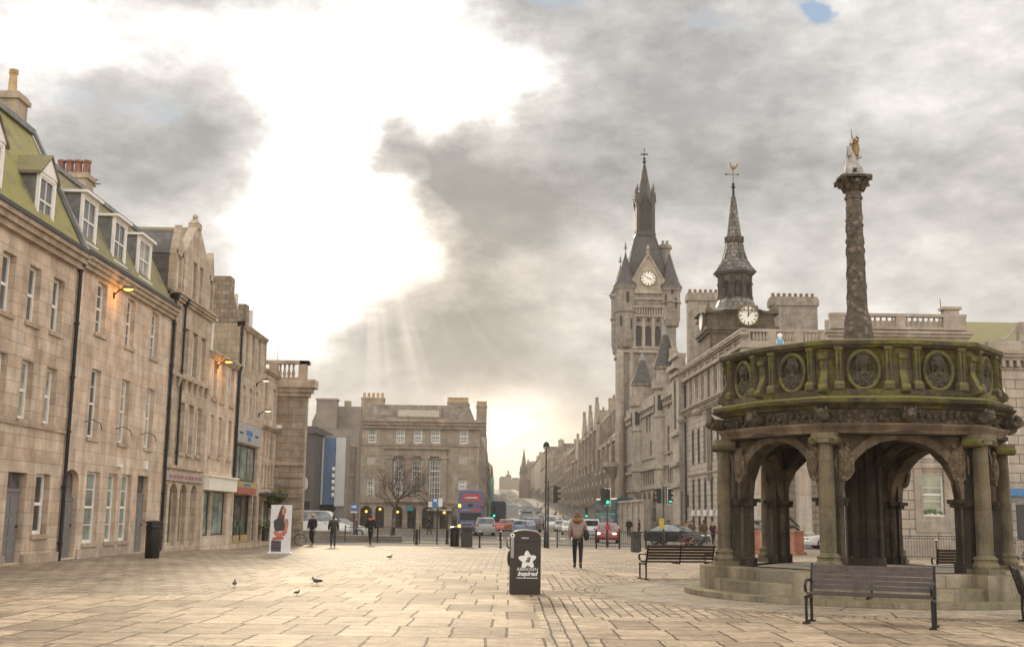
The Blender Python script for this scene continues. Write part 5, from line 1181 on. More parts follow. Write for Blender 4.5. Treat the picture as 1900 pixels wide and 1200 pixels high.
for o in [w1, others[0]]:
    mb.box(o[0] - .42, -.07, o[1] - .9, o[0] - .002, .03, o[3] + .3); mb.box(o[2] + .002, -.07, o[1] - .9, o[2] + .42, .03, o[3] + .3); mb.box(o[0] - .5, -.12, o[3] + .3, o[2] + .5, .03, o[3] + .55); mb.box(o[0], -.06, o[1] - .9, o[2], .03, o[1] - .05)
    for k in range(6): mb.ball((o[0] + .1 + k * (o[2] - o[0] - .2) / 5, -.05, o[3] + .85), (.12, .06, .12), 6, 4)
cornice(mb, 0, Wt, H - .55, .5, .45); cornice(mb, Wt, We, zl_ - .5, .5, .5, ret0=False)
for k in range(24): x = Wt + .3 + k * .4; mb.box(x, -.32, zl_ - .85, x + .18, 0, zl_ - .502)
mb.box(0, -.1, .0, We, .02, .9); b.part('cornice', mb, TGP)
for o in [w1]:
    m2 = MB(); m2.box(o[0] - .02, -.03, o[1] - .12, o[2] + .02, .2, o[1] - .003); b.part('window_sill', m2, WHITE)
    m2 = MB()
    for k in range(16): m2.ball((o[0] + .1 + random.random() * (o[2] - o[0] - .2), .12, o[1] + .1 + random.random() * .16), (.05, .03, .1), 5, 3)
    b.part('window_plant', m2, plain('leaf_green', (.08, .14, .03), .7))
z0, z1 = H + .02, b.at(1700, 584).z
mb = MB(); mb.box(-.2, -.35, z0, Wt + .1, .1, z0 + .14); mb.box(-.2, -.33, z1 - .16, Wt + .12, .08, z1); mb.box(.2, 2.0, z0, Wt, 2.3, z1)
pxs = [-.15, b.at(1652, 595).x, b.at(1666, 595).x]; a_, c_ = b.at(1660, 595).x, b.at(1676, 595).x
for x0, x1 in ((-.18, .55), (a_, c_), (b.at(1747, 595).x, Wt + .08)): mb.box(x0, -.31, z0 + .14, x1, .06, z1 - .16)
x0, x1 = b.at(1747, 595).x + .1, Wt - .25; mb.box(x0, -.25, z1, x1, .3, z1 + .28); mb.box(x0 - .12, -.35, z1 + .28, x1 + .12, .4, z1 + .42); b.part('balustrade', mb, TGP)
m2 = MB()
for x0, x1 in ((.55, a_), (c_, b.at(1747, 595).x)):
    n = int((x1 - x0) / .29)
    for i in range(n): m2.lathe([(.06, z0 + .14), (.075, z0 + .2), (.05, z0 + .25), (.105, z0 + .4), (.06, z0 + .58), (.05, z1 - .22), (.08, z1 - .16)], 10, x0 + (i + .5) * (x1 - x0) / n, -.12)
b.part('baluster', m2, TGP)
mb = MB(); mb.prism([(.3, zl_ + .1), (5, b.at(1850, 598, 5).z), (10, zl_ + .1)], Wt + .02, We, 'x'); mb.box(Wt + .2, 2.5, -.2, We, 9, zl_ + .1); b.part('roof', mb, ROOFL, 0)
mb = MB(); x = b.at(1830, 640).x; mb.box(x, -.2, zl_ + .002, We, .2, zl_ + .55); mb.box(b.at(1888, 610).x, -.25, zl_ + .55, We, .25, zl_ + 1.6)
for k in range(12): mb.tube([(b.at(1888, 610).x - .1 - 1.0 * k / 12, -.1, zl_ + .6 + .75 * (1 - k / 12) ** 2), (b.at(1888, 610).x - .1 - 1.0 * (k + 1) / 12, -.1, zl_ + .6 + .75 * (1 - (k + 1) / 12) ** 2)], .07, 5)
b.part('parapet', mb, TGP)
mb = MB(); r_ = b.rect(1871, 920, 1960, 907); mb.box(r_[0], -.2, r_[1], r_[2], 0, r_[3]); b.part('shop_fascia', mb, plain('shop_blue', (.05, .17, .36), .5)); 
mb = MB(); mb.box(r_[0], -.1, 0, r_[0] + .12, 0, r_[1]); b.part('door_post', mb, plain('shop_blue', (.05, .17, .36), .5)); door(b.o, sd_, DGREY, .25, .2)
m2 = MB(); x = b.at(1868, 850).x; m2.tube([(x, -.1, 4.2), (x, -.1, 9)], .05, 6); b.part('downpipe', m2, WHITE)
m2 = MB(); x = b.at(1746, 560).x; m2.tube([(x, 0, z1), (x - .05, 0, z1 + .9)], .02, 5); b.part('aerial', m2, IRON)
# ------------------------------------------------------------------ across the street: the middle block and the long street
MG = stone('union_granite', (.33, .28, .22), 1.0, .42, .014, .7, .1, stain=.35)
MGT = stone('union_trim', (.31, .26, .205), 1.4, .6, .008, .75, .08, stain=.35)
HARL = plain('grey_render', (.24, .205, .17), .85, scale=1)
PANW = plain('white_cladding', (.50, .49, .47), .45, var=.05, scale=1); PANB = plain('blue_cladding', (.10, .155, .26), .4, var=.06, scale=1)
WINU = glassm('union_glass', (.15, .16, .135), .1)
Yu = 140.0; zg = -.3
def front(name, label, x0, x1, Y, cat='building'):
    a, c = atY(x0, 900, Y).x, atY(x1, 900, Y).x; b = Bld(name, label, cat, (a, Y, zg), 0); return b, c - a
b, wd = front('corner_block', 'grey granite corner block with mansard roof, arched ground floor and tall white windows', 657, 888, Yu)
H = b.at(770, 792).z
up = [b.rect(x0, y1, x1, y0) for x0, x1, y0, y1 in ((682, 699, 793, 821), (734, 752, 794, 822), (767, 784, 794, 822), (799, 817, 794, 822), (852, 869, 795, 823))]
mids = [b.rect(x0, y1, x1, y0) for x0, x1, y0, y1 in ((679, 695, 884, 923), (850, 866, 888, 908))]
tall = [b.rect(x0, y1, x1, y0) for x0, x1, y0, y1 in ((729, 748, 853, 924), (762, 784, 853, 925), (795, 818, 853, 925))]
zar = b.at(700, 938).z
arc = [(b.at(x0, 950).x, .2, b.at(x1, 950).x, zar, .9) for x0, x1 in ((668, 690), (696, 713), (728, 747), (756, 772), (783, 805), (816, 832), (838, 850))]
mb = MB(); facade(mb, wd, H, up + mids + tall + arc, .3); shell(mb, wd, H, 40, top=True); b.part('wall', mb, MG, 0)
for o in up: window(b.o, o, .3, 4, 4, (WHITE, WINU), fr=.14, bar=.06)
for o in mids: window(b.o, o, .3, 4, 5, (WHITE, WINU), fr=.14, bar=.06)
for o in tall: window(b.o, o, .3, 4, 7, (WHITE, WINU), fr=.14, bar=.06, rail=.72)
for k, o in enumerate(arc): window(b.o, o, .3, 2, 1, (DGREY, glassm('pub_glass', (.04, .035, .03))), fr=.1, rail=.55)
mb = MB(); cornice(mb, 0, wd, H - .2, 1.1, .8); mb.box(-.06, -.12, b.at(770, 824).z - .2, wd + .06, .02, b.at(770, 824).z + .1); mb.box(-.1, -.2, zar + .35, wd + .1, .02, zar + 1.1)
p0, p1 = b.at(717, 840).x, b.at(829, 840).x; mb.box(p0 - .3, -.6, b.at(770, 833).z, p1 + .3, .02, b.at(770, 825).z - .25); mb.box(p0, -.35, b.at(770, 846).z, p1, .02, b.at(770, 833).z)
for x in (722, 757, 789, 823): xx = b.at(x, 880).x; mb.box(xx - .38, -.32, b.at(x, 927).z, xx + .38, .02, b.at(x, 846).z); mb.box(xx - .55, -.4, b.at(x, 851).z, xx + .55, .02, b.at(x, 846).z)
mb.box(p0, -.5, b.at(770, 931).z, p1, .02, b.at(770, 926).z); b.part('cornice', mb, MGT)
for x0, x1 in ((681, 697), (851, 867)):
    m2 = MB(); r = b.rect(x0, 861, x1, 848); m2.box(r[0], -.03, r[1], r[2], .02, r[3]); b.part('blank_panel', m2, plain('pale_panel', (.40, .36, .30), .7))
zr = b.at(770, 748).z; mb = MB(); mb.frust((.6, .3, wd - .6, 39), (2.0, 2.2, wd - 1.4, 37), H + .9, zr); b.part('roof', mb, stone('mansard_slate', (.17, .145, .115), .5, .3, .01, .7, .12, stain=.6), 0)
r = b.rect(736, 774, 818, 759); mb = MB(); mb.box(r[0] - 1.2, .2, H + .9, r[2] + 1.2, 2, r[1]); mb.box(r[0], .1, r[1], r[2], 2.5, r[3]); b.part('parapet_block', mb, MGT, 0); m2 = MB(); m2.box(r[0] + .2, .06, r[1] + .15, r[2] - .2, .1, r[3] - .15); b.part('blank_sign', m2, plain('pale_sign', (.46, .42, .34), .7))
for x0, x1, y0, n, dep in ((670, 712, 737, 5, 4), (830, 868, 745, 9, 9), (884, 903, 752, 4, 14)):
    a, c = b.at(x0, 760, dep).x, b.at(x1, 760, dep).x; chimney(b.o, a, dep, c, dep + 1.2, H, b.at((x0 + x1) / 2, y0, dep).z, MGT, n, POTY, .6, .2)
for k, o in enumerate((arc[0], arc[1], arc[2], arc[3], arc[5])):
    m2 = MB(); m2.ball(((o[0] + o[2]) / 2, .2, 2.15 + .3 * (k % 2)), .13, 8, 5); b.part('pub_lamp', m2, LITL)
m2 = MB(); r = b.rect(754, 947, 768, 940); m2.box(r[0], -.5, r[1], r[2], -.1, r[3]); b.part('shop_awning', m2, plain('teal_awning', (.03, .20, .25), .5))
m2 = MB(); m2.box(b.at(794, 950).x, -2.2, 2.35, b.at(840, 950).x, 0, 2.55); b.part('canopy', m2, plain('pale_canopy', (.35, .32, .26), .6))
# street side of the corner block
sw = [(o, 9.0) for o in range(6)]
mb = MB()
for k in range(6):
    for z0, z1 in ((1, 4), (6.5, 9), (11.5, 13.2)): mb.box(wd - .02, 3 + k * 5.6, z0, wd + .04, 4.6 + k * 5.6, z1)
b.part('side_window', mb, GLD)
# smaller buildings left of it
b, wd = front('panelled_building', 'narrow building clad in one blue and two white vertical panels', 578, 641, 100)
z0, z1 = b.at(600, 938).z, b.at(600, 811).z
mb = MB(); mb.box(0, .12, -.1, wd, 2, z1 + .2); b.part('wall', mb, HARL)
x1, x2 = b.at(600, 870).x, b.at(621, 870).x
for nm, a, c, m in (('white_panel', .05, x1 - .01, PANW), ('blue_panel', x1 + .01, x2, PANB), ('white_panel', x2 + .05, wd - .1, PANW)): m2 = MB(); m2.box(a, 0, z0, c, .118, z1); b.part(nm, m2, m)
mb = MB(); mb.box(b.at(585, 960).x, -.02, .3, b.at(618, 960).x, .11, 2.6); mb.box(-.1, -.3, z0 - .3, wd - .8, .1, z0 - .02); b.part('shop_window', mb, DARK)
m2 = MB()
for k in range(5): m2.ball((b.at(618, 900).x, -.15, 5.6 - k * .55), (.14, .05, .2), 8, 5)
b.part('hanging_lettering', m2, WHITE)
b, wd = front('dark_building', 'dark grey building squeezed between the bank and the blue panelled front', 550, 581, 96)
H = b.at(570, 790).z; mb = MB(); mb.box(0, 0, -.1, wd, 10, H); mb.box(-.1, -.2, H - .6, wd + .15, 10, H - .2); b.part('wall', mb, plain('dark_render', (.085, .075, .068), .7, scale=1)); m2 = MB(); m2.ball((wd - .75, -.05, 4.2), (.35, .08, .6), 10, 6); b.part('wall_emblem', m2, plain('pale_panel', (.40, .36, .30), .7)); m2 = MB(); m2.box(.2, -.04, .2, wd - .2, .02, 2.8); b.part('shop_window', m2, DARK)
b, wd = front('rendered_building', 'grey rendered building with a broad chimney gable rising behind the panelled front', 570, 662, 126)
H = b.at(600, 795).z; zc = b.at(600, 742).z; mb = MB(); mb.box(0, 0, -.1, wd, 3, H); xa, xc = b.at(586, 780).x, b.at(624, 780).x
mb.box(xa, -.05, H, xc, 1.2, zc); mb.prism([(0, H), (wd, H), (wd, b.at(660, 752).z), (wd - 3, b.at(660, 752).z), (xc, b.at(600, 755).z), (xa, b.at(600, 755).z), (0, b.at(572, 780).z)], 1.3, 3, 'y'); b.part('wall', mb, HARL, 0)
mb = MB(); mb.box(xa - .1, -.15, zc, xc + .1, 1.3, zc + .2); xx = b.at(640, 750).x; mb.box(xx - .35, 2, H, xx + .35, 2.7, b.at(640, 740).z); b.part('chimney', mb, MGT)
b, wd = front('small_building', 'small brown building with two little windows beside the panelled front', 626, 656, 112)
H = b.at(640, 827).z; ops = [b.rect(632, 901, 641, 887), b.rect(632, 932, 641, 915)]; dr = b.rect(629, 978, 641, 944); dr = (dr[0], .1, dr[2], dr[3])
mb = MB(); facade(mb, wd, H, ops + [dr], .2); shell(mb, wd, H, 2); b.part('wall', mb, stone('brown_stone', (.19, .155, .115), .6, .3, .012, .65, .12), 0)
for o in ops: window(b.o, o, .2, 2, 2, fr=.09)
door(b.o, dr, BLACK, .2, .2); mb = MB(); mb.box(-.1, -.15, b.at(640, 882).z, wd, .02, b.at(640, 879).z); mb.prism([(0, H), (wd, H), (.3, b.at(630, 813).z)], .01, 2, 'y'); b.part('cornice', mb, MGT, 0)
# ---- the long street climbing away
srng = random.Random(11); DGL = glassm('street_glass', (.022, .02, .018), .25)
def shop_row(side, Y0, Y1, h, label, col, gable=0, win=True, chim=1, name='street_building', bay=False):
    xo = 17.2 if side > 0 else -4.0; zb = G(Y0) - .2; Ln = Y1 - Y0
    p = (SX(Y1) + xo, Y1, zb) if side > 0 else (SX(Y0) + xo, Y0, zb)
    rz = atan2(-1, .0116) if side > 0 else atan2(1, -.0116)
    b = Bld(name, label, 'building', p, rz); Ln *= 1.0001; rise = G(Y1) - G(Y0)
    z_ = lambda f: .2 + f * h
    n = max(3, int(Ln / 3.4)); ops = []
    fl = max(3, int(h / 4.2)); fh = (h - 4.6) / (fl - 1 + .001)
    if win:
        for k in range(n):
            for f in range(fl - 1): s = (k + .5) * Ln / n; ops.append((s - .75, 5.2 + rise + f * fh, s + .75, 5.2 + rise + f * fh + min(2.4, fh * .66), .7 if (f == 1 and gable) else 0))
    ops = [(*o[:4], o[4]) if o[4] else o[:4] for o in ops if o[3] < h + rise - .3]
    mb = MB(); facade(mb, Ln, h + rise, ops, .07); shell(mb, Ln, h + rise, 14, top=True); b.part('wall', mb, col, 0)
    for o in ops: window(b.o, o, .07, 1, 2, (MGT, DGL), fr=.07)
    mb = MB()
    for z in (4.4 + rise, h + rise - .9): mb.box(-.1, -.35, z, Ln + .1, .02, z + .45)
    mb.box(0, -.2, 4.0 + rise, Ln, .02, 4.39 + rise)
    b.part('cornice', mb, MGT)
    mb = MB(); mb.box(.4, -.02, .2, Ln - .4, .05, 3.8 + rise); b.part('shop_front', mb, DGL)
    if win and Ln > 12:
        mb = MB(); nb_ = max(2, int(Ln / 8))
        for k in range(nb_ + 1): s = k * (Ln - .8) / nb_; mb.box(s, -.55, 4.4 + rise, s + .8, .03, h + rise - .2)
        for k in range(nb_): s = (k + .5) * Ln / nb_; mb.box(s - 1.3, -.9, 4.9 + rise, s + 1.3, .03, h * .62 + rise); mb.box(s - 1.5, -1.1, h * .62 + rise, s + 1.5, .03, h * .62 + rise + .5)
        b.part('pilaster_bay', mb, MGT)
        for k in range(nb_): s = (k + .5) * Ln / nb_; m2 = MB(); [m2.box(s - 1.0, -.93, z, s + 1.0, -.89, z + 1.9) for z in ([5.6 + rise] if h < 14 else [5.6 + rise, 8.4 + rise])]; m2.m = 0; b.part('bay_window', m2, DGL)
    mb = MB(); mb.prism([(.3, h + rise), (3.5, h + rise + 3.4), (10, h + rise + 3.4), (13.7, h + rise)], .1, Ln - .1, 'x'); b.part('roof', mb, stone('mansard_slate', (.17, .145, .115)), 0)
    for g in range(gable):
        s = (g + .5) * Ln / gable; w_ = min(3.4, Ln / gable * .45); mb = MB(); mb.prism([(s - w_, h + rise - .4), (s + w_, h + rise - .4), (s + w_, h + rise + .8), (s + .5, h + rise + 4.4), (s - .5, h + rise + 4.4), (s - w_, h + rise + .8)], -.1, .6, 'y'); mb.box(s - .25, -.1, h + rise + 4.4, s + .25, .5, h + rise + 5.6); gp = b.part('gable', mb, col, 0)
        m2 = MB(); m2.box(s - .5, -.12, h + rise + .4, s + .5, -.09, h + rise + 2.4); part('gable_window', m2, GLD, gp)
        for q in (-w_, w_): m2 = MB(); m2.lathe([(.35, h + rise + .6), (.35, h + rise + 1.6), (.05, h + rise + 3)], 6, s + q, .2); part('finial', m2, MGT, gp)
    if bay:
        mb = MB(); q = Ln - 4.5; mb.box(q, -1.1, 4.6 + rise, Ln - 1, .0, h + rise - 2); mb.box(q - .2, -1.3, 9.6 + rise, Ln - .8, .0, 10.2 + rise); b.part('oriel', mb, col, 0)
    for c in range(chim): s = Ln * (c + .9) / (chim + .2) - 1.2; chimney(b.o, max(.2, s - 1.4), 2.5, s, 4.5, h + rise, h + rise + 4.6 + srng.random(), MGT, 4, POT, .6, .2)
    return b
cols = [stone('street_granite', (.21, .17, .13), .9, .4, .014, .7, .1, stain=.4), stone('street_granite_brown', (.25, .195, .14), .8, .4, .014, .7, .1, stain=.4), stone('street_granite_pale', (.31, .26, .20), 1, .45, .012, .7, .1, stain=.35)]
shop_row(1, 180, 214, 15.0, 'granite building with an oriel and one broad chimney just beyond the clock tower', cols[1], 0, True, 1, bay=True)
e = bpy.data.objects
shop_row(1, 214.3, 262, 19.0, 'tall ornate granite building with three pinnacled gables beyond the clock tower', cols[0], 3, True, 2)
rl = [(262.3, 286, 15.5, 'plain three storey granite shop building beside the gabled one on the right'), (286.3, 312, 14, 'low granite shop building on the right before the flat roofed one'), (312.3, 345, 17, 'granite shop building with a flat parapet midway along the right side'), (345.3, 390, 14.5, 'long granite terrace midway along the right side of the street'), (390.3, 440, 18, 'taller pale granite block farther up the right side'), (440.3, 500, 15, 'granite terrace before the church spire on the right side'), (500.3, 575, 19, 'broad granite block with a roof box near the church spire'), (575.3, 660, 17, 'far granite terrace just before the church spire'), (690, 800, 15, 'far grey terrace beyond the church spire on the right'), (800.3, 950, 15, 'last grey terrace on the right where the street fades')]
for k, (a, c, h, lb) in enumerate(rl): shop_row(1, a, c, h, lb, cols[(k + 2) % 3], 1 if k == 0 else 0, k < 5, 1 + (k % 2))
ll = [(181, 205, 15.5, 'granite block next behind the corner block on the left side of the street'), (205.3, 240, 14, 'second granite shop building up the left side'), (240.3, 285, 12.5, 'third granite building up the left side'), (285.3, 330, 11, 'low granite building before the green one on the left'), (372, 470, 10, 'granite terrace beyond the green building on the left'), (470.3, 620, 11, 'far granite terrace up the left side'), (620.3, 850, 11, 'farthest grey terrace on the left side')]
for k, (a, c, h, lb) in enumerate(ll): shop_row(-1, a, c, h, lb, cols[k % 3], 0, k < 3, 1)
gs = shop_row(-1, 330.3, 371.7, 11, 'building wrapped in pale green sheeting on the left of the street', plain('green_sheeting', (.13, .33, .25), .6, scale=.5), 0, False, 0, 'sheeted_building')
m2 = MB(); m2.box(-.4, -1.6, .2, 42, -.2, 11.5); part('sheeting', m2, plain('green_sheeting', (.13, .33, .25)), gs.o)
# church spire up the street
cp = atY(971.5, 900, 670); c_ = thing('church', 'distant church with a slender stone spire rising over the right side of the street', 'church', (cp.x, 670, G(670)), 0)
za = atY(971.5, 830, 670).z - G(670); zb = atY(971.5, 876, 670).z - G(670)
mb = MB(); mb.box(-2.4, -2.4, 0, 2.4, 2.4, zb - .5); mb.box(-2.6, -2.6, zb - 1, 2.6, 2.6, zb - .4); part('belfry', mb, cols[0], c_, 0)
mb = MB(); mb.lathe([(2.3, zb - .5), (.05, za)], 8, a0=pi / 8)
for sx in (-1, 1):
    for sy_ in (-1, 1): mb.lathe([(.5, zb - .5), (.05, zb + 5)], 6, 2 * sx, 2 * sy_)
part('spire', mb, stone('dark_spire_stone', (.10, .085, .065), 1, .5), c_, 30); mb = MB(); mb.box(-2.5, 2.4, 0, 5, 24, zb * .55); mb.prism([(-2.5, zb * .55), (5, zb * .55), (1.2, zb * .85)], 2.4, 24, 'y'); part('nave', mb, cols[0], c_, 0)
# what closes the view
for k, (x0, x1, y0, Y, lb) in enumerate(((926, 938, 888, 1160, 'hazy grey building closing the street on the left'), (937, 949, 884, 1200, 'hazy building with a small tower closing the street'), (948, 965, 890, 1240, 'hazy low block closing the street on the right'))):
    a, c = atY(x0, 900, Y), atY(x1, 900, Y); zt_ = atY(x0, y0, Y).z; r_ = thing('distant_building', lb, 'building', (a.x, Y, G(Y) - 1), 0); w_ = c.x - a.x; h_ = zt_ - G(Y) + 1
    mb = MB(); mb.box(0, 0, 0, w_, 20, h_); part('wall', mb, cols[0], r_, 0); mb = MB(); mb.prism([(0, h_), (w_, h_), (w_ * .8, h_ + 2.5), (w_ * .2, h_ + 2.5)], 0, 20, 'y'); part('roof', mb, SLATE, r_, 0)
    if k == 1: mb = MB(); mb.box(w_ * .35, 0, h_, w_ * .6, 2, h_ + 5); mb.box(w_ * .3, -.2, h_ + 5, w_ * .65, 2.2, h_ + 6); part('tower', mb, cols[0], r_, 0)
# bare street tree
tr = atY(727, 985, 104); t_ = thing('bare_tree', 'leafless street tree in front of the grey granite corner block', 'tree', (tr.x, 104, -.3), 0)
trng = random.Random(5); tm = MB(); bm_ = MB(); BARK = plain('bark', (.085, .062, .045), .9, scale=8)
def grow(p, d, ln, r, lv):
    pts = [p]; q = p.copy(); n = 4
    for i in range(n):
        d = (d + Vector((trng.uniform(-.2, .2), trng.uniform(-.2, .2), trng.uniform(-.10, .10)))).normalized(); q = q + d * ln / n; pts.append(q.copy())
    mbx = tm if lv == 0 else bm_
    mbx.tube(pts, [r * (1 - .45 * i / n) for i in range(n + 1)], 7 if lv < 2 else 4, caps=False)
    if lv >= 5: return
    for k in range(8 if lv == 0 else trng.choice((4, 4, 5)) if lv < 3 else 3):
        i = trng.randint(2, n) if lv else trng.randint(3, n); a = trng.uniform(0, 6.28); s = trng.uniform(.6, 1.3)
        perp = d.cross(Vector((cos(a), sin(a), .3))).normalized(); grow(pts[i], (d + perp * s).normalized(), ln * trng.uniform(.6, .85), r * .46, lv + 1)
grow(Vector((0, 0, 0)), Vector((.03, 0, 1)), 3.5, .2, 0)
t_.scale = (.86, .86, .9); part('trunk', tm, BARK, t_, 60); part('crown', bm_, BARK, t_, 60)
# ------------------------------------------------------------------ street furniture
def textmesh(s, size, shear=0, bold=0, ext=.003, align='CENTER'):
    c = bpy.data.curves.new('txt', 'FONT'); c.body = s; c.size = size; c.shear = shear; c.extrude = ext; c.offset = bold; c.align_x = align; c.resolution_u = 3
    o = bpy.data.objects.new('txt', c); COL.objects.link(o); dg = bpy.context.evaluated_depsgraph_get(); me = bpy.data.meshes.new_from_object(o.evaluated_get(dg)); bpy.data.objects.remove(o); bpy.data.curves.remove(c); return me
def lettering(root, s, size, loc, mat, shear=0, bold=0, name='lettering', rot=(pi / 2, 0, 0)):
    me = textmesh(s, size, shear, bold); me.materials.clear(); me.materials.append(mat); return part(name, me, None, root, loc=loc, rot=rot)
# --- litter bin in the foreground
BINC = plain('bin_brown', (.022, .015, .0105), .42, var=.12, scale=3)
BSIL = plain('bin_silver', (.28, .25, .22), .4, .3, .1)
SIGNW = plain('sticker_white', (.66, .64, .61), .5, var=.03)
p0 = atY(973.5, 1101, 24.0); bn = thing('litter_bin', 'tall dark brown compacting bin with white star logo and lettering, front centre of the square', 'bin', (p0.x, 23.85, 0), R(-1.5))
mb = MB(); w2 = .315; mb.box(-w2, .0, .03, w2, .62, 1.16); prof = [(-w2, 1.16), (w2, 1.16)] + [(w2 * cos(a), 1.16 + .115 * sin(a)) for a in [pi * k / 12 for k in range(1, 12)]]
mb.prism(prof, 0, .62, 'y'); mb.box(-w2 + .02, .02, 0, w2 - .02, .6, .03); part('body', mb, BINC, bn, 30)
mb = MB(); mb.box(-w2 + .09, -.012, .10, w2 - .015, .001, 1.03); mb.box(-w2 + .09, -.02, 1.05, w2 - .015, .001, 1.17); part('front_door', mb, plain('bin_panel', (.018, .012, .0085), .3, var=.1, scale=3), bn)
mb = MB(); pr = [(w2 * 1.03 * cos(a), 1.16 + .13 * sin(a)) for a in [pi * k / 14 for k in range(15)]]; pi_ = [(w2 * .97 * cos(a), 1.155 + .108 * sin(a)) for a in [pi * k / 14 for k in range(15)]]
for k in range(14): mb.prism([pr[k], pr[k + 1], pi_[k + 1], pi_[k]], -.03, .64, 'y')
part('hood', mb, BSIL, bn, 30)
mb = MB(); mb.box(-w2 + .02, -.022, .72, -w2 + .085, .001, 1.12); mb.cyl(0, 0, 0, 0, .01) if 0 else None; part('hinge_strip', mb, BSIL, bn)
mb = MB(); mb.T = Matrix.Translation((-w2 + .055, -.02, 1.165)) @ Matrix.Rotation(pi / 2, 4, 'X'); mb.lathe([(.02, 0), (.045, 0), (.045, .015), (.02, .015)], 14, cap=False); part('key_lock', mb, SIGNW, bn)
mb = MB()
for k in range(6): mb.box(-.075 + k * .025, -.026, 1.105 + .006 * (k % 2), -.06 + k * .025, -.019, 1.13)
part('maker_mark', mb, SIGNW, bn)
mb = MB(); mb.tube([(-w2 - .02, .3, .9), (-w2 - .06, .25, .95), (-w2 - .07, .22, 1.02), (-w2 - .075, .22, 1.07)], .018, 6); part('pedal_hook', mb, BSIL, bn); mb = MB(); mb.ball((-w2 - .01, .3, .7), (.05, .1, .16), 8, 6); part('side_guard', mb, BLACK, bn)
# star emblem with scalloped arms
st = []
for k in range(5):
    a = pi / 2 + .06 + k * 2 * pi / 5; u = Vector((cos(a), sin(a))); v = Vector((-sin(a), cos(a)))
    for q, ww in ((.075, -.062), (.105, -.052), (.112, -.060), (.145, -.040), (.150, -.044), (.185, -.012), (.185, .012), (.150, .044), (.145, .040), (.112, .060), (.105, .052), (.075, .062)): st.append(tuple(u * q + v * ww))
mb = MB(Matrix.Translation((.045, -.013, .685))); mb.prism(st, -.006, 0, 'y'); em = part('star_emblem', mb, SIGNW, bn, 0)
lettering(em, 'a', .20, (.045, -.0205, .645), BINC, .45, .004)
lettering(bn, 'ABERDEEN', .088, (.045, -.015, .472), plain('sticker_grey', (.52, .50, .47), .5), .05, .0015)
lettering(bn, 'inspired', .122, (.045, -.015, .375), SIGNW, .3, .004)
mb = MB(); mb.box(-.17, -.017, .322, .26, -.012, .335); part('underline', mb, SIGNW, bn)
# --- benches
SLAT = plain('bench_slat', (.042, .022, .015), .5, var=.25, scale=9); SLATG = plain('bench_slat_weathered', (.060, .041, .034), .6, var=.25, scale=9)
def bench(label, loc, rz, slat, L=1.85):
    b = thing('park_bench', label, 'bench', loc, rz, 'benches around the market cross')       # faces local -y
    mb = MB()
    for i in range(5): y = -.46 + i * .1; z = .42 + .012 * abs(i - 2) * .6; mb.box(-L / 2 + .02, y, z, L / 2 - .02, y + .085, z + .03)
    part('seat', mb, slat, b)
    mb = MB()
    for i in range(5):
        z = .50 + i * .075; y = .03 + i * .024; mb.add([(-L / 2 + .02, y, z), (L / 2 - .02, y, z), (L / 2 - .02, y + .03, z + .005), (-L / 2 + .02, y + .03, z + .005), (-L / 2 + .02, y + .02, z + .066), (L / 2 - .02, y + .02, z + .066), (L / 2 - .02, y + .05, z + .066), (-L / 2 + .02, y + .05, z + .066)], [(0, 3, 2, 1), (4, 5, 6, 7), (0, 1, 5, 4), (1, 2, 6, 5), (2, 3, 7, 6), (3, 0, 4, 7)])
    part('backrest', mb, slat, b)
    mb = MB(); mb.box(-.02, -.47, .39, .02, .05, .42); mb.tube([(0, .04, .4), (0, .07, .5), (0, .17, .87)], .018, 6); part('middle_brace', mb, IRON, b)
    for sx in (-1, 1):
        x = sx * (L / 2 - .01); mb = MB()
        mb.tube([(x, -.49, .4), (x, 0, .385), (x, .05, .45), (x, .1, .62), (x, .18, .865)], [.022, .028, .028, .024, .02], 8)
        mb.ball((x, .182, .868), .024, 8, 5); fr = part('end_frame', mb, IRON, b)
        mb = MB(); mb.tube([(x, .09, .6), (x, -.05, .64), (x, -.3, .645), (x, -.43, .63), (x, -.5, .57), (x, -.49, .5), (x, -.43, .48), (x, -.4, .52), (x, -.43, .55)], [.018, .02, .026, .026, .024, .022, .02, .016, .012], 7); part('armrest', mb, IRON, fr)
        mb = MB(); mb.tube([(x, -.42, .4), (x, -.44, .25), (x, -.43, .02)], [.026, .022, .022], 7); mb.box(x - .05, -.52, 0, x + .05, -.36, .025); part('leg', mb, IRON, fr)
        mb = MB(); mb.tube([(x, .02, .39), (x, .03, .2), (x, .02, .02)], [.026, .022, .022], 7); mb.box(x - .05, -.06, 0, x + .05, .1, .025); part('leg', mb, IRON, fr)
    return b
pa, pb = atY(1519, 1150, 18.2), atY(1739, 1163, 17.15)
bench('greyish slatted bench facing us on the flags in front of the cross steps', ((pa.x + pb.x) / 2 + .12, 18.25, 0), -.42, SLATG)
bench('brown bench seen from behind, standing left of the cross', (4.42, 30.6, 0), pi + .24, SLAT)
bench('brown bench partly seen through the right arch of the cross', (atY(1820, 1040, 30).x, 30.5, 0), pi - .1, SLAT)
bench('bench at the right edge of the picture beside the cross steps', (8.02, 18.3, 0), R(70), SLATG)
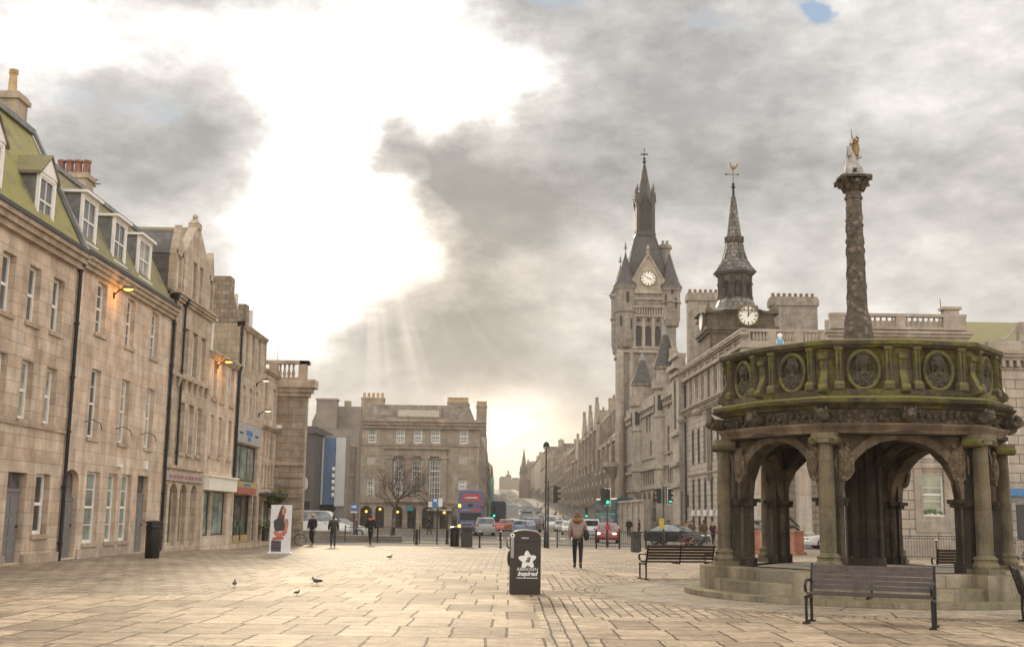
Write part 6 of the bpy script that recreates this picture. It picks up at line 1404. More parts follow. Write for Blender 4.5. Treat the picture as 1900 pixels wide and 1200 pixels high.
# --- round bins, bollards, posts
def lathe_thing(name, label, cat, px, py, Y, parts, group=None, z=None):
    p = atY(px, py, Y); t = thing(name, label, cat, (p.x, Y, G(Y) if z is None else z), 0, group)
    for nm, prof, m, n in parts: q = MB(); q.lathe(prof, n); part(nm, q, m, t)
    return t
BINP = [('body', [(.22, 0), (.24, .05), (.25, 1.12), (.27, 1.14), (.27, 1.2), (.1, 1.24)], BLACK, 20), ('band', [(.256, .95), (.262, .96), (.262, 1.05), (.256, 1.06)], IRON, 20)]
lathe_thing('litter_bin', 'round black bin against the front of the gabled house', 'bin', 284, 1000, 39.2, BINP)
lathe_thing('litter_bin', 'round black bin with a domed cap left of the double decker bus', 'bin', 844, 990, 71, [('body', [(.28, 0), (.28, 1.0), (.31, 1.02), (.31, 1.12), (.12, 1.2)], BLACK, 18), ('base', [(.32, 0), (.32, .08), (.28, .09)], IRON, 18)])
def boxbin(label, px, Y, w, h, m):
    p = atY(px, 990, Y); t = thing('litter_bin', label, 'bin', (p.x, Y, G(Y)), .1); q = MB(); q.frust((-w / 2, -w / 2, w / 2, w / 2), (-w / 2 + .02, -w / 2 + .02, w / 2 - .02, w / 2 - .02), .04, h); q.box(-w / 2 + .04, -w / 2 + .04, 0, w / 2 - .04, w / 2 - .04, .04); part('body', q, m, t)
    q = MB(); q.box(-w / 2 - .03, -w / 2 - .03, h, w / 2 + .03, w / 2 + .03, h + .07); part('lid', q, BLACK, t); q = MB(); q.box(-w / 3, -w / 2 - .015, h - .25, w / 3, -w / 2 + .02, h - .1); part('slot', q, DARK, t)
boxbin('square brown bin in front of the double decker bus', 866, 70, .66, 1.12, BINC)
boxbin('square brown bin standing before the railings near the dark car', 1180, 65, .50, 1.05, BINC)
BOL = [('post', [(.12, 0), (.12, .12), (.085, .14), (.085, .72), (.11, .74), (.11, .8), (.08, .82), (.1, .9), (.05, .97)], BLACK, 12), ('collar', [(.09, .5), (.1, .51), (.1, .56), (.09, .57)], IRON, 12)]
lathe_thing('bollard', 'black cast bollard left of the blue bus stop flag', 'bollard', 773, 995, 74, BOL); lathe_thing('bollard', 'black cast bollard just left of the round black bin', 'bollard', 830, 995, 76, BOL)
def post(label, px, Y, h, r=.05): return lathe_thing('steel_post', label, 'post', px, 1000, Y, [('shaft', [(r * 1.5, 0), (r * 1.5, .1), (r, .12), (r, h - .06)], BLACK, 8), ('cap', [(r * 1.3, h - .06), (r * 1.3, h - .02), (r * .5, h)], SIGNW, 8)])
post('short black post with a pale cap right of the square bin', 890, 69, .98); post('short black post below the red road sign', 929, 69, 1.0)
# street lamp and signals
def lampmast(label, px, py, Y, ztop):
    p = atY(px, py, Y); h = ztop - G(Y); t = thing('street_lamp', label, 'street lamp', (p.x, Y, G(Y)), 0); q = MB(); q.lathe([(.11, 0), (.1, .9), (.06, 1.0), (.04, h)], 10); part('mast', q, BLACK, t); q = MB(); q.lathe([(.05, h), (.2, h + .06), (.2, h + .14), (.12, h + .32), (.02, h + .36)], 12); part('lantern', q, IRON, t); q = MB(); q.lathe([(.19, h - .06), (.2, h + .05)], 12); part('glass', q, GLASSL, t); return t
lampmast('tall thin black street lamp in the middle distance', 1013, 900, 71, atY(1013, 830, 71).z)
GRN = lamp('signal_green', (.02, .8, .42), 2.2); OFF = plain('signal_off', (.03, .025, .025), .3); HEADM = plain('signal_black', (.015, .014, .014), .5)
def signal(label, px, Y, ztop, heads, h=None, redbox=False, ybox=False):
    p = atY(px, 950, Y); g = G(Y); t = thing('traffic_light', label, 'traffic light', (p.x, Y, g), 0); H = ztop - g; q = MB(); q.lathe([(.08, 0), (.08, .9), (.055, .95), (.055, H), (.02, H + .05)], 10); part('pole', q, BLACK, t)
    for (dx, rz, lit, border, dz) in heads:
        M = Matrix.Translation((dx, 0, H - 1.15 + dz)) @ Matrix.Rotation(rz, 4, 'Z'); q = MB(M); q.box(-.15, -.12, 0, .15, .1, 1.0); hd = part('signal_head', q, HEADM, t)
        if border: q = MB(M); q.box(-.21, -.05, -.06, .21, -.02, 1.06); part('backing_board', q, SIGNW, hd)
        for k, z in enumerate((.82, .5, .18)):
            q = MB(M @ Matrix.Translation((0, -.12, z)) @ Matrix.Rotation(pi / 2, 4, 'X')); q.lathe([(.1, 0), (.1, .03), (.001, .045)], 12); part('lens', q, GRN if (lit and k == 2) else OFF, hd)
            q = MB(M @ Matrix.Translation((0, -.12, z)) @ Matrix.Rotation(pi / 2, 4, 'X'))
            for i in range(8): a, c = pi * i / 8, pi * (i + 1) / 8; q.add([(.115 * cos(a), .115 * sin(a), 0), (.115 * cos(c), .115 * sin(c), 0), (.115 * cos(c), .115 * sin(c), .2), (.115 * cos(a), .115 * sin(a), .2)], [(0, 1, 2, 3), (3, 2, 1, 0)])
            part('hood', q, HEADM, hd)
    if redbox: q = MB(); q.box(-.12, -.16, 1.1, .16, .1, 1.45); part('push_button_box', q, plain('signal_red', (.35, .02, .02), .4), t)
    if ybox: q = MB(); q.box(-.28, -.14, 1.15, .02, .1, 1.85); part('push_button_box', q, plain('signal_yellow', (.55, .40, .04), .4), t)
    return t
signal('black traffic light seen side on beside the tall street lamp', 1017, 70, atY(1017, 893, 70).z, [(.42, R(82), False, False, -.1)])
signal('white bordered traffic light showing green in front of the teal bus', 1127, 74, atY(1127, 903, 74).z, [(-.3, R(100), False, False, .05), (0, R(4), True, True, .02)], redbox=True)
signal('double headed traffic light showing green above the dark car', 1231, 79, atY(1231, 903, 79).z, [(-.3, R(-75), False, False, .05), (.36, R(48), True, True, .05)], ybox=True)
s4 = signal('traffic light seen from behind in front of the granite block', 1265, 92, atY(1272, 912, 92).z, [(.42, R(176), False, False, -.05)], redbox=True)
signal('small far traffic light showing green beside the dark bus', 917, 118, atY(917, 938, 118).z, [(0, R(0), True, False, 0)])
signal('small far traffic light showing green behind the queue of cars', 1196, 128, atY(1196, 938, 128).z, [(0, R(0), True, False, 0)]) if 0 else None
signal('small far traffic light showing green above the walking woman', 1088, 128, atY(1088, 940, 128).z, [(0, R(0), True, False, 0)])
SB = plain('sign_blue', (.06, .16, .36), .5); SR = plain('sign_red', (.50, .10, .07), .5)
def signpost(label, px, Y, ztop): p = atY(px, 950, Y); t = thing('road_sign', label, 'sign', (p.x, Y, G(Y)), 0); q = MB(); q.cyl(0, 0, 0, ztop - G(Y), .045, n=8); part('pole', q, BLACK, t); return t
Y = 75; t = signpost('blue and white bus stop flag on a dark pole', 812, Y, atY(812, 925, Y).z); z0, z1 = atY(812, 942, Y).z + .3, atY(812, 923, Y).z + .3
q = MB(); q.box(-.35, -.1, z0, .02, -.05, z1); f = part('flag', q, SB, t); q = MB(); q.box(.025, -.1, z0 + .1, .3, -.05, z1 - .02); part('timetable', q, SIGNW, f); q = MB(); q.box(-.28, -.106, z1 - .25, -.06, -.1, z1 - .08); q.box(-.6, -.08, z0 + .05, -.36, -.05, z0 + .4); part('pictogram', q, SIGNW, f)
Y = 92; t = signpost('round blue arrow sign on a post left of the bare tree', 657, Y, atY(657, 935, Y).z); z = atY(657, 940, Y).z + .3; q = MB(Matrix.Translation((0, -.06, z)) @ Matrix.Rotation(pi / 2, 4, 'X')); q.cyl(0, 0, 0, .03, .3, n=24); f = part('disc', q, SB, t, 30)
q = MB(); q.prism([(-.2, z - .04), (.02, z - .04), (.02, z - .13), (.2, z + .02), (.02, z + .15), (.02, z + .07), (-.2, z + .07)], -.1, -.092, 'y'); part('arrow', q, SIGNW, f); q = MB(); q.box(-.25, -.1, z - .45, .25, -.06, z - .34); part('plate', q, SIGNW, t)
Y = 90; t = signpost('low red and white road sign board in the road', 928, Y, atY(928, 968, Y).z); z0, z1 = atY(928, 981, Y).z + .3, atY(928, 968, Y).z + .3; q = MB(); q.box(-.35, -.08, z0, .35, -.05, z1); f = part('board', q, plain('road_sign_red', (.42, .08, .07), .5), t); q = MB()
for k in range(2):
    for i in range(4): q.box(-.28 + i * .15, -.086, z1 - .2 - k * .17, -.16 + i * .15, -.08, z1 - .1 - k * .17)
part('lettering', q, plain('road_sign_pink', (.6, .35, .3), .5), f)
# --- railings
def railing(label, xa, xb, Y, h=1.05, step=.11, bars=True, z=None):
    a, c = atY(xa, 1000, Y).x, atY(xb, 1000, Y).x; t = thing('railing', label, 'railing', (a, Y, G(Y) if z is None else z), 0, 'railings around the square'); w = c - a
    for x in (0, w): q = MB(); q.cyl(x, 0, 0, h + .05, .04, n=8); q.ball((x, 0, h + .06), .05, 6, 4); part('post', q, BLACK, t)
    q = MB(); q.tube([(0, 0, h - .03), (w, 0, h - .03)], .022, 6); q.tube([(0, 0, .14), (w, 0, .14)], .02, 6); part('rail', q, BLACK, t)
    if bars:
        q = MB(); n = int(w / step)
        for k in range(1, n): q.tube([(k * w / n, 0, .15), (k * w / n, 0, h - .04)], .0085, 4, caps=False)
        part('bars', q, BLACK, t)['kind'] = 'stuff'
    return t
railing('barred railing panel left of the walking woman', 1034, 1066, 71); railing('barred railing panel behind the walking woman', 1067, 1106, 71); railing('barred railing panel in front of the red car', 1107, 1149, 71); railing('barred railing panel between the red car and the square bin', 1150, 1198, 71.4); railing('barred railing panel in front of the dark car rear', 1199, 1262, 72); railing('barred railing panel behind the left bench and bicycle', 1263, 1352, 72.5)
railing('long spiked railing before the sash window of the rusticated building', 1560, 1776, 57, 1.15, .13); railing('spiked railing before the blue fronted shop at the right edge', 1777, 1960, 57, 1.15, .13)
for k, (a, c, lb) in enumerate(((640, 700, 'plain two rail barrier behind the man in the black jacket'), (701, 768, 'plain two rail barrier below the bare tree'), (778, 828, 'plain two rail barrier left of the round black bin'))): railing(lb, a, c, 79 + k * .3, 1.0, bars=False)
p = atY(1737, 1010, 47); post('short thin post beyond the right arch of the cross', 1737, 47, .95, .03)
# low planter walls by the kerb
def lowwall(label, xa, xb, Y, h, m):
    a, c = atY(xa, 1000, Y).x, atY(xb, 1000, Y).x; t = thing('low_wall', label, 'wall', (a, Y, G(Y)), 0); q = MB(); q.box(0, 0, -.1, c - a, .5, h); part('wall', q, m, t, 0); q = MB(); q.box(-.05, -.05, h, c - a + .05, .55, h + .07); part('coping', q, TGP, t)
lowwall('low stone wall with pale coping behind the man in the yellow hat', 545, 650, 84, .55, TGD); lowwall('low grey planter wall behind the men walking', 610, 745, 80, .35, HARL)
# --- poster board
p = atY(520, 1000, 45.5); pb_ = thing('poster_board', 'white free standing poster board showing a long haired woman, near the bank', 'poster', (p.x, 45.5, -.01), .12)
q = MB(); q.box(-.40, -.02, .05, .40, .03, 1.86); q.box(-.45, -.25, 0, .45, .25, .05); part('board', q, plain('poster_white', (.62, .61, .62), .45, var=.03), pb_)
def patch(poly, m, nm, d): q = MB(); q.prism(poly, -.02 - d, -.02, 'y'); return part(nm, q, m, pb_, 0)
el = lambda cx, cz, rx, rz, n=18, a=0: [(cx + rx * cos(t) * cos(a) - rz * sin(t) * sin(a), cz + rx * cos(t) * sin(a) + rz * sin(t) * cos(a)) for t in [2 * pi * k / n for k in range(n)]]
SKINP = plain('poster_skin', (.42, .20, .14), .6); DHP = plain('poster_dark', (.05, .04, .04), .6)
patch([(-.02, 1.78), (-.08, 1.6), (-.15, 1.35), (-.2, 1.2), (.12, 1.15), (.14, 1.5), (.1, 1.8), (.04, 1.84)], plain('poster_hair', (.10, .045, .035), .6), 'printed_hair', .004)
patch(el(.1, 1.62, .085, .15), SKINP, 'printed_face', .006); patch([(.06, 1.3), (.26, 1.34), (.29, 1.1), (.24, .85), (.12, .9)], SKINP, 'printed_arm', .005)
patch([(-.28, 1.25), (-.12, 1.36), (.08, 1.32), (.16, 1.1), (.14, .88), (-.2, .84), (-.26, 1.0)], DHP, 'printed_top', .007); patch([(-.28, .86), (.0, .8), (.2, .92), (.26, .84), (.16, .68), (-.1, .64), (-.24, .72)], plain('poster_coral', (.5, .15, .09), .6), 'printed_hands', .009)
patch([(-.3, .6), (-.06, .68), (.14, .62), (.1, .54), (-.3, .5)], plain('poster_coral_dark', (.36, .10, .07), .6), 'printed_skirt', .005)
for k, (z, w) in enumerate(((.40, .30), (.30, .34), (.14, .36))): patch([(-.34, z), (-.34 + w, z), (-.34 + w, z + (.06 if k < 2 else .12)), (-.34, z + (.06 if k < 2 else .12))], DHP, 'printed_text', .004)
patch([(-.34, .08), (.04, .08), (.04, .5), (-.34, .5)], plain('poster_navy', (.09, .08, .10), .6), 'printed_block', .002)
# hanging plants on the pinkish house
for k, (x, y, z, r) in enumerate(((LX + .55, 65.2, 2.3, .55), (LX + .7, 66.8, 2.5, .5), (LX + .35, 65.0, .75, .4))):
    t = thing('hanging_basket' if k < 2 else 'planter', ('leafy basket left of the canopy of the pinkish house', 'bushier green basket hanging near the bank wall', 'green tub plant at the foot of the pinkish house')[k], 'plant', (x, y, 0), 0); q = MB(); q.lathe([(.05, z - r * .9), (r * .5, z - r * .5), (r * .55, z - r * .3)], 10); part('basket' if k < 2 else 'tub', q, BINC, t)
    if k == 2: q = MB(); q.cyl(0, 0, 0, z - r * .5, .2, n=10); part('pedestal', q, BINC, t)
    else: q = MB(); q.tube([(0, 0, z - .3), (0, 0, z + .6), (LX - x, 0, z + .6)], .015, 5); part('hanger', q, IRON, t)
    q = MB()
    for i in range(140):
        d = Vector((random.gauss(0, 1), random.gauss(0, 1), random.gauss(0, .8))).normalized() * r * random.uniform(.3, 1); a = random.uniform(0, 6.28); s = .09; c = Vector((d.x, d.y, d.z + z)); u = Vector((cos(a), sin(a), random.uniform(-.6, .6))) * s; v = Vector((-sin(a), cos(a), random.uniform(-.6, .6))) * s * .6; q.add([tuple(c - u), tuple(c + v), tuple(c + u), tuple(c - v)], [(0, 1, 2, 3)])
    part('foliage', q, plain('leaf_bright', (.10, .15, .025), .7), t, 0)
# --- pink granite memorial with bronze figures
Ym = 64.0; a, c = atY(1386, 1000, Ym).x, atY(1497, 1000, Ym).x
t = thing('memorial', 'pink granite plinth carrying weathered bronze sculpture, seen through the left arch', 'monument', (a, Ym, G(Ym)), 0); w = c - a; PINK = stone('pink_polished_granite', (.36, .16, .105), 1.1, 1.2, .006, .7, .12, stain=.4, rough=.5)
hh = atY(1440, 987, Ym).z - G(Ym); q = MB(); oct_ = [(0, .7), (.7, 0), (w - .7, 0), (w, .7), (w, 2), (w - .7, 2.7), (.7, 2.7), (0, 2)]; q.prism(oct_, .15, hh, 'z'); q.prism([(x + (x - w / 2) * .09, y + (y - 1.35) * .06) for x, y in oct_], -.05, .15, 'z'); q.prism([(x + (x - w / 2) * .04, y + (y - 1.35) * .04) for x, y in oct_], hh, hh + .1, 'z'); part('plinth', q, PINK, t, 0)
VERD = plain('weathered_bronze', (.20, .195, .18), .6, .3, .3, scale=4); q = MB(); r2 = random.Random(4)
for k in range(26): q.ball((.35 + r2.random() * 1.0, .5 + r2.random(), hh + .1 + r2.random() * .55), (r2.uniform(.12, .3), r2.uniform(.12, .25), r2.uniform(.08, .22)), 8, 5)
part('sculpture', q, VERD, t, 60)
BRZ = plain('bronze', (.045, .04, .035), .4, .6, .3); q = MB(); x = w * .72; q.tube([(x, .8, hh + .25), (x - .02, .85, hh + .6), (x + .0, .85, hh + .9)], [.2, .22, .14], 8); q.ball((x, .83, hh + 1.1), (.11, .12, .14), 8, 6); q.tube([(x, .8, hh + .3), (x + .35, .4, hh + .35), (x + .6, .3, hh + .12)], [.12, .1, .06], 6); q.tube([(x, .8, hh + .3), (x - .2, .35, hh + .4), (x - .1, .2, hh + .1)], [.12, .1, .06], 6); q.tube([(x + .15, .8, hh + .85), (x + .4, .6, hh + .55), (x + .65, .45, hh + .3)], [.08, .07, .04], 6); q.tube([(x - .2, .8, hh + .85), (x - .35, .6, hh + .6), (x - .1, .5, hh + .45)], [.08, .07, .04], 6); part('seated_figure', q, BRZ, t, 60)
# unicorn on the column
zc = zs[6]; u = thing('unicorn_statue', 'white seated unicorn with gilded mane on top of the carved column', 'statue', (CX, CY, zc), .15)
MARB = plain('painted_marble', (.36, .34, .325), .6, var=.25, scale=9); ht = atY(1580, 241, CY).z - zc; s = ht / 1.1
q = MB(); q.box(-.20 * s, -.2 * s, 0, .20 * s, .2 * s, .06 * s); part('base', q, MARB, u)
q = MB(); q.tube([(0, .02, .06 * s), (0, .02, .2 * s), (-.0, .0, .36 * s), (.01, -.01, .52 * s), (.02, 0, .64 * s), (.02, -.02, .76 * s), (-.01, -.05, .84 * s)], [.14 * s, .17 * s, .14 * s, .125 * s, .1 * s, .075 * s, .06 * s], 14)
for sx in (-1, 1): q.ball((sx * .11 * s, -.06 * s, .17 * s), (.085 * s, .13 * s, .13 * s), 10, 6); q.tube([(sx * .1 * s, -.1 * s, .12 * s), (sx * .13 * s, -.18 * s, .08 * s)], [.05 * s, .045 * s], 6)
q.tube([(-.1 * s, -.04 * s, .5 * s), (-.15 * s, -.14 * s, .47 * s), (-.155 * s, -.12 * s, .6 * s), (-.165 * s, -.14 * s, .66 * s)], [.055 * s, .04 * s, .03 * s, .035 * s], 6); q.tube([(.1 * s, -.04 * s, .5 * s), (.12 * s, -.16 * s, .44 * s), (.05 * s, -.2 * s, .4 * s)], [.055 * s, .04 * s, .03 * s], 6)
q.tube([(.0, -.02 * s, .84 * s), (-.05 * s, -.08 * s, .8 * s), (-.09 * s, -.13 * s, .72 * s)], [.065 * s, .05 * s, .035 * s], 8); part('body', q, MARB, u, 60)
q = MB(); q.tube([(.03 * s, -.02 * s, .88 * s), (.05 * s, -.05 * s, .74 * s), (.05 * s, -.10 * s, .6 * s), (.04 * s, -.13 * s, .46 * s)], [.05 * s, .085 * s, .085 * s, .03 * s], 10)
for k in range(14): q.ball((.04 * s + r2.uniform(-.04, .05) * s, -.11 * s - .02 * k * .1 * s, (.5 + .03 * k) * s), (.03 * s, .03 * s, .035 * s), 6, 4)
part('mane', q, GOLD, u, 60); q = MB(); q.tube([(-.01 * s, -.06 * s, .88 * s), (-.035 * s, -.07 * s, ht)], [.018 * s, .004 * s], 8); part('horn', q, GOLD, u); q = MB()
for sx in (-1, 1): q.lathe([(.02 * s, .88 * s), (.003, .95 * s)], 6, .03 * s + sx * .035 * s, -.02 * s)
part('ears', q, MARB, u)
q = MB(); q.tube([(-.165 * s, -.1 * s, .12 * s), (-.17 * s, -.1 * s, .45 * s)], [.02 * s, .02 * s], 6); part('shield_edge', q, MARB, u)
# ------------------------------------------------------------------ vehicles
TYRE = plain('tyre', (.02, .019, .018), .8); RIM = plain('alloy', (.45, .44, .43), .3, .6, .1); CARG = glassm('car_glass', (.21, .23, .24), .05); HLW = plain('headlamp', (.7, .68, .62), .15); TLR = plain('tail_lamp', (.35, .02, .02), .25)  # car glass base colour is lightened to imitate reflected sky
LITH = lamp('lit_headlamp', (1, .85, .6), 3)
def paint(n, c): return plain('car_paint_' + n, c, .3, .0, .05, coat=.6)
PAL = dict(black=paint('black', (.010, .009, .012)), red=paint('red', (.26, .02, .022)), silver=paint('silver', (.36, .36, .35)), white=paint('white', (.66, .65, .62)), blue=paint('blue', (.19, .27, .38)), grey=paint('grey', (.11, .11, .11)), cream=paint('cream', (.52, .49, .40)), orange=paint('orange', (.55, .14, .03)))
# body style: side profile (x forward, z), glass band, length, width, height
STY = {
 'hatch': dict(L=3.9, W=1.70, body=[(-1.9, .38), (-1.95, .62), (-1.93, .88), (-1.80, .95), (1.0, .95), (1.72, .80), (1.92, .62), (1.95, .42), (1.9, .25), (-1.85, .25)], cab=[(-1.86, .93), (-1.58, 1.38), (-1.25, 1.46), (-.1, 1.46), (.25, 1.36), (1.05, .93)], wh=(-1.2, 1.22)),
 'saloon': dict(L=4.5, W=1.78, body=[(-2.2, .38), (-2.25, .62), (-2.22, .92), (-2.1, .98), (-1.5, .97), (1.0, .93), (1.95, .78), (2.2, .6), (2.25, .42), (2.2, .24), (-2.15, .24)], cab=[(-1.95, .95), (-1.15, 1.36), (-.85, 1.43), (.0, 1.43), (.3, 1.36), (1.15, .92)], wh=(-1.35, 1.38)),
 'suv': dict(L=4.5, W=1.86, body=[(-2.2, .45), (-2.25, .7), (-2.22, 1.05), (-2.1, 1.1), (1.0, 1.08), (2.0, .95), (2.2, .75), (2.25, .5), (2.2, .32), (-2.15, .32)], cab=[(-2.12, 1.08), (-1.95, 1.62), (-1.7, 1.70), (.0, 1.70), (.3, 1.62), (1.1, 1.07)], wh=(-1.4, 1.38)),
 'van': dict(L=5.2, W=1.95, body=[(-2.6, .45), (-2.62, 1.2), (1.5, 1.2), (2.3, 1.05), (2.6, .75), (2.6, .4), (2.5, .3), (-2.55, .3)], cab=[(-2.61, 1.18), (-2.58, 1.95), (-2.4, 2.05), (.9, 2.05), (1.15, 1.95), (1.85, 1.17)], wh=(-1.6, 1.7)),
}
def carmesh(sty):
    S = STY[sty]; W = S['W'] / 2; b = MB(); P = S['body']; n = len(P)
    cx_ = sum(p[0] for p in P) / n; rows = [(-W + .12, .965), (-W + .02, .995), (-W, 1), (-W * .5, 1.02), (0, 1.025), (W * .5, 1.02), (W, 1), (W - .02, .995), (W - .12, .965)]
    rows = [(-W, .96), (-W + .04, .99), (-W * .55, 1.015), (0, 1.025), (W * .55, 1.015), (W - .04, .99), (W, .96)]
    def zz(z, s): return z if z < .5 else z - (1 - min(s, 1)) * 1.2
    vs_ = []
    for y, s in rows: vs_ += [(x * s, y, zz(z, s)) for x, z in P]
    fs = []
    for r in range(len(rows) - 1):
        for i in range(n): j = (i + 1) % n; fs.append((r * n + i, r * n + j, (r + 1) * n + j, (r + 1) * n + i))
    fs.append(tuple(range(n - 1, -1, -1))); fs.append(tuple((len(rows) - 1) * n + i for i in range(n)))
    b.add(vs_, [tuple(reversed(f)) for f in fs])
    C = S['cab']; zt = max(p[1] for p in C); zb = min(p[1] for p in C)
    def hw(z): return W * (.985 - .26 * (z - zb) / (zt - zb) * .75)
    # cabin: roof, pillars as solid of body colour, glass slightly proud
    m = len(C); vs_ = [(x, -hw(z), z) for x, z in C] + [(x, hw(z), z) for x, z in C]; f = [tuple(range(m)), tuple(range(2 * m - 1, m - 1, -1))] + [(i, m + i, m + (i + 1) % m, (i + 1) % m) for i in range(m)]
    b.add(vs_, [tuple(reversed(q)) for q in f])
    g = MB()
    def inset(poly, k):
        cxp = sum(p[0] for p in poly) / len(poly); czp = sum(p[1] for p in poly) / len(poly); return [(cxp + (x - cxp) * k, czp + (z - czp) * k) for x, z in poly]
    side = [(x, z) for x, z in inset(C, .86)]
    xm = (side[0][0] + side[-1][0]) / 2 + .15
    for sy_ in (-1, 1):
        g.add([(x, sy_ * (hw(z) + .006), z) for x, z in side], [tuple(range(len(side))) if sy_ > 0 else tuple(reversed(range(len(side))))])
    def pane(p, q):                            # windscreen / rear window between two profile points
        (x0, z0), (x1, z1) = p, q; d = Vector((z1 - z0, x0 - x1)).normalized() * .008
        if d.y < 0: d = -d
        a = [(x0 * .94 + x1 * .06, z0 * .94 + z1 * .06), (x0 * .08 + x1 * .92, z0 * .08 + z1 * .92)]
        g.add([(a[0][0] + d.x, -hw(z0) * .9, a[0][1] + d.y), (a[0][0] + d.x, hw(z0) * .9, a[0][1] + d.y), (a[1][0] + d.x, hw(z1) * .9, a[1][1] + d.y), (a[1][0] + d.x, -hw(z1) * .9, a[1][1] + d.y)], [(0, 1, 2, 3), (3, 2, 1, 0)])
    pane(C[-1], C[-2]); pane(C[0], C[1])
    tr_ = MB(); x1 = P[-2][0] if False else max(p[0] for p in P); x0 = min(p[0] for p in P)
    pil = MB()
    for sy_ in (-1, 1):
        for xx in (xm - .35, xm + .55): pil.box(xx - .03, sy_ * (hw((zb + zt) / 2) - .02), zb, xx + .03, sy_ * (hw((zb + zt) / 2) + .035), zt - .08) if sty != 'van' else None
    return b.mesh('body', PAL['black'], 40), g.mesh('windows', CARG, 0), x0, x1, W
CM = {}
def wheelmesh():
    t = MB(Matrix.Rotation(pi / 2, 4, 'X')); t.lathe([(.19, -.1), (.30, -.105), (.325, -.07), (.325, .07), (.30, .105), (.19, .1)], 20, cap=False); r = MB(Matrix.Rotation(pi / 2, 4, 'X')); r.lathe([(.2, .03), (.2, .09), (.17, .08)], 18, cap=False)
    for k in range(10):
        a = 2 * pi * k / 10; r.T = Matrix.Rotation(pi / 2, 4, 'X') @ Matrix.Rotation(a, 4, 'Z'); r.box(.03, -.022, .06, .19, .022, .085)
        r.box(.03, -.022, -.085, .19, .022, -.06)
    r.T = Matrix.Rotation(pi / 2, 4, 'X'); r.cyl(0, 0, -.088, .088, .05, n=10); r.cyl(0, 0, -.01, .01, .19, n=14)
    return t.mesh('tyre', TYRE, 40), r.mesh('rim', RIM, 30)
TW, RWM = wheelmesh()
def car(label, px, Y, head, col, sty='hatch', lit=False, group=None, X=None, name='parked_car', detail=True):
    """head = compass of the nose in degrees, 0 = +X, 90 = away from us, -90 = towards us"""
    x = atY(px, 970, Y).x if X is None else X; t = thing(name, label, 'car' if sty != 'van' else 'van', (x, Y, G(Y)), R(head), group)
    if sty not in CM: CM[sty] = carmesh(sty)
    b, g, x0, x1, W = CM[sty]; k = (sty, col)
    if k not in CM: m = b.copy(); m.materials.clear(); m.materials.append(PAL[col]); CM[k] = m
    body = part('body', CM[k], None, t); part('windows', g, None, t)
    if not detail: 
        return t
    wx = STY[sty]['wh']
    for a in wx:
        for s in (-1, 1):
            wv = thing('wheel', None, None) if False else None
            w_ = part('wheel', TW, None, t, loc=(a, s * (W - .1), .325)); part('rim', RWM, None, w_)
    zl = .68 if sty in ('hatch', 'saloon') else .85
    for s in (-1, 1):
        q = MB(); q.ball((x1 - .12, s * (W - .28), zl), (.12, .17, .085), 10, 6); part('headlight', q, LITH if lit else HLW, t)
        q = MB(); q.ball((x0 + .05, s * (W - .2), zl + .12), (.06, .13, .14), 8, 6); part('tail_light', q, TLR, t)
        q = MB(); q.ball((.75, s * (W + .08), zl + .32), (.08, .1, .07), 8, 5); part('wing_mirror', q, PAL[col], t)
        q = MB()
        for xx in (-.75, .15): q.box(xx, s * (W + .001), zl + .1, xx + .16, s * (W + .03), zl + .13)
        part('handle', q, PAL[col], t)
        for a in wx: q = MB(); q.T = Matrix.Translation((a, s * (W - .02), .33)) @ Matrix.Rotation(pi / 2, 4, 'X'); q.lathe([(.36, -.012), (.38, -.025), (.38, .025), (.36, .012)], 20, cap=False); part('wheel_arch', q, TYRE, t)
    q = MB(); q.box(x1 - .05, -.26, .42, x1 + .015, .26, .53); part('number_plate', q, SIGNW, t); q = MB(); q.box(x0 - .015, -.26, .62, x0 + .04, .26, .73); part('number_plate', q, plain('rear_plate', (.6, .48, .1), .5), t)
    q = MB(); q.box(x1 - .1, -.45, .55, x1 + .005, .45, .66); q.box(x1 - .12, -.6, .3, x1 + .005, .6, .4); part('grille', q, BLACK, t)
    return t
car('black hatchback turning right beyond the railings, seen three quarters on', 1256, 84, -28, 'black', 'saloon', name='car')
car('red hatchback facing us with its nose at the railings', 1127, 88, -97, 'red', 'hatch', True, name='car')
car('white car behind the cross beside the pink plinth', 0, 80, 180, 'white', 'saloon', X=atY(1496, 1000, 80).x + 2.2, name='car')
car('pale silver off roader queueing behind the red hatchback', 1095, 104, -95, 'silver', 'suv', name='car')
car('white saloon in the queue left of the silver off roader', 1076, 124, -92, 'white', 'saloon', name='car'); car('cream car facing us just left of the walking woman', 1057, 126, -92, 'cream', 'hatch', name='car'); car('small silver car facing us left of the cream one', 1041, 150, -92, 'silver', 'hatch', name='car'); car('white van facing us near the tall street lamp', 1021, 165, -92, 'white', 'van', name='van')
car('pale blue hatchback seen from behind above the litter bin, left of a pair', 964, 128, 92, 'blue', 'hatch', name='car'); car('pale blue saloon seen from behind, right of the other blue car', 977, 130, 92, 'blue', 'saloon', name='car'); car('dark grey off roader seen from behind right of the blue cars', 988, 140, 92, 'grey', 'suv', name='car')
car('silver people carrier tucked beside the double decker bus', 899, 112, 94, 'silver', 'suv', name='car')
car('orange car at the lights beyond the red road sign', 938, 150, 90, 'orange', 'hatch', name='car'); car('white car ahead of the orange one up the street', 953, 165, 90, 'white', 'hatch', name='car')
car('white van parked by the panelled building', 588, 92, 4, 'white', 'van', name='van'); car('silver car passing behind the planter wall', 640, 95, 5, 'silver', 'hatch', name='car')
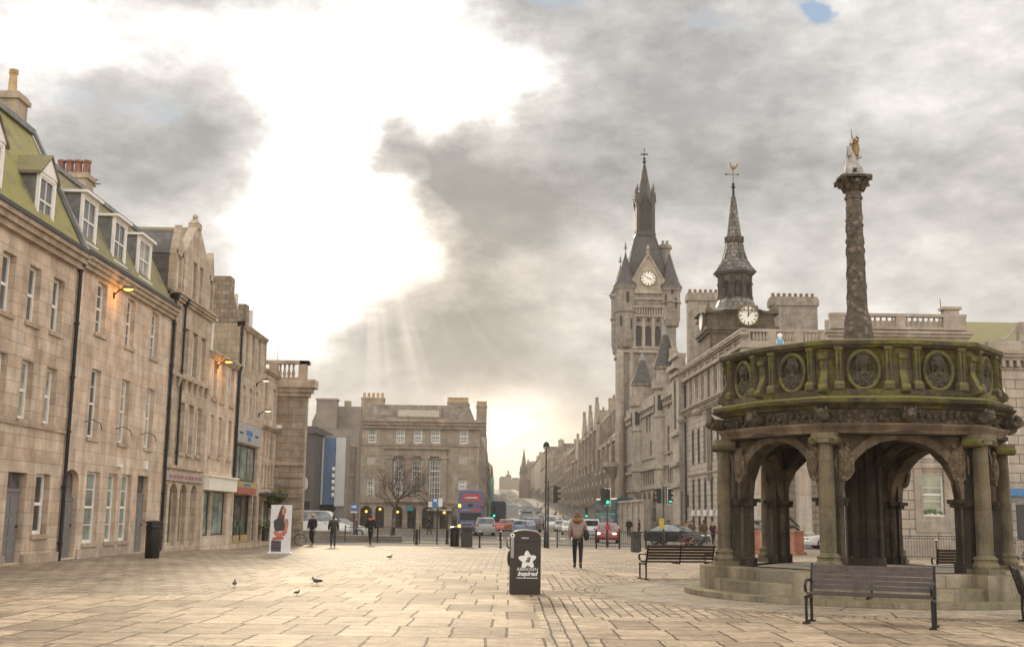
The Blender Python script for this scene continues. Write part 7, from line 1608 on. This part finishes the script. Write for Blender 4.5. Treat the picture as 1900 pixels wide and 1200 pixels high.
far = [(951, 210, 'red', 'hatch'), (952, 240, 'red', 'hatch'), (951, 275, 'white', 'saloon'), (951, 320, 'red', 'hatch'), (950, 370, 'silver', 'hatch'), (949, 430, 'white', 'van'), (946, 500, 'silver', 'saloon'), (978, 200, 'grey', 'suv'), (980, 235, 'black', 'saloon'), (974, 290, 'silver', 'hatch'), (968, 350, 'white', 'van'), (962, 440, 'white', 'hatch'), (957, 560, 'silver', 'hatch'), (1000, 215, 'black', 'hatch'), (993, 270, 'grey', 'saloon'), (941, 580, 'white', 'hatch'), (945, 650, 'silver', 'hatch'), (938, 700, 'white', 'van'), (951, 720, 'white', 'saloon'), (933, 800, 'silver', 'hatch'), (943, 840, 'white', 'van')]
ordn = ['nearest', 'second', 'third', 'fourth', 'fifth', 'sixth', 'seventh', 'eighth', 'ninth', 'tenth', 'eleventh', 'twelfth']
cnt = {}
for px, Y, c, sty in far:
    side = 'left' if px < 956 else 'right'; k = (side, c, sty); cnt[k] = cnt.get(k, 0) + 1; nm = {'hatch': 'hatchback', 'saloon': 'saloon', 'suv': 'off roader', 'van': 'van'}[sty]
    car('small %s %s in far street traffic, %s such one up the %s lane' % (c, nm, ordn[cnt[k] - 1], side), px, Y, 90 if side == 'left' else -90, c, sty, group='distant street traffic', name='car' if sty != 'van' else 'van', detail=Y < 300)
for k, (px, Y, c, st_) in enumerate(((1031, 186, 'black', 'hatch'), (1026, 197, 'grey', 'saloon'), (1019, 209, 'silver', 'hatch'), (1014, 222, 'black', 'suv'), (1008, 236, 'grey', 'hatch'), (1003, 252, 'white', 'hatch'), (998, 270, 'black', 'saloon'), (992, 292, 'grey', 'suv'), (0, 318, 'black', 'hatch'), (0, 345, 'grey', 'saloon'), (0, 376, 'black', 'van'), (0, 410, 'grey', 'hatch'))): car('%s %s parked along the right kerb, %s from the near end' % (c, {'hatch': 'hatchback', 'saloon': 'saloon', 'suv': 'off roader', 'van': 'van'}[st_], ordn[k]), 0, Y, -90, c, st_, group='cars parked along the right kerb', X=SX(Y) + 12.0, detail=k < 3)
# ---- buses (nose along +x)
def bus(label, px, Y, head, low, high, band, L=10.5, H=4.3, W=2.5, lit=False):
    x = atY(px, 960, Y).x; t = thing('double_decker_bus', label, 'bus', (x, Y, G(Y)), R(head)); w = W / 2; q = MB(); r = .25
    prof = [(-w, .35), (w, .35), (w, H - .5), (w - .12, H - .15), (w - .4, H), (-w + .4, H), (-w + .12, H - .15), (-w, H - .5)]
    q.prism(prof, -L / 2 + .12, L / 2 - .25, 'x'); q.add([(L / 2 - .25, y, z) for y, z in prof] + [(L / 2 - (0 if z < 2 else .08 + (z - 2) * .06), y * .94, z) for y, z in prof], [(i, (i + 1) % 8, 8 + (i + 1) % 8, 8 + i) for i in range(8)] + [tuple(range(8, 16))]); q.add([(-L / 2 + .12, y, z) for y, z in prof] + [(-L / 2, y * .95, min(z, H - .1)) for y, z in prof], [(i, 8 + i, 8 + (i + 1) % 8, (i + 1) % 8) for i in range(8)] + [tuple(range(15, 7, -1))]); part('body', q, high, t, 30)
    q = MB(); q.box(-L / 2 + .3, -w - .01, .4, L / 2 - .5, w + .01, 1.05); q.box(-L / 2 + .3, -w - .012, 2.15, L / 2 - .5, w + .012, 2.45); part('side_panel', q, low, t)
    q = MB()
    for s in (-1, 1):
        for z0, z1 in ((1.15, 2.1), (2.7, 3.6)):
            for k in range(6): a = -L / 2 + .6 + k * (L - 1.6) / 6; q.box(a, s * (w - .02), z0, a + (L - 1.6) / 6 - .12, s * (w + .015), z1)
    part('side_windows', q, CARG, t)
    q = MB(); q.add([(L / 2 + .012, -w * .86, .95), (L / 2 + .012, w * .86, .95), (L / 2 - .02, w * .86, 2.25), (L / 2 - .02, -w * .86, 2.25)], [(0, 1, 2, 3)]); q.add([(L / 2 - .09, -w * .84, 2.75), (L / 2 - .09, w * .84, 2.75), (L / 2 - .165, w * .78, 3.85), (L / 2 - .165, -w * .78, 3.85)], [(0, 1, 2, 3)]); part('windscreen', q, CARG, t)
    q = MB(); q.box(L / 2 - .06, -w * .88, 2.3, L / 2 + .02, w * .88, 2.68); f = part('destination_panel', q, band, t); q = MB(); q.box(L / 2 + .02, -w * .5, 2.36, L / 2 + .03, w * .5, 2.6); part('blind', q, BLACK, f)
    for a in (-L / 2 + 2.6, L / 2 - 2.6):
        for s in (-1, 1): q = MB(Matrix.Translation((a, s * (w - .12), .48)) @ Matrix.Rotation(pi / 2, 4, 'X')); q.lathe([(.2, -.14), (.46, -.14), (.48, -.1), (.48, .1), (.46, .14), (.2, .14)], 18); part('wheel', q, TYRE, t)
    for s in (-1, 1): q = MB(); q.ball((L / 2 - .04, s * (w - .35), .72), (.08, .2, .12), 10, 6); part('headlight', q, LITH if lit else HLW, t)
    return t, w, L, H
PUR = plain('bus_purple', (.058, .060, .145), .35, coat=.4); LIL = plain('bus_lilac', (.19, .20, .29), .4); RED = plain('bus_red', (.42, .05, .06), .4); TEAL = plain('bus_teal', (.035, .12, .125), .35, coat=.4); TEALL = plain('bus_pale_teal', (.20, .40, .39), .4); BWHT = plain('bus_white', (.55, .55, .53), .4)
t, w, L, H = bus('purple double decker bus seen from behind, with red adverts on its back', 872, 116, 92.5, LIL, PUR, PUR)
def rear(nm, y0, y1, z0, z1, m, d=.02): q = MB(); q.box(-L / 2 - d, y0, z0, -L / 2 + .05, y1, z1); return part(nm, q, m, t)
f = rear('advert_panel', -.9, .8, 3.2, 3.85, RED); q = MB(); q.box(-L / 2 - .03, -.6, 3.45, -L / 2 - .02, .45, 3.58); q.add([(-L / 2 - .03, .45, 3.4), (-L / 2 - .03, .68, 3.4), (-L / 2 - .03, .45, 3.66)], [(0, 1, 2), (2, 1, 0)]); part('lettering', q, BWHT, f)
rear('vent', -.2, .25, 2.65, 2.95, BLACK); rear('advert_strip', -.9, -.05, 2.25, 2.45, RED); rear('advert_strip', -.03, .9, 2.25, 2.45, LIL); rear('rear_window', -1.0, 1.0, 1.45, 2.1, BLACK); f = rear('lower_panel', -.8, .95, .72, 1.25, LIL); q = MB(); q.box(-L / 2 - .03, -.1, .85, -L / 2 - .02, .8, 1.1); part('lettering', q, PUR, f); q = MB(); q.box(-L / 2 - .03, -.65, .82, -L / 2 - .02, -.4, 1.15); part('pictogram', q, BLACK, f)
for y, z, m in ((1.05, 2.75, LITL), (1.05, .85, LITL), (-1.05, 2.75, TLR), (-1.1, .9, TLR)): q = MB(); q.ball((-L / 2 - .01, y, z), (.05, .13, .16), 8, 6); part('tail_light', q, m, t)
bus('teal double decker bus coming towards us beside the town hall', 1140, 150, -80, TEALL, TEAL, TEALL, lit=True)
bus('dark double decker bus behind the far green signal', 924, 200, 91, BWHT, plain('bus_navy', (.04, .045, .07), .4), PUR)
bus('far pale bus climbing the street on the left', 949, 260, 91, LIL, BWHT, PUR); bus('far white bus coming down the street on the right', 977, 262, -90, LIL, BWHT, PUR)
# ---- bicycles
def bicycle(label, px, Y, rz, col):
    p = atY(px, 1000, Y); t = thing('bicycle', label, 'bicycle', (p.x, Y, G(Y)), rz); m = plain('cycle_' + col[0], col[1], .35)
    for x in (-.52, .52):
        q = MB(Matrix.Translation((x, 0, .34))); n, k_ = 28, 6; vs_ = []
        for i in range(n):
            A = 2 * pi * i / n
            for j in range(k_): B = 2 * pi * j / k_; rr = .33 + .018 * cos(B); vs_.append((rr * cos(A), .018 * sin(B), rr * sin(A)))
        q.add(vs_, [(i * k_ + j, i * k_ + (j + 1) % k_, ((i + 1) % n) * k_ + (j + 1) % k_, ((i + 1) % n) * k_ + j) for i in range(n) for j in range(k_)]); wv = part('wheel', q, TYRE, t, 60)
        q = MB(Matrix.Translation((x, 0, .34)))
        for i in range(14): A = 2 * pi * i / 14; q.tube([(0, 0, 0), (.32 * cos(A), 0, .32 * sin(A))], .004, 3, caps=False)
        part('spokes', q, RIM, wv)
    q = MB()
    for a, b in (((-.52, .34), (-.12, .3)), ((-.12, .3), (-.22, .82)), ((-.2, .74), (.36, .8)), ((-.12, .3), (.38, .7)), ((-.52, .34), (-.2, .74)), ((.52, .34), (.36, .86))): q.tube([(a[0], 0, a[1]), (b[0], 0, b[1])], .018, 6)
    part('frame', q, m, t); q = MB(); q.ball((-.23, 0, .86), (.14, .07, .035), 10, 5); part('saddle', q, BLACK, t); q = MB(); q.tube([(.36, 0, .86), (.34, 0, .96), (.36, -.26, .98)], .014, 6); q.tube([(.34, 0, .96), (.36, .26, .98)], .014, 6); part('handlebar', q, BLACK, t); q = MB(Matrix.Translation((-.12, 0, .3)) @ Matrix.Rotation(pi / 2, 4, 'X')); q.cyl(0, 0, -.03, .03, .1, n=14); part('chainset', q, IRON, t)
bicycle('silver and red bicycle locked to the railings before the dark car', 1277, 71.8, .12, ('red', (.3, .04, .03))); bicycle('bicycle parked at the right edge behind the cross', 1889, 44, .4, ('grey', (.2, .2, .2))); bicycle('dark bicycle leaning by the bank corner behind the poster board', 540, 66.5, .25, ('dark', (.04, .04, .04)))
# ------------------------------------------------------------------ people and birds
SKIN = plain('skin', (.42, .25, .17), .55, var=.06)
def skinmesh(name, chains, root, mat, lv=2):
    """chains: list of [(x,y,z,r),...]; points closer than 1 mm are welded; first point of first chain is the root"""
    pts, rad, edges = [], [], []
    def idx(p):
        for i, q in enumerate(pts):
            if (Vector(q) - Vector(p[:3])).length < .002: return i
        pts.append(tuple(p[:3])); rad.append(p[3]); return len(pts) - 1
    for ch in chains:
        ids = [idx(p) for p in ch]; edges += [(a, b) for a, b in zip(ids, ids[1:]) if a != b]
    me = bpy.data.meshes.new(name); me.from_pydata(pts, edges, []); o = bpy.data.objects.new(name, me); COL.objects.link(o)
    md = o.modifiers.new('s', 'SKIN'); md.use_smooth_shade = True
    if not me.skin_vertices: 
        with bpy.context.temp_override(object=o, active_object=o): bpy.ops.mesh.customdata_skin_add()
    for i, r in enumerate(rad): me.skin_vertices[0].data[i].radius = (r, r) if not isinstance(r, tuple) else r
    for i in range(len(pts)): me.skin_vertices[0].data[i].use_root = (i == 0)
    o.modifiers.new('d', 'SUBSURF').levels = lv; o.modifiers['d'].render_levels = lv
    dg = bpy.context.evaluated_depsgraph_get(); m2 = bpy.data.meshes.new_from_object(o.evaluated_get(dg)); bpy.data.objects.remove(o); bpy.data.meshes.remove(me)
    m2.materials.clear(); m2.materials.append(mat); m2.name = name
    m2.polygons.foreach_set('use_smooth', [True] * len(m2.polygons))
    p = bpy.data.objects.new(name, m2); COL.objects.link(p); p.parent = root; return p
def person(label, px, Y, rz, h, coat, legs, hair, shoes=None, stride=.22, arms=(.1, -.1), coatlen=.80, hood=None, hat=None, bag=None, bulk=1.0, long_hair=False, name='person', ph=1, bent=(.25, .25)):
    """faces local +y; stride: half step; arms: forward swing of hands"""
    p = atY(px, 1000, Y); t = thing(name, label, 'person', (p.x, Y, G(Y)), rz); t.scale = (h / 1.72,) * 3; k = bulk
    st = stride * ph; L = {}
    for s, f in ((-1, st), (1, -st)):
        kn = (s * .095, f * .45 + (.06 if f < 0 else .05), .50); an = (s * .09, f - (.0 if f > 0 else .06), .09 + (.03 if f < 0 else 0)); L[s] = (kn, an, (s * .10, an[1] + .15, .035 if f >= 0 else .03))
    hip = lambda s: (s * .09, 0, .92)
    sh = lambda s: (s * .185, 0, 1.40)
    A = {}
    for s, f, bd in ((-1, arms[0], bent[0]), (1, arms[1], bent[1])): el_ = (s * .245, f * .35 - .02, 1.13); wr = (s * (.255 - .06 * bd), f + bd * .25, .90 + bd * .14); A[s] = (el_, wr)
    ch = [[(0, 0, .95, .13), (0, 0, 1.15, .12), (0, 0, 1.35, .135), (0, .0, 1.47, .06), (0, .015, 1.53, .055), (0, .02, 1.60, .085), (0, .015, 1.67, .07)]]
    for s in (-1, 1):
        kn, an, toe = L[s]; ch.append([(0, 0, .95, .13), (*hip(s), .095), (*kn, .06), (*an, .04), (*toe, .035)])
        e_, wr = A[s]; d = (Vector(wr) - Vector(e_)).normalized(); pm = Vector(wr) + d * .06
        ch.append([(0, 0, 1.35, .135), (*sh(s), .06), (*e_, .042), (*wr, .028), (*pm, .034)])
        for q, (o, ln) in enumerate(((-.024, .075), (-.008, .085), (.008, .082), (.024, .065))): b_ = pm + Vector((0, o, -.02)); ch.append([(*pm, .034), (*b_, .012), (*(b_ + d * ln * .55 + Vector((-s * .008, .004, 0))), .010), (*(b_ + d * ln + Vector((-s * .025, .008, 0))), .008)])
        tb_ = Vector(wr) + d * .03 + Vector((-s * .012, .03, 0)); ch.append([(*wr, .028), (*tb_, .011), (*(tb_ + d * .045 + Vector((0, .012, 0))), .009)])
    skinmesh('body', ch, t, SKIN)
    z0 = coatlen
    cc = [[(0, 0, 1.15, .150 * k), (0, 0, 1.0, .155 * k), (0, 0, z0 + .06, .165 * k)], [(0, 0, 1.15, .15 * k), (0, 0, 1.35, .16 * k), (0, 0, 1.46, .085)]]
    for s in (-1, 1): e_, wr = A[s]; cc.append([(0, 0, 1.35, .16 * k), (*(Vector(sh(s)) * 1.0), .085 * k), (*e_, .066 * k), (*wr, .05 * k)])
    c = skinmesh('coat', cc, t, coat)
    lg = [[(0, 0, .95, .14), (0, 0, .88, .13)]]
    for s in (-1, 1): kn, an, toe = L[s]; lg.append([(0, 0, .95, .14), (*hip(s), .105), (*kn, .07), (an[0], an[1], an[2] + .04, .054)])
    skinmesh('trousers', lg, t, legs)
    for s in (-1, 1): kn, an, toe = L[s]; skinmesh('shoe', [[(an[0], an[1], an[2] + .1, .05), (an[0], an[1], an[2] - .02, .052), (toe[0], toe[1] - .06, toe[2] + .012, .045), (toe[0], toe[1], toe[2] + .005, .035)]], t, shoes or BLACK, 1)
    q = MB(); q.ball((0, .0, 1.655), (.088, .10, .098), 14, 8); q.ball((0, -.035, 1.60), (.085, .07, .10), 12, 8)
    if long_hair: q.ball((0, -.06, 1.50), (.1, .06, .16), 12, 8)
    part('hair', q, hair, t, 60)
    q = MB(); q.ball((0, .112, 1.60), (.014, .02, .025), 6, 4); q.ball((-.088, .01, 1.60), (.012, .022, .032), 6, 4); q.ball((.088, .01, 1.60), (.012, .022, .032), 6, 4); fc = part('face_features', q, SKIN, t, 60)
    q = MB()
    for x in (-.032, .032): q.ball((x, .098, 1.618), (.012, .01, .007), 6, 4)
    q.ball((0, .098, 1.555), (.022, .01, .006), 6, 4); part('eyes_and_mouth', q, plain('feature_dark', (.10, .04, .035), .6), fc)
    if hood:
        q = MB(); r2 = random.Random(2)
        for i in range(16): a = 2 * pi * i / 16; q.ball((.125 * cos(a), -.03 + .10 * sin(a), 1.485 + .02 * sin(a)), (.055, .055, .06), 8, 5)
        q.ball((0, -.12, 1.47), (.13, .08, .09), 12, 7); part('fur_hood', q, hood, c, 60)
    if hat: q = MB(); q.lathe([(.1, 1.655), (.103, 1.69), (.09, 1.74), (.05, 1.765), (.001, 1.77)], 14); q.box(-.07, .08, 1.665, .07, .16, 1.68); part('hat', q, hat, t, 40)
    if bag:
        m, s = bag; q = MB(); q.ball((s * .27, -.10, 1.02), (.09, .16, .17), 12, 8); q.tube([(s * .24, -.12, 1.15), (s * .2, -.03, 1.46), (s * .22, .08, 1.3), (s * .27, .0, 1.14)], .014, 5); part('shoulder_bag', q, m, t, 60)
    return t
C_ = lambda n, c: plain('cloth_' + n, c, .85, var=.2, scale=14)
PUFF = newmat('padded_jacket'); m_, t_n, b_n = PUFF; Pq = t_n.node('ShaderNodeTexCoord').outputs['Object']; zq = t_n.sep(Pq)[2]; wv = t_n.m('ABSOLUTE', t_n.m('SINE', t_n.m('MULTIPLY', zq, 60.0)))
t_n.put(b_n.inputs['Base Color'], t_n.mix(wv, (.23, .165, .135), (.30, .22, .185))); b_n.inputs['Roughness'].default_value = .6; bump(t_n, b_n, wv, .6, .03)
FUR = plain('fur_trim', (.22, .12, .055), .95, var=.45, scale=30); HBR = plain('hair_brown', (.12, .065, .035), .7, var=.3, scale=30); HDK = plain('hair_dark', (.035, .025, .02), .6, var=.3, scale=30); NAVY = C_('navy', (.018, .019, .03)); BLK = C_('black', (.011, .010, .011)); OLV = C_('olive', (.040, .034, .021)); DEN = C_('denim', (.032, .038, .06)); BRN = C_('brown', (.10, .055, .035)); KHK = C_('khaki', (.26, .20, .13)); PURC = C_('plum', (.14, .06, .08))
person('woman in a padded dusty pink jacket with fur hood and black shoulder bag, walking away', 1072, 36.2, R(-4), 1.70, m_, BLK, HBR, C_('boot_brown', (.09, .055, .04)), .11, (.02, .05), .82, hood=FUR, bag=(BLK, 1), long_hair=False, bent=(.3, .6), bulk=1.18)
person('man in an olive jacket and blue jeans walking away on the left of the square', 618, 66, R(10), 1.74, OLV, DEN, HDK, None, .10, (.12, -.05), .80, bulk=1.2)
person('person in a black jacket with a red hood striding away, below the bare tree', 687, 72, R(-12), 1.78, BLK, BLK, HDK, None, .26, (-.12, .14), .82, hood=C_('red', (.45, .09, .07)), bulk=1.15)
person('person in a navy coat and yellow hat standing by the bank corner', 579, 69, R(160), 1.78, NAVY, BLK, HDK, None, .06, (.1, .05), .72, hat=plain('yellow_wool', (.62, .40, .06), .8), bulk=1.15)
person('person in a plum jacket crossing beyond the two rail barrier', 659, 87, R(-90), 1.66, PURC, DEN, HBR, None, .16, (.1, -.1), .85)
person('person in a brown jacket and pale trousers walking by the granite block', 1306, 88, R(20), 1.76, BRN, KHK, HDK, None, .2, (.1, -.1), .80, bulk=1.2)
person('woman in dark clothes with a red bag walking beside the man in brown', 1323, 87, R(-30), 1.66, BLK, BLK, plain('hair_fair', (.35, .22, .10), .7), None, .14, (.15, .15), .85, bag=(C_('redbag', (.35, .04, .04)), 1), long_hair=True)
person('person in a dark jacket half hidden behind the dark car, nearest its bonnet', 1284, 93, R(170), 1.74, BRN, BLK, HDK, None, .08, (.1, .1), .8); person('person in a pale khaki top behind the dark car', 1277, 97, R(150), 1.72, KHK, BLK, plain('hair_fair', (.35, .22, .10), .7), None, .08); person('person in a dark coat behind the roof of the dark car', 1241, 96, R(-80), 1.72, BLK, BLK, HDK, None, .1)
person('figure in black with a helmet waiting beside the teal bus', 1167, 112, R(175), 1.80, BLK, BLK, HDK, None, .06, (.2, .2), .78, hat=plain('helmet_pale', (.5, .42, .3), .4), bulk=1.35)
person('person in a grey coat standing behind the barrier below the bare tree', 731, 90, R(90), 1.68, C_('grey', (.09, .085, .08)), BLK, HDK, None, .06); person('person in black near the canopy of the corner block', 796, 112, R(80), 1.74, BLK, BLK, HDK, None, .16)
pl = [(1186, 118, 'person in dark clothes on the far pavement right of the teal bus', BLK), (1000, 150, 'person in black on the far right pavement below the tall lamp', BLK), (1008, 158, 'person in red on the far right pavement beside the tall lamp', C_('red', (.45, .09, .07))), (909, 128, 'person in dark red near the dark bus kerb', PURC), (913, 131, 'person in black near the dark bus kerb', BLK)]
pl += [(1030 + 9 * k, 172 + (k * 37) % 70, 'person %s on the crowded right pavement, %s from the left' % (('in red', 'in black', 'in grey', 'in a dark coat')[k % 4], ordn[k]), (C_('red', (.45, .09, .07)), BLK, C_('grey', (.09, .085, .08)), NAVY)[k % 4]) for k in range(10)]
protos = [person(lb, px, Y, R(90), 1.7, c, BLK, HDK, None, .15) for px, Y, lb, c in pl]
for k in range(14):
    Y = 232 + k * 17; x = SX(Y) + 13.9 + (k * 7 % 5) * .6; o = dup(protos[(k * 3) % len(protos)], (x, Y, G(Y) + .12), k * 1.3, '', 'people far up the right pavement')
    o['label'] = 'tiny person far up the right pavement, number %s from the nearest' % ('one two three four five six seven eight nine ten eleven twelve thirteen fourteen'.split()[k])
def bird(label, px, py, rz, white=False, s=1.0, head_up=True):
    r = ray(px, py); z = 0; 
    for _ in range(6): tt = (z - CAMH) / r.z; p = Vector((0, 0, CAMH)) + r * tt; z = G(p.y)
    t = thing('gull' if white else 'pigeon', label, 'bird', (p.x, p.y, z), rz); t.scale = (s,) * 3
    B = plain('feather_white', (.62, .60, .57), .7) if white else plain('feather_grey', (.10, .095, .10), .6, var=.3, scale=30); D_ = plain('feather_pale_grey', (.3, .3, .3), .7) if white else plain('feather_dark', (.03, .03, .035), .6)
    q = MB(); q.tube([(-.16, 0, .12), (-.08, 0, .13), (.02, 0, .14), (.09, 0, .155), (.12, 0, .19), (.14, 0, .225), (.165, 0, .235)], [.012, .04, .065, .06, .038, .032, .018], 10); q.ball((.145, 0, .232), (.034, .03, .03), 8, 6); part('body', q, B, t, 60)
    q = MB()
    for sy_ in (-1, 1): q.ball((-.05, sy_ * .05, .14), (.13, .022, .045), 10, 6)
    q.add([(-.13, -.03, .125), (-.13, .03, .125), (-.25, .035, .10), (-.25, -.035, .10), (-.13, -.03, .115), (-.13, .03, .115), (-.25, .035, .095), (-.25, -.035, .095)], [(0, 1, 2, 3), (7, 6, 5, 4), (0, 3, 7, 4), (1, 5, 6, 2), (2, 6, 7, 3)]); part('wings_and_tail', q, D_, t, 60)
    q = MB(); q.tube([(.175, 0, .232), (.205, 0, .222)], [.01, .003], 6)
    for sy_ in (-1, 1): q.tube([(.0, sy_ * .025, .09), (.0, sy_ * .025, .012), (.035, sy_ * .025, .004)], .006, 5)
    part('beak_and_legs', q, plain('bird_orange', (.35, .14, .05), .6), t)
bird('dark pigeon at the left of the square, seen from behind', 435, 1089, R(100), False, .62); bird('grey pigeon walking left on the slabs', 588, 1085, R(175), False, .68); bird('small dark pigeon just below the walking one', 551, 1104, R(60), False, .42); bird('pigeon far off to the left of the big litter bin', 723, 1037, R(30), False, .62); bird('white gull standing in front of the square brown bin', 868, 1013, R(20), True, 1.1)
# ------------------------------------------------------------------ warm air down the long street
hz = MB(); hz.box(-260, -40, -2.5, 260, 1500, 62)
hm = bpy.data.materials.new('haze'); hm.use_nodes = True; hm.node_tree.nodes.clear(); ht = NT(hm.node_tree)
ho = ht.node('ShaderNodeOutputMaterial'); hv = ht.node('ShaderNodeVolumePrincipled'); ht.l.new(hv.outputs[0], ho.inputs['Volume'])
hv.inputs['Color'].default_value = (1, .95, .86, 1); hv.inputs['Density'].default_value = .00028; hv.inputs['Anisotropy'].default_value = .35
tag(part('haze', hz, hm, None, 0), None, None, kind='stuff')
SC.cycles.volume_bounces = 0
